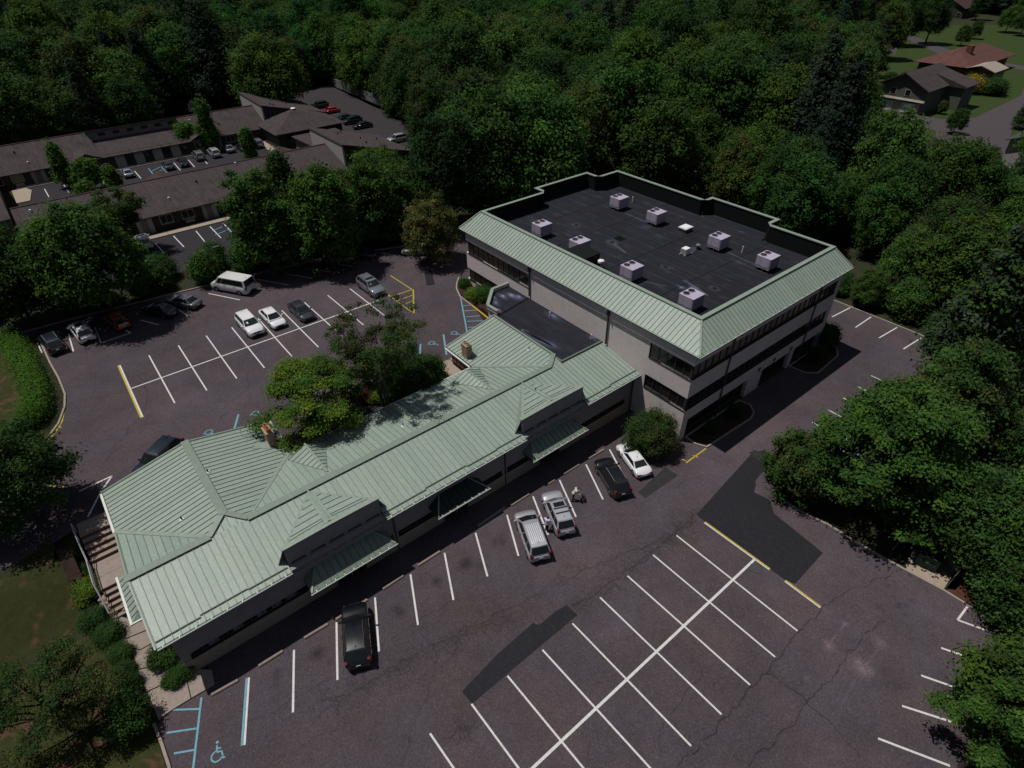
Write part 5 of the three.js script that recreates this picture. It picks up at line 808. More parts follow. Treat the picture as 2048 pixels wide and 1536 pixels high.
function hand(w, d, s) { const B = [[w, w.clone().addScaledVector(d, .09), .026, .03]], side = v3(-d.z, 0, d.x).normalize().multiplyScalar(s); for (let i = 0; i < 4; i++) { const k = w.clone().addScaledVector(d, .085).addScaledVector(side, (i - 1.5) * .02), m = k.clone().addScaledVector(d, .04).add(v3(0, -.008, 0)), l = [.03, .036, .034, .026][i]; B.push([k, m, .010, .0095], [m, m.clone().addScaledVector(d, l * .6).add(v3(0, -l * .8, 0)), .0095, .008]); } const t = w.clone().addScaledVector(d, .03).addScaledVector(side, -.03); B.push([t, t.clone().addScaledVector(d, .045).addScaledVector(side, -.018).add(v3(0, -.01, 0)), .012, .009]); return B; }
function person(label, at, turn, o) {
  const t = thing('person', label, 'person', at, turn); t.scale.setScalar(.93); const { lean = 0, hands, feet = [[.05, -.10], [-.06, .10]] } = o;
  const hip = v3(0, .90, 0), chest = v3(Math.sin(lean) * .42, .90 + Math.cos(lean) * .42, 0), neck = v3(Math.sin(lean) * .56, .90 + Math.cos(lean) * .55, 0), head = neck.clone().add(v3(.05 + lean * .08, .16, 0));
  const sh = [1, -1].map(s => chest.clone().add(v3(.0, .07, s * .18))), elbow = hands.map((h, i) => sh[i].clone().lerp(h, .5).add(v3(-.06, -.08, (i ? -1 : 1) * .05)));
  const body = []; // skin and figure in one surface
  body.push([hip.clone().add(v3(0, .0, .07)), hip.clone().add(v3(0, 0, -.07)), .115, .115], [hip, chest, .13, .15], [sh[0], sh[1], .085, .085], [chest, neck, .12, .06], [neck, head.clone().add(v3(0, -.06, 0)), .055, .055], [head.clone().add(v3(-.01, .03, 0)), head.clone().add(v3(.015, -.05, 0)), .095, .075], [head.clone().add(v3(.09, -.015, 0)), head.clone().add(v3(.105, -.03, 0)), .014, .017], [head.clone().add(v3(0, -.01, .088)), head.clone().add(v3(0, -.04, .088)), .016, .012], [head.clone().add(v3(0, -.01, -.088)), head.clone().add(v3(0, -.04, -.088)), .016, .012]);
  const limb = (list, a, b, c, ra, rb, rc) => list.push([a, b, ra, rb], [b, c, rb, rc]);
  const knees = feet.map(([x, z], i) => v3(x * .6 + .06, .48, z * .9)), ank = feet.map(([x, z]) => v3(x, .09, z));
  [0, 1].forEach(i => { limb(body, hip.clone().add(v3(0, -.02, feet[i][1] > 0 ? .09 : -.09)), knees[i], ank[i], .085, .058, .04); limb(body, sh[i], elbow[i], hands[i], .05, .042, .028); });
  M('body', blobMesh(body, .014), skin, t);
  const hd = []; hands.forEach((h, i) => { const d = h.clone().sub(elbow[i]).normalize(); hd.push(...hand(h, d, i ? -1 : 1)); }); [0, 1].forEach(i => M('hand', blobMesh(hd.slice(i * hd.length / 2, (i + 1) * hd.length / 2), .006), skin, t));
  const shirt = [[hip.clone().add(v3(0, .05, .05)), hip.clone().add(v3(0, .05, -.05)), .135, .135], [hip, chest, .145, .165], [sh[0], sh[1], .10, .10]]; [0, 1].forEach(i => o.long ? limb(shirt, sh[i], elbow[i], hands[i].clone().lerp(elbow[i], .12), .064, .055, .042) : shirt.push([sh[i], sh[i].clone().lerp(elbow[i], .75), .066, .058])); M('shirt', blobMesh(shirt, .016), o.shirt, t);
  if (o.patch) { const q = [[chest.clone().add(v3(.02, -.06, 0)), chest.clone().add(v3(.05, -.22, 0)), .152, .150]]; M('shirt_print', blobMesh(q, .016), o.patch, t); }
  const pants = [[hip.clone().add(v3(0, .0, .06)), hip.clone().add(v3(0, 0, -.06)), .13, .13]]; [0, 1].forEach(i => limb(pants, hip.clone().add(v3(0, -.02, feet[i][1] > 0 ? .085 : -.085)), knees[i], ank[i].clone().add(v3(0, .02, 0)), .10, .075, .06)); M('trousers', blobMesh(pants, .016), o.pants, t);
  [0, 1].forEach(i => M('shoe', blobMesh([[ank[i].clone().add(v3(-.05, -.05, 0)), ank[i].clone().add(v3(.14, -.055, 0)), .042, .036]], .012), o.shoes, t));
  M('hair', blobMesh([[head.clone().add(v3(-.025, .05, .0)), head.clone().add(v3(-.045, -.03, 0)), .098, .078], [head.clone().add(v3(.03, .075, .03)), head.clone().add(v3(.03, .075, -.03)), .06, .06]], .012), o.hair, t);
  for (const z of [.032, -.032]) { const g = new THREE.SphereGeometry(.011, 8, 6); g.translate(head.x + .082, head.y + .012, z); M('eye', g, carBlack, t); } M('mouth', lb(head.x + .083, head.y - .062, 0, .012, .008, .045), std([.25, .08, .07], .6), t);
  return t;
}
{
  const [u, v] = S(1093, 1062); person('person in a white and purple top and dark trousers standing at the silver crossover', [u, v, .006], .35, { lean: .12, hands: [v3(.36, 1.02, .24), v3(.40, 1.0, -.20)], shirt: std([.55, .52, .62], .8), patch: std([.12, .06, .42], .8), pants: std([.015, .015, .02], .9), shoes: carBlack, hair: std([.10, .05, .20], .8), long: true });
  const [a, b] = S(1146, 1001); person('person in a pale top leaning forward on a walking frame', [a, b, .006], -.6, { lean: .55, hands: [v3(.58, .93, .25), v3(.58, .93, -.25)], shirt: std([.48, .45, .42], .8), pants: std([.03, .03, .035], .9), shoes: carBlack, hair: std([.08, .07, .06], .9), long: true, feet: [[.0, -.11], [-.12, .11]] });
  const w = thing('walking_frame', 'folding walking frame held by the leaning person', 'walker', [a + .72 * Math.cos(-.6), b + .72 * Math.sin(-.6), .006], -.6), R = [];
  for (const z of [.27, -.27]) { M('leg', rod(v3(-.14, .92, z * .9), v3(-.24, .03, z), .014), rimMat, w); M('leg', rod(v3(-.05, .92, z * .9), v3(.24, .09, z), .014), rimMat, w); M('grip', rod(v3(-.2, .93, z * .9), v3(.0, .93, z * .9), .02), mat.rubber, w); const g = new THREE.TorusGeometry(.075, .02, 8, 18); g.translate(.24, .095, z); M('wheel', g, mat.rubber, w); }
  M('cross_bar', [rod(v3(.02, .78, .245), v3(.02, .78, -.245), .014), rod(v3(.1, .5, .25), v3(.1, .5, -.25), .014)], rimMat, w); M('seat_bag', lb(.06, .48, 0, .2, .14, .36), carBlack, w);
}
// ---------------------------------------------------------------- motel beyond the trees
function gableWing(t, name, u0, u1, v0, v1, vr, he, hr, base, roofMat, wallMat, doors) {
  const ov = .6; M('wall', [bx(u0, u1, v0, v0 + .25, base, he), bx(u0, u1, v1 - .25, v1, base, he), mass([V(u0, v0 + .25, he), V(u0, vr, hr - .15), V(u0 + .25, vr, hr - .15), V(u0 + .25, v0 + .25, he)], base), mass([V(u0, vr, hr - .15), V(u0, v1 - .25, he), V(u0 + .25, v1 - .25, he), V(u0 + .25, vr, hr - .15)], base), mass([V(u1 - .25, v0 + .25, he), V(u1 - .25, vr, hr - .15), V(u1, vr, hr - .15), V(u1, v0 + .25, he)], base), mass([V(u1 - .25, vr, hr - .15), V(u1 - .25, v1 - .25, he), V(u1, v1 - .25, he), V(u1, vr, hr - .15)], base)], wallMat, t);
  const k = (hr - he) / (vr - v0), q = (hr - he) / (v1 - vr);
  const r = M('roof', [roofSlab([V(u0 - .3, v0 - ov, he - ov * k), V(u1 + .3, v0 - ov, he - ov * k), V(u1 + .3, vr, hr), V(u0 - .3, vr, hr)], .16), roofSlab([V(u0 - .3, vr + .002, hr), V(u1 + .3, vr + .002, hr), V(u1 + .3, v1 + ov, he - ov * q), V(u0 - .3, v1 + ov, he - ov * q)], .16)], roofMat, t);
  M('ridge_cap', bar(V(u0 - .3, vr, hr + .03), V(u1 + .3, vr, hr + .03), .3, .05), mat.shingleRed, r);
  if (doors) for (let u = u0 + 1.6, i = 0; u < u1 - 2; u += 2.9, i++) { if (i % 3 === 1) { M('door_bay', bx(u - .9, u + 1.1, v0 - .03, v0 - .005, base, he - .35), mat.motelPale, t); M('door', bx(u - .4, u + .5, v0 - .06, v0 - .032, base, base + 2.05), mat.motelWall, t); } else { const w = M('window', [bx(u - .85, u + .85, v0 - .05, v0 - .005, base + .75, base + .85), bx(u - .85, u + .85, v0 - .05, v0 - .005, base + 1.95, base + 2.05), bx(u - .85, u - .77, v0 - .05, v0 - .005, base + .85, base + 1.95), bx(u + .77, u + .85, v0 - .05, v0 - .005, base + .85, base + 1.95), bx(u - .03, u + .03, v0 - .05, v0 - .005, base + .85, base + 1.95)], mat.motelPale, t); M('pane', bx(u - .77, u + .77, v0 - .03, v0 - .004, base + .85, base + 1.95), mat.glass, w); if (i % 3 === 0) M('unit_grille', bx(u - .6, u + .6, v0 - .12, v0 - .005, base + .2, base + .62), mat.motelPale, w); } }
  for (let k2 = 0; k2 < (u1 - u0) / 5.5; k2++) { const u = u0 + rr(1, u1 - u0 - 1), f = rr(.15, .92), p = V(u, v0 + (vr - v0) * f, he + (hr - he) * f); M('roof_vent', rod(p.clone().add(V(0, 0, -.1)), p.clone().add(V(0, 0, .35)), .12, .14), k2 % 3 ? mat.whiteMetal : mat.frame, r); }
  return r;
}
{
  const t = thing('motel_wing', 'near motel wing with long dark brown shingle roof behind the tall trees', 'motel building');
  gableWing(t, 'near', -39.4, 4.6, 72.6, 84.5, 80, 5.2, 7.5, UP, mat.shingle, mat.motelDark, true);
  for (const [u, w] of [[-20.5, 5.5], [-1.5, 6]]) M('roof_gable', [mass([V(u - w / 2, 84.4, 6.1), V(u, 84.4, 7.35), V(u, 80.4, 7.35), V(u - w / 2, 81, 7.0)], 5.4), mass([V(u, 84.4, 7.35), V(u + w / 2, 84.4, 6.1), V(u + w / 2, 81, 7.0), V(u, 80.4, 7.35)], 5.4)], mat.shingleRed, t);
  const f = thing('motel_wing', 'far motel wing across the court with stepped brown roof and clerestory', 'motel building');
  gableWing(f, 'far', -48, -25.3, 107.3, 119, 113.6, 5.2, 7.9, UP, mat.shingle, mat.motelDark, true);
  gableWing(f, 'far', -10.2, 5, 107.3, 119, 113.6, 5.2, 7.9, UP, mat.shingle, mat.motelDark, true);
  M('wall', bx(-25.3, -10.2, 107.35, 107.6, UP, 5.2), mat.motelDark, f); M('roof', roofSlab([V(-25.4, 106.7, 4.95), V(-10.1, 106.7, 4.95), V(-10.1, 112.2, 6.7), V(-25.4, 112.2, 6.7)], .16), mat.shingle, f);
  M('clerestory_wall', bx(-25.2, -10.3, 112.2, 112.5, 6.3, 8.2), mat.motelWall, f); for (let i = 0; i < 6; i++) { const u = -23.6 + i * 2.35; M('clerestory_window', bx(u, u + 1.1, 112.14, 112.2, 7.25, 7.75), mat.glass, f); }
  M('clerestory_roof', roofSlab([V(-25.4, 111.9, 8.4), V(-10.1, 111.9, 8.4), V(-10.1, 119.6, 5.2), V(-25.4, 119.6, 5.2)], .16), mat.shingle, f); M('wall', bx(-25.2, -10.2, 118.7, 119, UP, 5.3), mat.motelDark, f);
  for (const u of [-27.2, -8]) { M('roof_gable', [roofSlab([V(u - 2.4, 106, 5.15), V(u, 106, 6.2), V(u, 109.2, 6.35), V(u - 1.2, 109.2, 6.0)], .14), roofSlab([V(u + .01, 106, 6.2), V(u + 2.4, 106, 5.15), V(u + 1.2, 109.2, 6.0), V(u + .01, 109.2, 6.35)], .14)], mat.shingle, f); M('gable_wall', mass([V(u - 2.2, 106.6, 5.1), V(u, 106.6, 6.0), V(u + 2.2, 106.6, 5.1), V(u + 2.2, 107, 5.1), V(u, 107, 6.0), V(u - 2.2, 107, 5.1)], 4.9), mat.motelWall, f); }
  for (let u = -23; u < -12; u += 3.1) { M('door_bay', bx(u, u + 1.5, 107.28, 107.34, UP, 4.9), mat.motelPale, f); M('window', bx(u + 1.8, u + 2.7, 107.3, 107.36, UP + .8, UP + 2), mat.glass, f); }
  const e = thing('motel_wing', 'left end motel block cut by the picture edge, brown roof', 'motel building'); gableWing(e, 'end', -66, -40.6, 84.6, 108, 96, 5.2, 8.2, UP, mat.shingle, mat.motelWall, false);
  // office with two tilted shed roofs and a hipped hall
  const o = thing('motel_office', 'motel office block with two pale tilted end walls and hipped brown roof', 'motel building');
  const shed = (u0, u1, v0, v1, hf, hb, lowh) => { M('end_wall', [mass([V(u0, v0, hf), V(u0, v1, hb), V(u0 + .3, v1, hb - .1), V(u0 + .3, v0, hf - .1)], UP)], mat.motelPale, o); M('front_wall', mass([V(u0 + .3, v0, hf - .1), V(u1, v0, lowh), V(u1, v0 + .3, lowh), V(u0 + .3, v0 + .3, hf - .1)], UP), mat.motelDark, o); M('wall', [bx(u1 - .3, u1, v0 + .3, v1 - .3, UP, lowh), mass([V(u0 + .3, v1 - .3, hb - .1), V(u1, v1 - .3, lowh), V(u1, v1, lowh), V(u0 + .3, v1, hb - .1)], UP)], mat.motelWall, o); const r = M('roof', roofSlab([V(u0 - .04, v0 - .4, hf + .12), V(u1 + .6, v0 - .4, lowh + .02), V(u1 + .6, v1 + .4, lowh + .02), V(u0 - .04, v1 + .4, hb + .12)], .2), mat.shingle, o); for (let i = 0; i < 5; i++) { const a = rr(.15, .9), p = V(u0 + (u1 - u0) * a, v0 + (v1 - v0) * rr(.1, .9), hf + (lowh - hf) * a); M('roof_vent', rod(p, p.clone().add(V(0, 0, .5)), .12), mat.frame, r); } };
  shed(4.7, 17, 108.2, 120.2, 8.7, 9.2, 5.6); shed(5.1, 17.5, 73.8, 86.2, 8.6, 8.7, 5.2);
  const A = V(9.6, 104.4, 8.1), b = [V(3, 98.4, 5.4), V(17.4, 98.4, 5.4), V(17.4, 109, 5.4), V(3, 109, 5.4)];
  for (let i = 0; i < 4; i++) M('hip_roof', roofSlab([b[i], b[(i + 1) % 4], A], .15), mat.shingle, o); M('wall', bx(3.6, 16.8, 99, 108.2, UP, 5.35), mat.motelDark, o); for (const u of [5.2, 8.4, 11.6]) M('window', bx(u, u + 1.4, 98.95, 99, UP + .7, UP + 2.1), mat.glass, o);
  { const g = new THREE.SphereGeometry(.5, 14, 6, 0, 6.3, 0, 1.57); g.scale(1, .4, 1); g.translate(9.6, 8.1, -104.4); M('dome', g, mat.whiteMetal, o); }
  M('link_roof', roofSlab([V(5.6, 87, 5.3), V(14.5, 87, 5.3), V(14.5, 97.4, 5.0), V(5.6, 97.4, 5.0)], .2), mat.shingle, o); M('wall', bx(6, 14, 87.3, 97, UP, 4.8), mat.motelWall, o);
}
// motel courts and walks
{
  const c = lot('parking_lot', 'motel parking court and side lot'), cm = std([.036, .033, .040], .93, T.soil), sh = (p, h) => sheet(p, UP + h);
  M('asphalt', sh([[-39, 84.6], [5.4, 84.6], [5.4, 98], [2, 99], [2, 105.9], [-39, 105.9]], .004), cm, c); M('asphalt', sh([[-42, 57.6], [-8, 56.2], [4, 55], [4.5, 70.2], [-42, 70.2]], .004), cm, c); M('asphalt', sh([[18.2, 60], [30, 70], [33, 96], [33.5, 118], [36, 146], [18, 146], [18.2, 98]], .004), std([.046, .038, .044], .93, T.soil), c);
  const ln = (a, b, m = mat.white) => stripe(c, US(...a), US(...b), .13, m, UP + .014);
  [[[269, 342], [282, 357]], [[348, 326], [361, 341]], [[377, 320], [389, 334]], [[328, 383], [340, 392]]].forEach(([a, b]) => ln(a, b)); [[[297, 337], [308, 351]], [[322, 333], [336, 347]], [[303, 343], [320, 334]], [[307, 348], [326, 339]]].forEach(([a, b]) => ln(a, b, mat.blue));
  [[[89, 378], [98, 394]], [[128, 370], [138, 385]], [[164, 365], [173, 376]], [[201, 358], [209, 368]], [[404, 315], [415, 328]]].forEach(([a, b]) => ln(a, b));
  [[[312, 488], [327, 505]], [[347, 472], [368, 494]], [[392, 462], [410, 484]], [[420, 453], [442, 476]], [[446, 446], [463, 464]]].forEach(([a, b]) => ln(a, b)); [[[425, 462], [450, 451]], [[430, 470], [458, 459]]].forEach(([a, b]) => ln(a, b, mat.blue));
  const w = lot('walkway', 'pale concrete walks along the motel rooms'); for (let u = -38.5; u < 1; u += 3) M('paving_slab', sheet([[u, 105.9], [u + 2.95, 105.9], [u + 2.95, 107.2], [u, 107.2]], UP + .12, .14), mat.concreteWarm, w); for (let u = -27; u < 3; u += 3) M('paving_slab', sheet([[u, 70.2], [u + 2.95, 70.2], [u + 2.95, 71.7], [u, 71.7]], UP + .12, .14), mat.concreteWarm, w); M('paving_slab', sheet([[1.5, 98.6], [3, 98.6], [3, 106], [1.5, 106]], UP + .125, .14), mat.concreteWarm, w); M('paving_slab', sheet([[-39.2, 98.6], [-37.4, 98.6], [-36.6, 104], [-37.2, 105.8], [-39.2, 105.8]], UP + .125, .14), mat.concreteWarm, w);
  const f = thing('boundary_wall', 'long pale boundary wall behind the motel side lot', 'wall'), pts = [[36.5, 146], [35.4, 124], [34.3, 100]]; for (let i = 0; i < 2; i++) { const n = 8; for (let k = 0; k < n; k++) { const a = pts[i], b = pts[i + 1], p = t => V(a[0] + (b[0] - a[0]) * t, a[1] + (b[1] - a[1]) * t, UP + 1); M('wall_panel', bar(p(k / n), p((k + .97) / n), .18, 2), std([.19, .19, .20], .9, T.wall), f); } }
  const g2 = struct('road', sheet([[-160, 126], [-10, 128], [22, 131], [26, 160], [34, 230], [28, 230], [19, 162], [15, 138], [-10, 135], [-160, 134]], UP + .004), cm);
}
// ---------------------------------------------------------------- houses at the upper right
function win(t, box, box2) { const w = M('window', box, mat.motelPale, t); M('pane', box2, mat.glass, w); }
{
  const h = thing('house', 'grey green gabled house with two white garage doors at the road corner', 'house'), u0 = 130.5, u1 = 148, v0 = 35, v1 = 46, vr = 40.6, he = 5.4, hr = 8.2;
  const wm = std([.11, .12, .10], .9, T.wall); M('garage_wall', [bx(u0 - .03, u0 - .001, 35.4, 36.3, 0, 2.7), bx(u0 - .03, u0 - .001, 39.5, 41.2, 0, 2.7), bx(u0 - .03, u0 - .001, 44.4, 45.6, 0, 2.7)], mat.motelPale, h); M('wall', [bx(u0, u1, v0, v0 + .25, 0, he), bx(u0, u1, v1 - .25, v1, 0, he), mass([V(u0, v0 + .25, he), V(u0, vr, hr), V(u0 + .25, vr, hr), V(u0 + .25, v0 + .25, he)], 0), mass([V(u0, vr, hr), V(u0, v1 - .25, he), V(u0 + .25, v1 - .25, he), V(u0 + .25, vr, hr)], 0), bx(u1 - .25, u1, v0 + .25, v1 - .25, 0, he)], wm, h);
  M('roof', [roofSlab([V(u0 - .7, v0 - .7, he - .2), V(u1 + .6, v0 - .7, he - .2), V(u1 + .6, vr, hr + .15), V(u0 - .7, vr, hr + .15)], .2), roofSlab([V(u0 - .7, vr + .01, hr + .15), V(u1 + .6, vr + .01, hr + .15), V(u1 + .6, v1 + .7, he - .2), V(u0 - .7, v1 + .7, he - .2)], .2)], mat.shingle, h);
  M('roof', mass([V(u1 - 7, 30.5, 5.2), V(u1 + 1, 30.5, 5.2), V(u1 + 1, 39, 7.4), V(u1 - 7, 39, 7.4)], 4.9), mat.shingle, h); M('wall', bx(u1 - 6.5, u1 + .5, 31.2, 35, 0, 4.9), wm, h);
  M('pent_roof', roofSlab([V(u0 - .6, v0 - .3, 2.75), V(u0, v0 - .3, 3.1), V(u0, v1 + .3, 3.1), V(u0 - .6, v1 + .3, 2.75)], .14), std([.3, .27, .24], .9, T.shingle), h);
  for (const v of [42.8, 37.9]) { const d = M('garage_door', bx(u0 - .06, u0 - .005, v - 1.5, v + 1.5, 0, 2.2), mat.pale, h); for (let i = 1; i < 4; i++) M('panel_joint', bx(u0 - .075, u0 - .0605, v - 1.5, v + 1.5, i * .55 - .02, i * .55 + .02), mat.motelWall, d); }
  for (const v of [42.2, 38.9]) win(h, bx(u0 - .06, u0 - .005, v - .7, v + .7, 3.6, 5.0), bx(u0 - .08, u0 - .06, v - .55, v + .55, 3.72, 4.88));
  const k = thing('brick_house', 'red brick ranch house with long hipped brown roof and glazed porch', 'house'), bm = std([.16, .06, .04], .9, T.wall);
  M('wall', bx(178, 208, 43, 56, 0, 3.6), bm, k); const q = [V(176.6, 41.6, 3.5), V(209.5, 41.6, 3.5), V(209.5, 57.4, 3.5), V(176.6, 57.4, 3.5)], r1 = V(184, 49.5, 6.6), r2 = V(202, 49.5, 6.6);
  M('roof', [roofSlab([q[0], q[1], r2, r1], .15), roofSlab([q[1], q[2], r2], .15), roofSlab([q[2], q[3], r1, r2], .15), roofSlab([q[3], q[0], r1], .15)], std([.13, .062, .055], .95, T.shingle), k);
  M('chimney', bx(186, 187.6, 46.5, 48, 3, 7.6), bm, k); const pm = M('porch', [bx(177, 186, 36.5, 42.9, 0, 1), bx(177, 177.2, 36.5, 42.9, 1, 3.1), bx(177, 186, 36.5, 36.7, 1, 3.1)], mat.frame, k); M('porch_roof', [roofSlab([V(176.5, 36, 3.3), V(186.5, 36, 3.3), V(186.5, 39.8, 4.5), V(176.5, 39.8, 4.5)], .12), roofSlab([V(176.5, 39.82, 4.5), V(186.5, 39.82, 4.5), V(186.5, 43.2, 3.6), V(176.5, 43.2, 3.6)], .12)], std([.33, .28, .24], .8, T.grime), k);
  for (const v of [51, 48.5]) win(k, bx(177.92, 177.99, v - .9, v + .9, .9, 2.9), bx(177.88, 177.92, v - .8, v + .8, 1, 2.8));
  const simple = (name, label, u, v, w, d, he2, hr2, wallM, roofM) => { const t = thing(name, label, 'house'); M('wall', bx(u, u + w, v, v + d, 0, he2), wallM, t); M('roof', [roofSlab([V(u - .6, v - .6, he2 - .1), V(u + w + .6, v - .6, he2 - .1), V(u + w + .6, v + d / 2, hr2), V(u - .6, v + d / 2, hr2)], .15), roofSlab([V(u - .6, v + d / 2 + .01, hr2), V(u + w + .6, v + d / 2 + .01, hr2), V(u + w + .6, v + d + .6, he2 - .1), V(u - .6, v + d + .6, he2 - .1)], .15)], roofM, t); M('gable_wall', mass([V(u, v, he2), V(u, v + d / 2, hr2 - .1), V(u, v + d, he2), V(u + w, v + d, he2), V(u + w, v + d / 2, hr2 - .1), V(u + w, v, he2)], he2 - .05), wallM, t); for (let i = 0; i < 3; i++) win(t, bx(u - .06, u - .01, v + 1 + i * d / 3.4, v + 2.4 + i * d / 3.4, 1, 2.4), bx(u - .09, u - .06, v + 1.1 + i * d / 3.4, v + 2.3 + i * d / 3.4, 1.1, 2.3)); };
  simple('house', 'small red roofed house at the top edge, right of centre', 290, 134, 13, 12, 4, 7.2, std([.15, .05, .035], .9, T.wall), mat.shingleRed);
  simple('house', 'brown roofed house among trees at the top right edge', 318, 96, 16, 12, 4, 7, mat.motelDark, mat.shingleRed);
  simple('house', 'pale house with grey roof cut by the right picture edge', S(2022, 278, 5)[0], S(2022, 278, 5)[1] - 14, 12, 14, 5, 8, mat.motelPale, std([.075, .075, .088], .95, T.shingle));
  const s = thing('long_shed', 'long low pale roofed shed behind the big dark trees', 'shed'); M('wall', bx(222, 228, 86, 95, 0, 2.6), mat.motelWall, s); M('roof', [roofSlab([V(221.5, 85.6, 2.6), V(228.5, 85.6, 3.0), V(228.5, 95.4, 3.0), V(221.5, 95.4, 2.6)], .14)], std([.26, .24, .22], .8), s);
}
struct('lawn', sheet([[112, 14], [150, 10], [260, 22], [330, 60], [270, 110], [200, 84], [150, 66], [126, 48], [118, 38]], .03), mat.grass);
{ const rm = std([.085, .072, .080], .93, T.soil); struct('road', sheet([[96, 8], [104, 9], [136, 17.6], [200, 27.6], [320, 44], [320, 52], [200, 34], [170, 26.6], [138, 25.8], [131, 30], [131, 45.5], [125.5, 45.5], [124, 36], [120, 27], [108, 22], [95, 15]], .05), rm); struct('road', sheet([[205, 74], [260, 96], [330, 104], [330, 110], [258, 102], [203, 80]], .05), rm); struct('driveway', sheet([[206, 34], [212, 34], [222, 60], [260, 96], [254, 98], [214, 62]], .055), rm); }

// ---------------------------------------------------------------- small things round the lots
{
  const [u, v] = S(1852, 1120), o = thing('waste_bin', 'dark green steel waste bin on the concrete pad with a faded red sign', 'dumpster', [u, v, .09], Math.atan2(-.2, 1) + .42), gm = std([.018, .05, .035], .6, T.grime);
  M('tub', [lb(0, .62, -.62, 1.9, 1.1, .06), lb(0, .62, .62, 1.9, 1.1, .06), lb(-.93, .62, 0, .06, 1.1, 1.18), lb(.93, .62, 0, .06, 1.1, 1.18), lb(0, .1, 0, 1.84, .06, 1.18)], gm, o); M('rim', [lb(0, 1.18, -.66, 2.04, .08, .08), lb(0, 1.18, .66, 2.04, .08, .08), lb(-.98, 1.18, 0, .08, .08, 1.24), lb(.98, 1.18, 0, .08, .08, 1.24)], gm, o);
  M('lid', lb(-.2, 1.30, .1, 1.5, .05, 1.2, 0, -.12), std([.01, .012, .012], .5), o); M('fork_pocket', [lb(1.02, .6, 0, .12, .18, .9), lb(-1.02, .6, 0, .12, .18, .9)], gm, o); for (const x of [-.8, .8]) for (const z of [-.5, .5]) { const g = new THREE.CylinderGeometry(.08, .08, .06, 12); g.rotateX(Math.PI / 2); g.translate(x, .08, z); M('caster', g, mat.rubber, o); }
  const s = M('sign_plate', lb(-.35, .82, .665, .9, .42, .02), std([.30, .08, .10], .7), o); for (let i = 0; i < 3; i++) M('worn_mark', lb(-.6 + i * .26, .86 - i * .02, .68, .16, .16, .006, 0, 0, .3), std([.5, .38, .42], .7), s);
  const [a, b] = S(1780, 1110), g = thing('sign_post', 'small pale square sign on a post under the maple edge', 'sign', [a, b, .02], .5); M('post', rod(v3(0, 0, 0), v3(0, 2.1, 0), .035), mat.iron, g); M('sign_plate', lb(0, 1.95, .05, .5, .5, .02), std([.32, .32, .42], .6), g);
  const p = S(1893, 1176), q = S(1925, 1140), f = thing('screen_fence', 'weathered grey board fence panel beside the waste bin pad', 'fence'); for (let i = 0; i < 9; i++) { const t0 = i / 9, x = p[0] + (q[0] - p[0]) * t0, y = p[1] + (q[1] - p[1]) * t0; const gq = new THREE.BoxGeometry(.24, 1.5, .04); gq.rotateY(Math.atan2(q[1] - p[1], q[0] - p[0])); gq.translate(x, .78 + (i % 2) * .02, -y); M('board', gq, mat.wood, f); } for (const hh of [.4, 1.2]) M('rail', bar(V(p[0] + .05, p[1] + .03, hh), V(q[0] + .05, q[1] + .03, hh), .05, .09), mat.wood, f);
  const sb = S(1900, 1128), k = thing('concrete_block', 'pale concrete block behind the waste bin pad', 'concrete block', [sb[0], sb[1], .05], 1.0); M('block', lb(0, .35, 0, 1.5, .7, .5), mat.concrete, k); M('cap', lb(0, .73, 0, 1.56, .06, .56), mat.concrete, k);
  const lp = S(436, 549, UP), l = thing('parking_lamp', 'twin head parking lamp on a dark pole in the hedge', 'street lamp', [lp[0], lp[1], UP], .1); M('pole', rod(v3(0, 0, 0), v3(0, 3.4, 0), .09, .07), mat.iron, l); M('arm', rod(v3(-.8, 3.35, 0), v3(.8, 3.35, 0), .04), mat.iron, l); for (const x of [-.85, .85]) { M('lamp_head', lb(x, 3.38, 0, .75, .14, .35), std([.06, .06, .065], .5), l); M('lens', lb(x, 3.305, 0, .6, .01, .26), mat.blind, l); } M('base', lb(0, .3, 0, .4, .6, .4), mat.concrete, l);
  const sp = S(924, 575, UP), sg = thing('sign_post', 'dark sign on a post at the planted corner of the office', 'sign', [sp[0], sp[1], UP], 1.2); M('post', rod(v3(0, 0, 0), v3(0, 2.0, 0), .03), mat.iron, sg); M('sign_plate', lb(0, 1.85, .04, .32, .45, .02), mat.frame, sg);
  const hs = [[763, 724, 'blue and white accessible parking sign on a post behind the open tree'], [0, 0]].slice(0, 1); for (const [x, y, lab] of hs) { const c = S(x + 1, y + 28, UP), t = thing('parking_sign', lab, 'sign', [c[0], c[1], UP], -1.1); M('post', rod(v3(0, 0, 0), v3(0, 2.1, 0), .03), mat.steel, t); M('sign_plate', lb(0, 1.85, .04, .32, .5, .02), mat.whiteMetal, t); M('sign_symbol', lb(0, 1.9, .053, .24, .26, .004), std([.05, .18, .45], .5), t); }
}

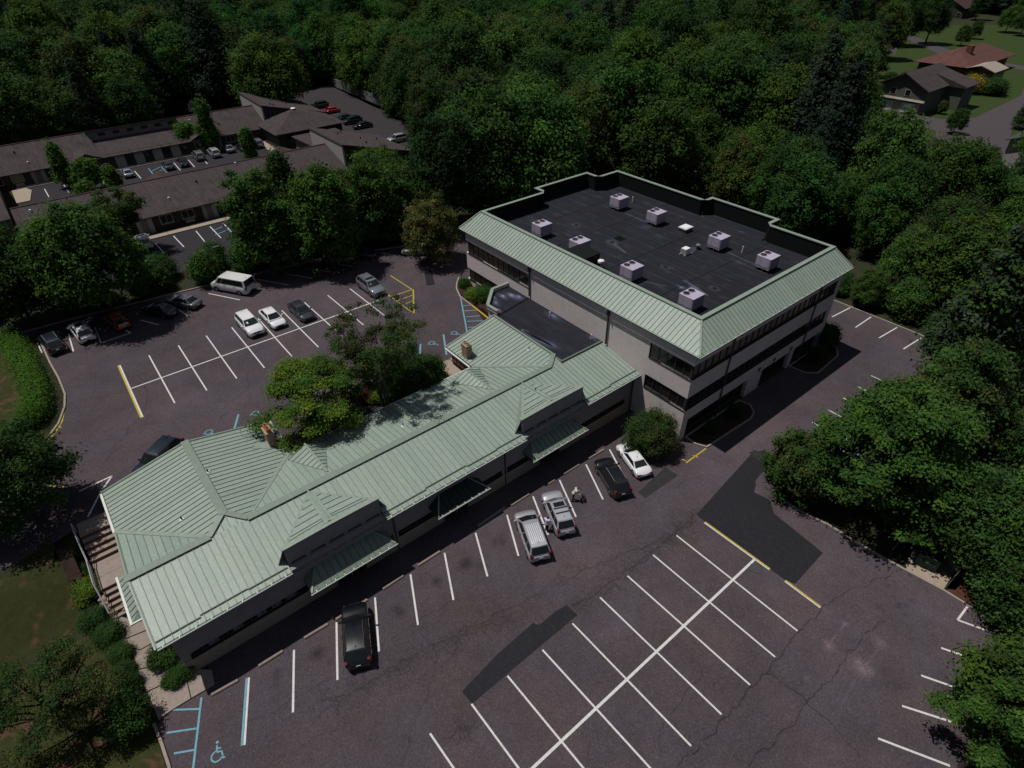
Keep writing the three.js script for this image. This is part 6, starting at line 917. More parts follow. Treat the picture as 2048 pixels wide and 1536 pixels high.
// ---------------------------------------------------------------- trees and shrubs
// a crown is several thousand small leaf sprays on the outside of many clumps; trunk and limbs carry the clumps
function leafCrown(clumps, per, size, cols, { flat = 0, droop = 0, fill = .3 } = {}) {
  const n = Math.round(clumps.reduce((a, c) => a + per * (c.r * c.r) / (clumps[0].ref * clumps[0].ref), 0)), pos = new Float32Array(n * 12), col = new Float32Array(n * 12), idx = new Uint32Array(n * 6); let k = 0;
  const a = new THREE.Vector3(), b = new THREE.Vector3(), nn = new THREE.Vector3(), c = new THREE.Vector3();
  for (const cl of clumps) {
    const m = Math.round(per * (cl.r * cl.r) / (clumps[0].ref * clumps[0].ref)), base = cols[Math.floor(rnd() * cols.length)], br = rr(.72, 1.25);
    for (let i = 0; i < m && k < n; i++, k++) {
      let y = rr(-.55, 1), t = rnd() * 6.2832, s = Math.sqrt(1 - y * y); const loose = rnd() < .24, rad = loose ? cl.r * rr(1.1, 1.9) : cl.r * (fill + (1 - fill) * Math.sqrt(rnd())) * rr(.85, 1.12);
      nn.set(s * Math.cos(t), y, s * Math.sin(t)); c.set(cl.x + nn.x * rad, cl.y + nn.y * rad * (cl.sq ?? .75) - droop * rad * (1 - y) * .3, cl.z + nn.z * rad);
      nn.x += rr(-.8, .8); nn.y += rr(-.2, 1.0) + flat; nn.z += rr(-.8, .8); nn.normalize(); a.set(rr(-1, 1), rr(-1, 1), rr(-1, 1)).cross(nn).normalize(); b.crossVectors(nn, a);
      const L = size * rr(.7, 1.35), w = L * rr(.45, .75), o = k * 12, put = (j, p, q, e) => { pos[o + j * 3] = c.x + a.x * p + b.x * q + nn.x * e; pos[o + j * 3 + 1] = c.y + a.y * p + b.y * q + nn.y * e; pos[o + j * 3 + 2] = c.z + a.z * p + b.z * q + nn.z * e; };
      put(0, -L, 0, 0); put(1, 0, -w, -.12 * L); put(2, L, 0, 0); put(3, 0, w, -.12 * L);
      const v = br * rr(.7, 1.35); for (let j = 0; j < 4; j++) { col[o + j * 3] = base[0] * v * rr(.95, 1.05); col[o + j * 3 + 1] = base[1] * v; col[o + j * 3 + 2] = base[2] * v; }
      idx.set([k * 4, k * 4 + 1, k * 4 + 2, k * 4, k * 4 + 2, k * 4 + 3], k * 6);
    }
  }
  const g = new THREE.BufferGeometry(); g.setAttribute('position', new THREE.BufferAttribute(pos.subarray(0, k * 12), 3)); g.setAttribute('color', new THREE.BufferAttribute(col.subarray(0, k * 12), 3)); g.setIndex(new THREE.BufferAttribute(idx.subarray(0, k * 6), 1)); g.computeVertexNormals(); return g;
}
const leafMats = [[1, 1, 1], [.78, .84, .86], [1.22, 1.1, .95], [.92, 1.04, 1.1], [1.3, 1.2, 1.25], [.66, .72, .78], [1.12, .98, .9]].map(c => c.map(x => x * 1.32)).map(c => new THREE.MeshPhysicalMaterial({ color: lin(...c), vertexColors: true, roughness: 1, side: THREE.DoubleSide, specularIntensity: .12, transmission: .35, thickness: 0 }));
const leafMat = new THREE.MeshPhysicalMaterial({ color: lin(1.4, 1.4, 1.4), vertexColors: true, roughness: 1, side: THREE.DoubleSide, specularIntensity: .12, transmission: .35, thickness: 0 });
const COL = { dark: [[.021, .050, .012], [.018, .043, .012], [.027, .054, .013]], mid: [[.028, .066, .014], [.025, .058, .014], [.033, .068, .015]], fresh: [[.040, .088, .014], [.035, .079, .014], [.047, .091, .015]], lime: [[.075, .12, .014], [.062, .105, .014], [.085, .125, .018]], olive: [[.046, .060, .017], [.040, .055, .016], [.038, .055, .015]], gold: [[.12, .105, .03], [.10, .09, .026], [.08, .085, .026]], blue: [[.026, .044, .026], [.022, .038, .024]], red: [[.05, .02, .018], [.04, .018, .016]], yellow: [[.2, .15, .012], [.15, .13, .015]] };
function clumpsFor(kind, R, H, base, n, cr) {
  const out = [];
  for (let i = 0; i < n; i++) {
    let x, y, z, r = cr * rr(.7, 1.3);
    if (kind === 'cone') { const t = Math.pow((i + .5) / n, .8), rad = R * (1 - t) * .92 + .12 * R, a = i * 2.4 + rr(-.4, .4), q = rad * Math.sqrt(rr(.25, 1)); x = q * Math.cos(a); z = q * Math.sin(a); y = base + (H - base) * t; r = cr * (1.15 - .75 * t) * rr(.8, 1.2); out.push({ x, y, z, r, sq: .42 }); continue; }
    if (kind === 'column') { const t = (i + .5) / n, a = i * 2.4, q = R * (.55 + .25 * Math.sin(t * 3.1)) * Math.sqrt(rr(.2, 1)) * (1 - .75 * Math.pow(t, 3)); x = q * Math.cos(a); z = q * Math.sin(a); y = base + (H - base) * t; out.push({ x, y, z, r, sq: 1.1 }); continue; }
    if (kind === 'layer') { // boughs that carry flat pads of leaves, uneven in length
      const nb = Math.max(10, Math.round(n / 11)), q = i % nb, a = q * 2.39996 + .6 * NOISE.noise(q * 1.7, R, 3), el = Math.pow((q + .5) / nb, .8), len = R * (1 - .62 * el * el) * (.82 + .36 * NOISE.noise(q * 3.1, 7, H) + .12 * ((q * 7) % 3)), f = .30 + .70 * Math.sqrt(((Math.floor(i / nb) + rnd()) / Math.ceil(n / nb)));
      const sp = rr(-1, 1) * .20 * R * (.5 + f * .5), by = base + (H - base) * (.10 + .84 * el) + (f - .6) * .10 * H * (1 - el) - .05 * H * f * f;
      x = Math.cos(a) * len * f - Math.sin(a) * sp; z = Math.sin(a) * len * f + Math.cos(a) * sp; y = by + rr(-.2, .2) * r; out.push({ x, y, z, r: r * (1.15 - .35 * f), sq: .5 }); continue;
    }
    if (kind === 'vase') { const a = rr(0, 6.28), t = Math.pow(rnd(), .6), q = R * (.25 + .75 * t) * rr(.45, 1); x = q * Math.cos(a); z = q * Math.sin(a); y = base + (H - base) * (.26 + .74 * t) * rr(.78, 1); out.push({ x, y, z, r, sq: .7 }); continue; }
    // rounded crown: clumps towards the outside of an uneven ellipsoid
    const a = i * 2.39996 + rr(-.5, .5), yy = 1 - 1.62 * ((i + .5) / n), s = Math.sqrt(Math.max(0, 1 - yy * yy)), wob = 1 + .28 * NOISE.noise(Math.cos(a) * 1.3 + R, yy * 1.7, Math.sin(a) * 1.3 + H), q = Math.pow(rr(.25, 1), .33) * wob, hh = (H - base) / 1.62;
    x = (R - r * .6) * s * q * Math.cos(a); z = (R - r * .6) * s * q * Math.sin(a); y = base + hh * .62 + (hh - r * .5) * yy * q; out.push({ x, y, z, r, sq: .72 });
  }
  out[0].ref = cr; return out;
}
function trunkGeo(clumps, H, base, r0, limbs, multi = 1) {
  const g = [], top = base + (H - base) * .55;
  for (let m = 0; m < multi; m++) {
    const lean = multi > 1 ? v3(Math.cos(m * 6.28 / multi) * .32 * base, 0, Math.sin(m * 6.28 / multi) * .32 * base) : v3(0, 0, 0); let p = v3(lean.x * .15, -.4, lean.z * .15), rad = r0 / Math.sqrt(multi); const steps = 5, pts = [p];
    for (let i = 1; i <= steps; i++) { const t = i / steps, q = v3(lean.x * t * 2 + rr(-.12, .12) * t, -.4 + (top + .4) * t, lean.z * t * 2 + rr(-.12, .12) * t); g.push(rod(p, q, rad, rad * .82, 8)); rad *= .82; p = q; pts.push(q); }
    for (let i = m; i < Math.min(limbs, clumps.length); i += multi) { const c = clumps[Math.floor(i / limbs * clumps.length)], s = pts[2 + Math.floor(rnd() * 3)], e = v3(c.x, c.y - c.r * .2, c.z), mid = s.clone().lerp(e, .5).add(v3(0, (e.y - s.y) * .12, 0)); g.push(rod(s, mid, r0 * .34 / Math.sqrt(multi), r0 * .2 / Math.sqrt(multi), 6), rod(mid, e, r0 * .2 / Math.sqrt(multi), .025, 6)); }
  }
  return uvMetres(join(g));
}
function treeProto(o) { let { kind = 'round', R, H, base, n, cr, per, leaf, cols, r0 = .3, limbs = 12, multi = 1, sq, ...rest } = o; per *= 1.55; leaf *= .80; const c = clumpsFor(kind, R, H, base, n, cr); if (sq) c.forEach(q => q.sq = sq); return { crown: leafCrown(c, per, leaf, cols, rest), trunk: limbs ? trunkGeo(c, H, base, r0, limbs, multi) : null, R, H, o }; }
const PROTO = {
  oakA: treeProto({ R: 5.4, H: 14, base: 3.2, n: 170, cr: .95, per: 105, leaf: .22, cols: COL.mid, sq: .9 }), oakB: treeProto({ R: 5.0, H: 15, base: 3.4, n: 160, cr: .95, per: 105, leaf: .22, cols: COL.dark, sq: .9 }), oakC: treeProto({ R: 5.8, H: 13, base: 2.6, n: 180, cr: .95, per: 100, leaf: .21, cols: COL.mid.concat(COL.fresh), sq: .9 }), oakD: treeProto({ R: 4.6, H: 12.5, base: 2.2, n: 140, cr: .9, per: 105, leaf: .21, cols: COL.dark.concat(COL.mid), sq: .9 }), ashA: treeProto({ R: 4.8, H: 14, base: 2, n: 160, cr: .85, per: 100, leaf: .22, cols: COL.fresh.concat(COL.mid), sq: 1 }), ashB: treeProto({ R: 5.0, H: 13.2, base: 2.4, n: 160, cr: .9, per: 100, leaf: .21, cols: COL.mid.concat(COL.olive), sq: .9 }),
  pineA: treeProto({ kind: 'cone', R: 4.2, H: 17, base: 3, n: 150, cr: 1.15, per: 95, leaf: .22, cols: COL.blue, limbs: 30, flat: .3 }), pineB: treeProto({ kind: 'cone', R: 3.2, H: 13, base: 1, n: 130, cr: .95, per: 90, leaf: .20, cols: COL.blue.concat(COL.dark), limbs: 24, flat: .3 }),
};
function plant(p, name, label, cat, [u, v, h], s = 1, turn = 0, group, sy = s, bark = mat.bark, lm = leafMat) {
  const o = thing(name, label, cat, [u, v, h], turn, group); o.scale.set(s, sy, s);
  if (p.trunk) { const t = shadows(new THREE.Mesh(p.trunk, bark)); t.name = 'trunk'; o.add(t); } const c = shadows(new THREE.Mesh(p.crown, lm)); c.name = p.trunk ? 'crown' : 'foliage'; o.add(c); return o;
}
// single trees that can be pointed at, each grown for its place
const one = (o, name, label, at, cat = 'tree', bark) => plant(treeProto(o), name, label, cat, at, 1, 0, undefined, 1, bark);
const at0 = (x, y, hc = 0) => [...S(x, y, hc), 0], atU = (x, y, hc = 0) => [...S(x, y, UP + hc), UP];
one({ kind: 'layer', R: 6.2, H: 12.2, base: .8, n: 400, cr: .74, per: 105, leaf: .15, cols: COL.mid.concat(COL.fresh), r0: .32, limbs: 40, flat: .35, fill: .2, sq: .55 }, 'maple_tree', 'large spreading maple at the right, the widest crown beside the front lot', at0(1790, 905, 6));
one({ R: 2.7, H: 6.2, base: .6, n: 140, cr: .5, per: 110, leaf: .12, cols: COL.mid.concat(COL.olive), r0: .18, limbs: 16, fill: .2 }, 'small_maple_tree', 'smaller maple left of the large spreading maple at the island tip', at0(1612, 925, 3.4));
one({ R: 3.8, H: 11.4, base: 1.2, n: 170, cr: .7, per: 110, leaf: .16, fill: .2, cols: COL.olive.concat(COL.mid), r0: .25, limbs: 20 }, 'maple_tree', 'olive green maple behind the large spreading maple', at0(1920, 800, 6));
one({ kind: 'layer', R: 4.8, H: 7.4, base: 1.3, n: 240, cr: .66, per: 150, leaf: .10, cols: COL.lime.concat(COL.fresh), r0: .2, limbs: 26, flat: .8, fill: .2, sq: .42 }, 'japanese_maple', 'bright green layered tree behind the ridge of the low building', atU(626, 790, 4), 'tree', mat.barkGrey);
one({ kind: 'vase', R: 4.3, H: 10.2, base: 1.6, n: 190, cr: .42, per: 85, leaf: .095, cols: COL.olive.concat(COL.mid), r0: .26, limbs: 120, multi: 7, fill: .1, sq: .9 }, 'open_tree', 'open multi stemmed tree with bare grey limbs behind the low building', atU(768, 790, 2.2), 'tree', mat.barkGrey);
one({ R: 3.5, H: 8.6, base: 1.0, n: 160, cr: .6, per: 100, leaf: .13, cols: COL.gold.concat(COL.olive), r0: .2, limbs: 18 }, 'golden_tree', 'golden green tree beside the left corner of the office block', atU(862, 448, 5));
one({ R: 5.0, H: 13, base: 3.2, n: 220, cr: .85, per: 120, leaf: .19, cols: COL.fresh.concat(COL.mid), r0: .3, limbs: 20 }, 'broad_tree', 'big fresh green tree at the left above the far corner of the rear lot', atU(160, 492, 8.4));
one({ R: 3.9, H: 12.4, base: 1.2, n: 170, cr: .75, per: 110, leaf: .19, cols: COL.fresh.concat(COL.mid), r0: .26, limbs: 16 }, 'broad_tree', 'tall tree before the near motel roof, left of the pair', atU(518, 436, 7));
one({ R: 4.0, H: 13, base: 1.2, n: 180, cr: .75, per: 110, leaf: .19, cols: COL.fresh, r0: .26, limbs: 16 }, 'broad_tree', 'tallest fresh green tree before the near motel roof, right of the pair', atU(642, 418, 7.5));
one({ kind: 'column', R: 2.9, H: 11.6, base: 1, n: 130, cr: .75, per: 110, leaf: .16, cols: COL.dark.concat(COL.olive), r0: .2, limbs: 10 }, 'columnar_tree', 'dark egg shaped tree in front of the near motel roof', atU(562, 362, 8.5));
one({ R: 3.9, H: 11.8, base: 1.2, n: 170, cr: .8, per: 110, leaf: .19, cols: COL.fresh.concat(COL.mid), r0: .28, limbs: 16 }, 'broad_tree', 'fresh green tree right of the tallest pair by the motel office', atU(742, 382, 7));
one({ kind: 'vase', R: 3.4, H: 8.0, base: 1.2, n: 150, cr: .55, per: 90, leaf: .14, cols: COL.olive.concat(COL.dark), r0: .2, limbs: 16 }, 'vase_tree', 'dull olive vase shaped tree over the middle of the near motel roof', atU(236, 425, 5.5));
one({ R: 4.0, H: 8.4, base: 1.4, n: 180, cr: .62, per: 100, leaf: .13, cols: COL.mid.concat(COL.dark), r0: .25, limbs: 18 }, 'lawn_tree', 'dark tree over the top of the steps at the left edge', [-45.6, 23.2, UP]);
one({ kind: 'layer', R: 3.7, H: 6.4, base: 1.2, n: 150, cr: .46, per: 95, leaf: .075, cols: COL.olive.concat(COL.dark), r0: .22, limbs: 30, fill: .15 }, 'lawn_tree', 'leafy tree on the front left lawn, the lowest at the left edge', at0(78, 1392, 4));
one({ R: 1.3, H: 2.6, base: .4, n: 60, cr: .36, per: 90, leaf: .08, cols: COL.mid, r0: .12, limbs: 12 }, 'small_tree', 'small tree beside the front walk on the left lawn', at0(250, 1432, 1.4));
one({ kind: 'layer', R: 2.7, H: 8.6, base: 1, n: 130, cr: .42, per: 100, leaf: .09, cols: COL.mid.concat(COL.fresh), r0: .2, limbs: 14 }, 'corner_tree', 'tree rising into the bottom right corner beside the last bays', at0(2012, 1455, 5));
one({ R: 2.25, H: 4.0, base: .1, n: 110, cr: .45, per: 170, leaf: .075, cols: COL.olive.concat(COL.dark), r0: .12, limbs: 6, fill: .7 }, 'clipped_tree', 'rounded olive green tree at the foot of the office corner', at0(1305, 862, 2.1));
one({ R: 2.6, H: 3.6, base: .1, n: 110, cr: .5, per: 150, leaf: .09, cols: COL.dark, limbs: 6, r0: .12, fill: .7 }, 'yew_shrub', 'large dark rounded shrub beside the open tree', atU(838, 745, 1.9), 'shrub');
// young trees in the motel court
[[120, 330, 1.8, 6.6, 'slim young tree at the left of the motel court'], [178, 345, 2.3, 5.4, 'bushy young tree in front of the far motel wing, right of the slim one'], [180, 400, 1.7, 4.4, 'young tree rising over the near motel ridge, left'], [226, 360, 1.2, 3.6, 'little tree over the motel court between the cars'], [372, 268, 2.3, 5.4, 'dark young tree in front of the far motel gable'], [412, 250, 1.9, 8.4, 'tall slim tree at the far motel gable'], [497, 290, 1.3, 5.6, 'slim pale green tree among the cars at the right of the motel court']].forEach(([x, y, R, H, l]) => one({ kind: R < 2 ? 'column' : 'round', R, H, base: .8, n: 36, cr: R * .36, per: 150, leaf: .2, cols: COL.fresh, r0: .12, limbs: 8 }, 'young_tree', l, atU(x, y, H * .55)));
// shrubs
const bushProto = cols => treeProto({ R: 1, H: 1.5, base: .1, n: 34, cr: .36, per: 190, leaf: .06, cols, limbs: 0, fill: .75 });
const BUSH = { mid: bushProto(COL.mid), dark: bushProto(COL.dark), fresh: bushProto(COL.lime), red: bushProto(COL.red), gold: bushProto(COL.yellow), blue: bushProto(COL.blue) };
const bush = (k, x, y, h, s, sy, label, gl = ground) => { const [u, v] = S(x, y, h); plant(BUSH[k], 'shrub', label, 'shrub', [u, v, h], s, rnd() * 6, undefined, sy); };
[['dark', 148, 1110, 1.6, .75, .7, 'leafy shrub nearest the top of the steps'], ['dark', 165, 1152, .9, .75, .62, 'clipped dark shrub above the bright green one'], ['fresh', 180, 1192, .5, 1.0, .85, 'bright green rounded shrub beside the steps'], ['dark', 192, 1244, .1, .92, .7, 'dark clipped shrub below the boulders'], ['dark', 222, 1273, .05, .9, .62, 'dark clipped shrub at the bend of the front walk'], ['mid', 337, 1318, .05, 1.0, .95, 'large clipped shrub under the low roof corner'], ['mid', 349, 1363, .05, .62, .55, 'round clipped shrub, left of the small pair at the roof corner'], ['mid', 375, 1345, .05, .62, .58, 'round clipped shrub, right of the small pair at the roof corner'], ['mid', 245, 1312, .05, .7, .6, 'leafy shrub left of the front walk, upper'], ['dark', 252, 1345, .05, .65, .55, 'dark shrub left of the front walk, middle'], ['dark', 262, 1376, .05, .75, .6, 'dark shrub left of the front walk, lower']].forEach(a => bush(...a));
[['fresh', 950, 593, UP, 1.1, .7, 'low green shrub in the kerbed bed beside the office, left'], ['mid', 972, 598, UP, 1.2, 1.1, 'taller green shrub in the kerbed bed beside the flat link roof'], ['mid', 930, 574, UP, .7, .7, 'green shrub under the dark sign at the office corner'], ['red', 737, 795, UP, 1.3, .9, 'dark red shrub between the two trees behind the ridge'], ['fresh', 880, 760, UP, .8, .5, 'low bright shrub beside the rear door walk'], ['mid', 800, 800, UP, 1.5, 1.0, 'leafy shrub at the foot of the open tree'], ['fresh', 758, 800, UP, 1.0, .8, 'yellowish shrub left of the open tree trunks']].forEach(a => bush(...a));
for (const [u, v, s, l] of [[3, -1, .6, 'small shaded shrub in the kerbed bed at the office front, left'], [6.5, -1.1, .7, 'small shaded shrub in the kerbed bed at the office front, right'], [20.5, -1.2, .9, 'shaded shrub in the far kerbed bed at the office front'], [23.9, -.3, 1.35, 'tall dark shrub at the far right corner of the office']]) plant(BUSH.dark, 'shrub', l, 'shrub', [u, v, .08], s, u, undefined, s * 1.3);
[[1260, 815, 'gold', 1.9, 1.9, 'yellow rounded shrub behind the corner house'], [0, 0]].slice(0, 1).forEach(() => plant(BUSH.gold, 'shrub', 'yellow rounded shrub right of the gabled house', 'shrub', [...S(1936, 186), 0], 3.0, 0, undefined, 2.9));
[[1860, 210, 1.8, 'mid'], [1885, 200, 2.3, 'mid'], [1912, 195, 2.0, 'dark'], [1982, 190, 3.0, 'dark'], [1995, 186, 1.5, 'blue'], [1850, 150, 2.4, 'dark'], [1880, 145, 2.4, 'dark'], [1810, 160, 1.6, 'mid'], [1780, 160, 1.6, 'mid']].forEach(([x, y, s, k], i) => plant(BUSH[k], 'shrub', ['rounded shrub left of the gabled house front', 'big rounded shrub at the gabled house corner', 'dark shrub at the gabled house path', 'large dark shrub between the two houses', 'bluish little conifer on the road lawn', 'dark shrub under the brick house, left', 'dark shrub under the brick house, right', 'hedge plant behind the gabled house, right', 'hedge plant behind the gabled house, left'][i], 'shrub', [...S(x, y), 0], s, i, undefined, s * .9));
[['oakA', 1755, 38, .95, 'tall dark tree right of the red roofed house at the top'], ['oakB', 1800, 92, 1.0, 'dark tree before the long shed, left'], ['oakB', 1850, 88, 1.05, 'dark tree before the long shed, right'], ['oakC', 1712, 62, .85, 'green tree below the red roofed house at the top'], ['ashB', 1920, 92, .5, 'small tree left of the long brick house'], ['oakD', 1945, 78, .5, 'dark rounded tree behind the long brick house'], ['oakC', 2010, 65, .7, 'green tree on the lawn at the top right'], ['oakA', 2040, 72, .65, 'broad tree at the right end of the top lawn'], ['ashA', 2045, 40, .9, 'tall tree in the top right corner'], ['oakB', 1950, 40, .8, 'dark tree before the brown roofed house'], ['pineB', 2035, 258, .55, 'conifer beside the road at the right edge'], ['oakD', 1905, 268, .42, 'purple dark tree at the road corner'], ['ashB', 1880, 228, .22, 'young tree on the verge before the gabled house']].forEach(([k, x, y, s, l]) => plant(PROTO[k], k[0] === 'p' ? 'conifer_tree' : 'garden_tree', l, 'tree', [...S(x, y), 0], s, x));
one({ R: 2.9, H: 9.5, base: .6, n: 150, cr: .7, per: 105, leaf: .13, cols: COL.mid.concat(COL.fresh), r0: .24, limbs: 18 }, 'edge_tree', 'feathery tree at the right edge behind the waste bin', at0(2026, 1062, 5));
one({ R: 2.5, H: 6.2, base: .4, n: 130, cr: .55, per: 105, leaf: .12, cols: COL.mid.concat(COL.dark), r0: .2, limbs: 14 }, 'edge_tree', 'lower tree at the right edge above the corner bay lines', at0(2052, 1180, 3.2));
[[1958, 1172, 1.0], [1998, 1196, 1.0], [2034, 1228, 1.1], [2062, 1268, 1.2], [1940, 1128, 1.4], [1988, 1150, 1.6]].forEach(([x, y, s], i) => plant(BUSH[i % 2 ? 'mid' : 'dark'], 'bush', ['bush just right of the board screen', 'bush above the white corner bay line', 'bush above the last right bays', 'bush at the right picture edge over the kerb', 'bush behind the pale concrete block', 'taller bush behind the corner bay'][i], 'bush', [...S(x + 14, y - 8), 0], s, i, undefined, s * 1.25));
one({ R: 4.0, H: 10.5, base: 1, n: 150, cr: .75, per: 90, leaf: .18, cols: COL.dark, r0: .25, limbs: 14 }, 'edge_tree', 'dark tree at the left picture edge below the motel end block', atU(8, 548, 6));
// the bright clipped hedge at the left edge of the rear lot
{
  const pts = [], c = [[-43.6, 51.4], [-43.0, 48], [-42.7, 44], [-42.5, 40], [-42.8, 36.6], [-43.7, 34.6]];
  for (let i = 0; i < c.length - 1; i++) for (let k = 0; k < 9; k++) { const t = k / 9; pts.push({ x: c[i][0] + (c[i + 1][0] - c[i][0]) * t - .3, z: -(c[i][1] + (c[i + 1][1] - c[i][1]) * t), y: .85, r: .72, sq: 1.1 }, { x: c[i][0] + (c[i + 1][0] - c[i][0]) * t - .95, z: -(c[i][1] + (c[i + 1][1] - c[i][1]) * t), y: .85, r: .72, sq: 1.1 }); }
  pts[0].ref = .72; const o = thing('hedge', 'bright green clipped hedge along the left kerb of the rear lot', 'hedge', [0, 0, UP]); const m = shadows(new THREE.Mesh(leafCrown(pts, 420, .07, [[.045, .10, .012], [.04, .09, .012]], { fill: .8 }), leafMat)); m.name = 'foliage'; o.add(m); M('core', [bx(-44.2, -43.3, 35.6, 51.4, .05, 1.1)], mat.mulch, o).position.set(0, 0, 0);
}
// the wooded strip between the lots, and the woods round about
const clear = [ // [polygon] kept free of woodland
  [[-46, 12], [-43, 52], [-51, 51], [-52, 31], [-60, 31], [-60, 17]], [[-41.5, 33], [-41.5, 54.6], [-17, 52.5], [-8, 51], [0, 47.6], [9, 45], [11, 33], [40, 33], [34.6, 40], [34.8, -6], [28, -11.5], [9, -16], [2, -18], [-3, -16], [-4, -19], [-9, -24], [-14, -45], [-95, -45], [-95, 33]],
  [[-66, 57], [6, 57], [20, 66], [33.5, 96], [35.5, 120], [37.5, 150], [18, 150], [18, 123], [-66, 122]], [[-160, 126], [20, 130], [38, 232], [27, 232], [18, 138], [-160, 135]],
  [[92, 2], [118, 4], [150, 8], [340, 34], [340, 116], [300, 120], [215, 88], [200, 76], [160, 60], [128, 49], [116, 34], [94, 22]],
];
const keys = ['oakA', 'oakB', 'oakC', 'oakD', 'ashA', 'ashB', 'pineA', 'pineB'];
const pick = (u, v) => { const q = NOISE.noise(u / 26, v / 26, 2.2) + rr(-.35, .35), pine = NOISE.noise(u / 30 + 9, v / 30, 7) + (u > 28 && v < 34 && v > -20 ? .22 : 0) + (v > 125 && u < 10 ? .25 : 0); if (pine > .3 && rnd() < .75) return rnd() < .5 ? 'pineA' : 'pineB'; return q > .25 ? 'ashA' : q > .08 ? 'oakC' : q > -.1 ? 'oakA' : q > -.25 ? 'ashB' : rnd() < .5 ? 'oakB' : 'oakD'; };
const sizeAt = (u, v) => (u > 30 && v < 40 && u < 60 ? .78 : u < 20 && v > 50 && v < 60 ? .6 : v < -14 ? .55 : 1.2) * rr(.72, 1.22);
// parts of the place that the photograph shows open, in its pixels: no woodland crown may stand in front of them
const openPx = [
  [[1745, 165], [1760, 120], [1830, 70], [2060, 60], [2060, 300], [1960, 290], [1880, 285], [1850, 240], [1770, 228]], [[925, 455], [965, 412], [1070, 365], [1170, 338], [1240, 333], [1430, 385], [1690, 490], [1725, 545], [1700, 600], [1875, 690], [1850, 760], [1400, 900], [900, 560]],
  [[0, 280], [340, 215], [470, 178], [660, 165], [830, 240], [790, 300], [690, 300], [640, 350], [470, 440], [300, 520], [0, 500]], [[615, 255], [770, 265], [765, 305], [690, 330], [640, 290]], [[50, 690], [130, 635], [300, 610], [420, 570], [700, 520], [900, 500], [930, 700], [150, 1000], [40, 860]], [[0, 1030], [180, 1050], [330, 1300], [330, 1536], [0, 1536]], [[1560, 960], [1640, 1040], [1745, 1100], [1780, 1060], [1860, 1080], [1910, 1140], [1960, 1220], [2030, 1330], [1880, 1440], [1840, 1536], [1500, 1536]], [[1900, 1190], [1960, 1225], [2030, 1330], [1880, 1440], [1840, 1536], [1500, 1536]], [[1730, 15], [1760, 15], [1760, 45], [1680, 45]], [[1150, 0], [1190, 0], [1190, 10], [1150, 10]], [[1880, 0], [1930, 0], [1930, 40], [1880, 40]],
];
const px = (u, v, h) => { const d = V(u, v, h).sub(camera.position), z = d.dot(axisF); return [d.dot(axisR) / z * CAM.f + 1024, 768 - d.dot(axisU) / z * CAM.f, z]; };
function hides(u, v, s, k) { const g = ground(u, v), H = PROTO[k].H * s * 1.03, R = PROTO[k].R * .92 * s; for (const [h, k] of [[H * .97, 0], [H * .8, .6], [H * .6, .95], [H * .4, .9]]) for (const j of k ? [-1, 1] : [0]) { const p = px(u + axisR.x * R * k * j, v - axisR.z * R * k * j, g + h); if (openPx.some(q => inside(q, p[0], p[1]))) return true; } return false; }
const spots = [];
{
  const cell = 6.9;
  for (let iu = -25; iu < 74; iu++) for (let iv = -9; iv < 88; iv++) {
    const u = iu * cell + rr(-2, 2), v = iv * cell + rr(-2, 2); if (clear.some(p => inside(p, u, v))) continue;
    const d = V(u, v, 8).sub(camera.position), z = d.dot(axisF); if (z < 12) continue; const x = d.dot(axisR) / z * CAM.f + 1024, y = 768 - d.dot(axisU) / z * CAM.f; if (x < -160 || x > 2210 || y < -170 || y > 1800) continue;
    let s = sizeAt(u, v), ok = true; const k = pick(u, v); for (let i = 0; hides(u, v, s, k); i++) { s *= .82; if (s < .34) { ok = false; break; } } if (ok) spots.push({ u, v, z, x, y, s, k });
  }
  spots.sort((a, b) => a.z - b.z);
}
const where = (u, v) => v > 122 && u < 30 ? ['behind motel', 'trees of the wood behind the motel'] : u < -40 ? ['at picture left', 'trees of the wood at the left edge'] : v > 44 && v < 60 && u < 12 ? ['between rear lot and motel', 'trees of the strip between rear lot and motel'] : v < 0 ? ['in right edge growth', 'trees of the dense growth at the right edge'] : u > 30 && v < 34 ? ['beyond right lot', 'trees of the wood beyond the right side lot'] : ['behind office block', 'trees of the wood behind the office block'];
var sort = { oakA: 'mid green broadleaf tree', oakB: 'dark green broadleaf tree', oakC: 'fresh green broadleaf tree', oakD: 'small dark broadleaf tree', ashA: 'bright green upright tree', ashB: 'olive green broadleaf tree', pineA: 'tall dark conifer', pineB: 'narrow bluish conifer' };
const NEAR = 270, sort0 = {};
const nth = ['', 'second ', 'third ', 'fourth ', 'fifth ', 'sixth ', 'seventh ', 'eighth ', 'ninth ', 'tenth ', 'eleventh ', 'twelfth '];
const zone = (x, y) => `${y < 60 ? 'top' : y < 170 ? 'upper' : y < 300 ? 'middle' : y < 620 ? 'lower' : 'bottom'} ${x < 300 ? 'far left' : x < 620 ? 'left' : x < 900 ? 'centre left' : x < 1180 ? 'centre' : x < 1460 ? 'centre right' : x < 1740 ? 'right' : 'far right'}`;
const seen = {}; const ordinal = key => { const n = seen[key] = (seen[key] ?? -1) + 1; return n ? (nth[n] ?? `${n + 1}th `) : ''; };
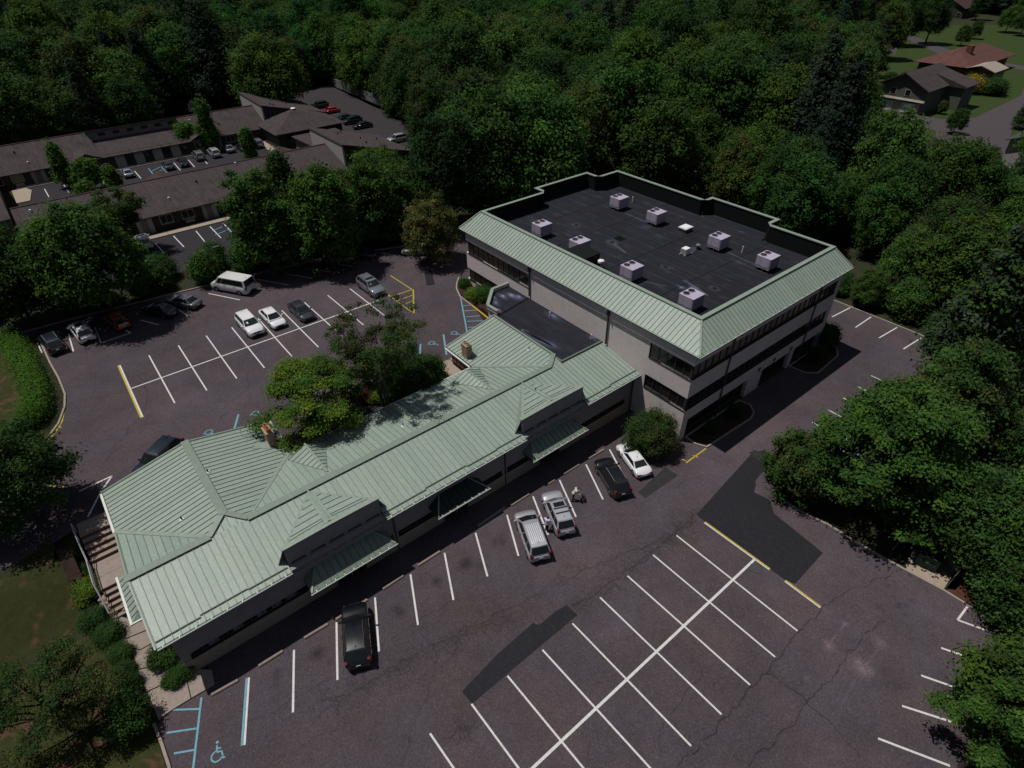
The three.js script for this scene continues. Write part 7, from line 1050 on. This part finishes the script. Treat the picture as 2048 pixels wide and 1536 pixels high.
spots.slice(0, NEAR).forEach(({ u, v, s, k, x, y }) => { const [w, g] = where(u, v), size = s < .7 && k !== 'oakD' ? 'small ' : s > 1.15 ? 'large ' : '', key = size + sort[k] + w + zone(x, y), od = ordinal(key.replace('small small', 'small')); sort0[k] = `${size}${sort[k]} ${w}, ${zone(x, y)}${od ? `, ${od}nearest` : ''}`; plant(PROTO[k], k.startsWith('pine') ? 'conifer_tree' : 'woodland_tree', sort0[k].replace('small small', 'small'), 'tree', [u, v, ground(u, v)], s, rnd() * 6.28, `${g}, ${sort[k]}`, s * rr(.85, 1.15), mat.bark, leafMats[Math.floor(rnd() * 7)]); });
{
  const groups = {}; spots.slice(NEAR).forEach(q => { (groups[q.k] ??= []).push(q); });
  const m4 = new THREE.Matrix4(), qt = new THREE.Quaternion(), Y = new THREE.Vector3(0, 1, 0);
  for (const k of keys) { const g = groups[k]; if (!g) continue; const im = shadows(new THREE.InstancedMesh(PROTO[k].crown, leafMat, g.length)); im.name = numbered('far_woodland'); g.forEach(({ u, v, s }, i) => { m4.compose(V(u, v, ground(u, v)), qt.setFromAxisAngle(Y, rnd() * 6.28), new THREE.Vector3(s, s * rr(.9, 1.12), s)); im.setMatrixAt(i, m4); im.setColorAt(i, new THREE.Color().setRGB(rr(.7, 1.3), rr(.78, 1.2), rr(.75, 1.3))); }); scene.add(im); tag(im, `distant wood, crowns of ${sort[k]}s merging into one mass`, 'woodland', null, 'stuff'); }
}
// hedge-like undergrowth along the lots
{
  const strip = [[-24, 52.4], [-19, 53], [-14.5, 52.4], [-10, 51.6], [-5, 50.2], [-1, 48.4], [4, 46.6], [-30, 54.4], [-36, 55], [-22, 56], [-12, 54.5], [-28, 57]], right = [[35.4, 34], [35.3, 30], [35.6, 26], [35.2, 21.5], [35.6, 17], [35.3, 13], [35.5, 9], [35.2, 5], [35.6, 1], [35.3, -3], [34.8, -7.5], [31, -11], [27, -12.4], [22, -13.6], [17, -14.8], [-6.6, -24.6], [-9.9, -27.5], [-11.8, -31]];
  const P2 = treeProto({ R: 2.2, H: 3.6, base: .2, n: 44, cr: .75, per: 170, leaf: .15, cols: COL.mid.concat(COL.dark), limbs: 0, fill: .6 }), P3 = treeProto({ R: 2.0, H: 4.4, base: .2, n: 44, cr: .7, per: 170, leaf: .14, cols: COL.fresh.concat(COL.mid), limbs: 0, fill: .6 });
  strip.forEach(([u, v], i) => plant(i % 3 ? P2 : P3, 'bush', `rough green bush in the strip above the rear lot, number ${i + 1}`.replace(/number .*/, (nth[i] || 'first ') + 'of its ragged row'), 'bush', [u, v, UP], rr(.75, 1.15), i, 'rough bushes in the strip above the rear lot')); right.forEach(([u, v], i) => plant(i % 3 ? P2 : P3, 'bush', `rough green bush edging the right lots, ${(nth[i] || (i ? `${i + 1}th ` : 'first ')).trim()} from the far end`, 'bush', [u + 1.2, v - (v < -8 ? 1.2 : 0), 0], rr(.7, 1.1), i, 'rough bushes edging the right side of the lots'));
}
renderer.render(scene, camera);
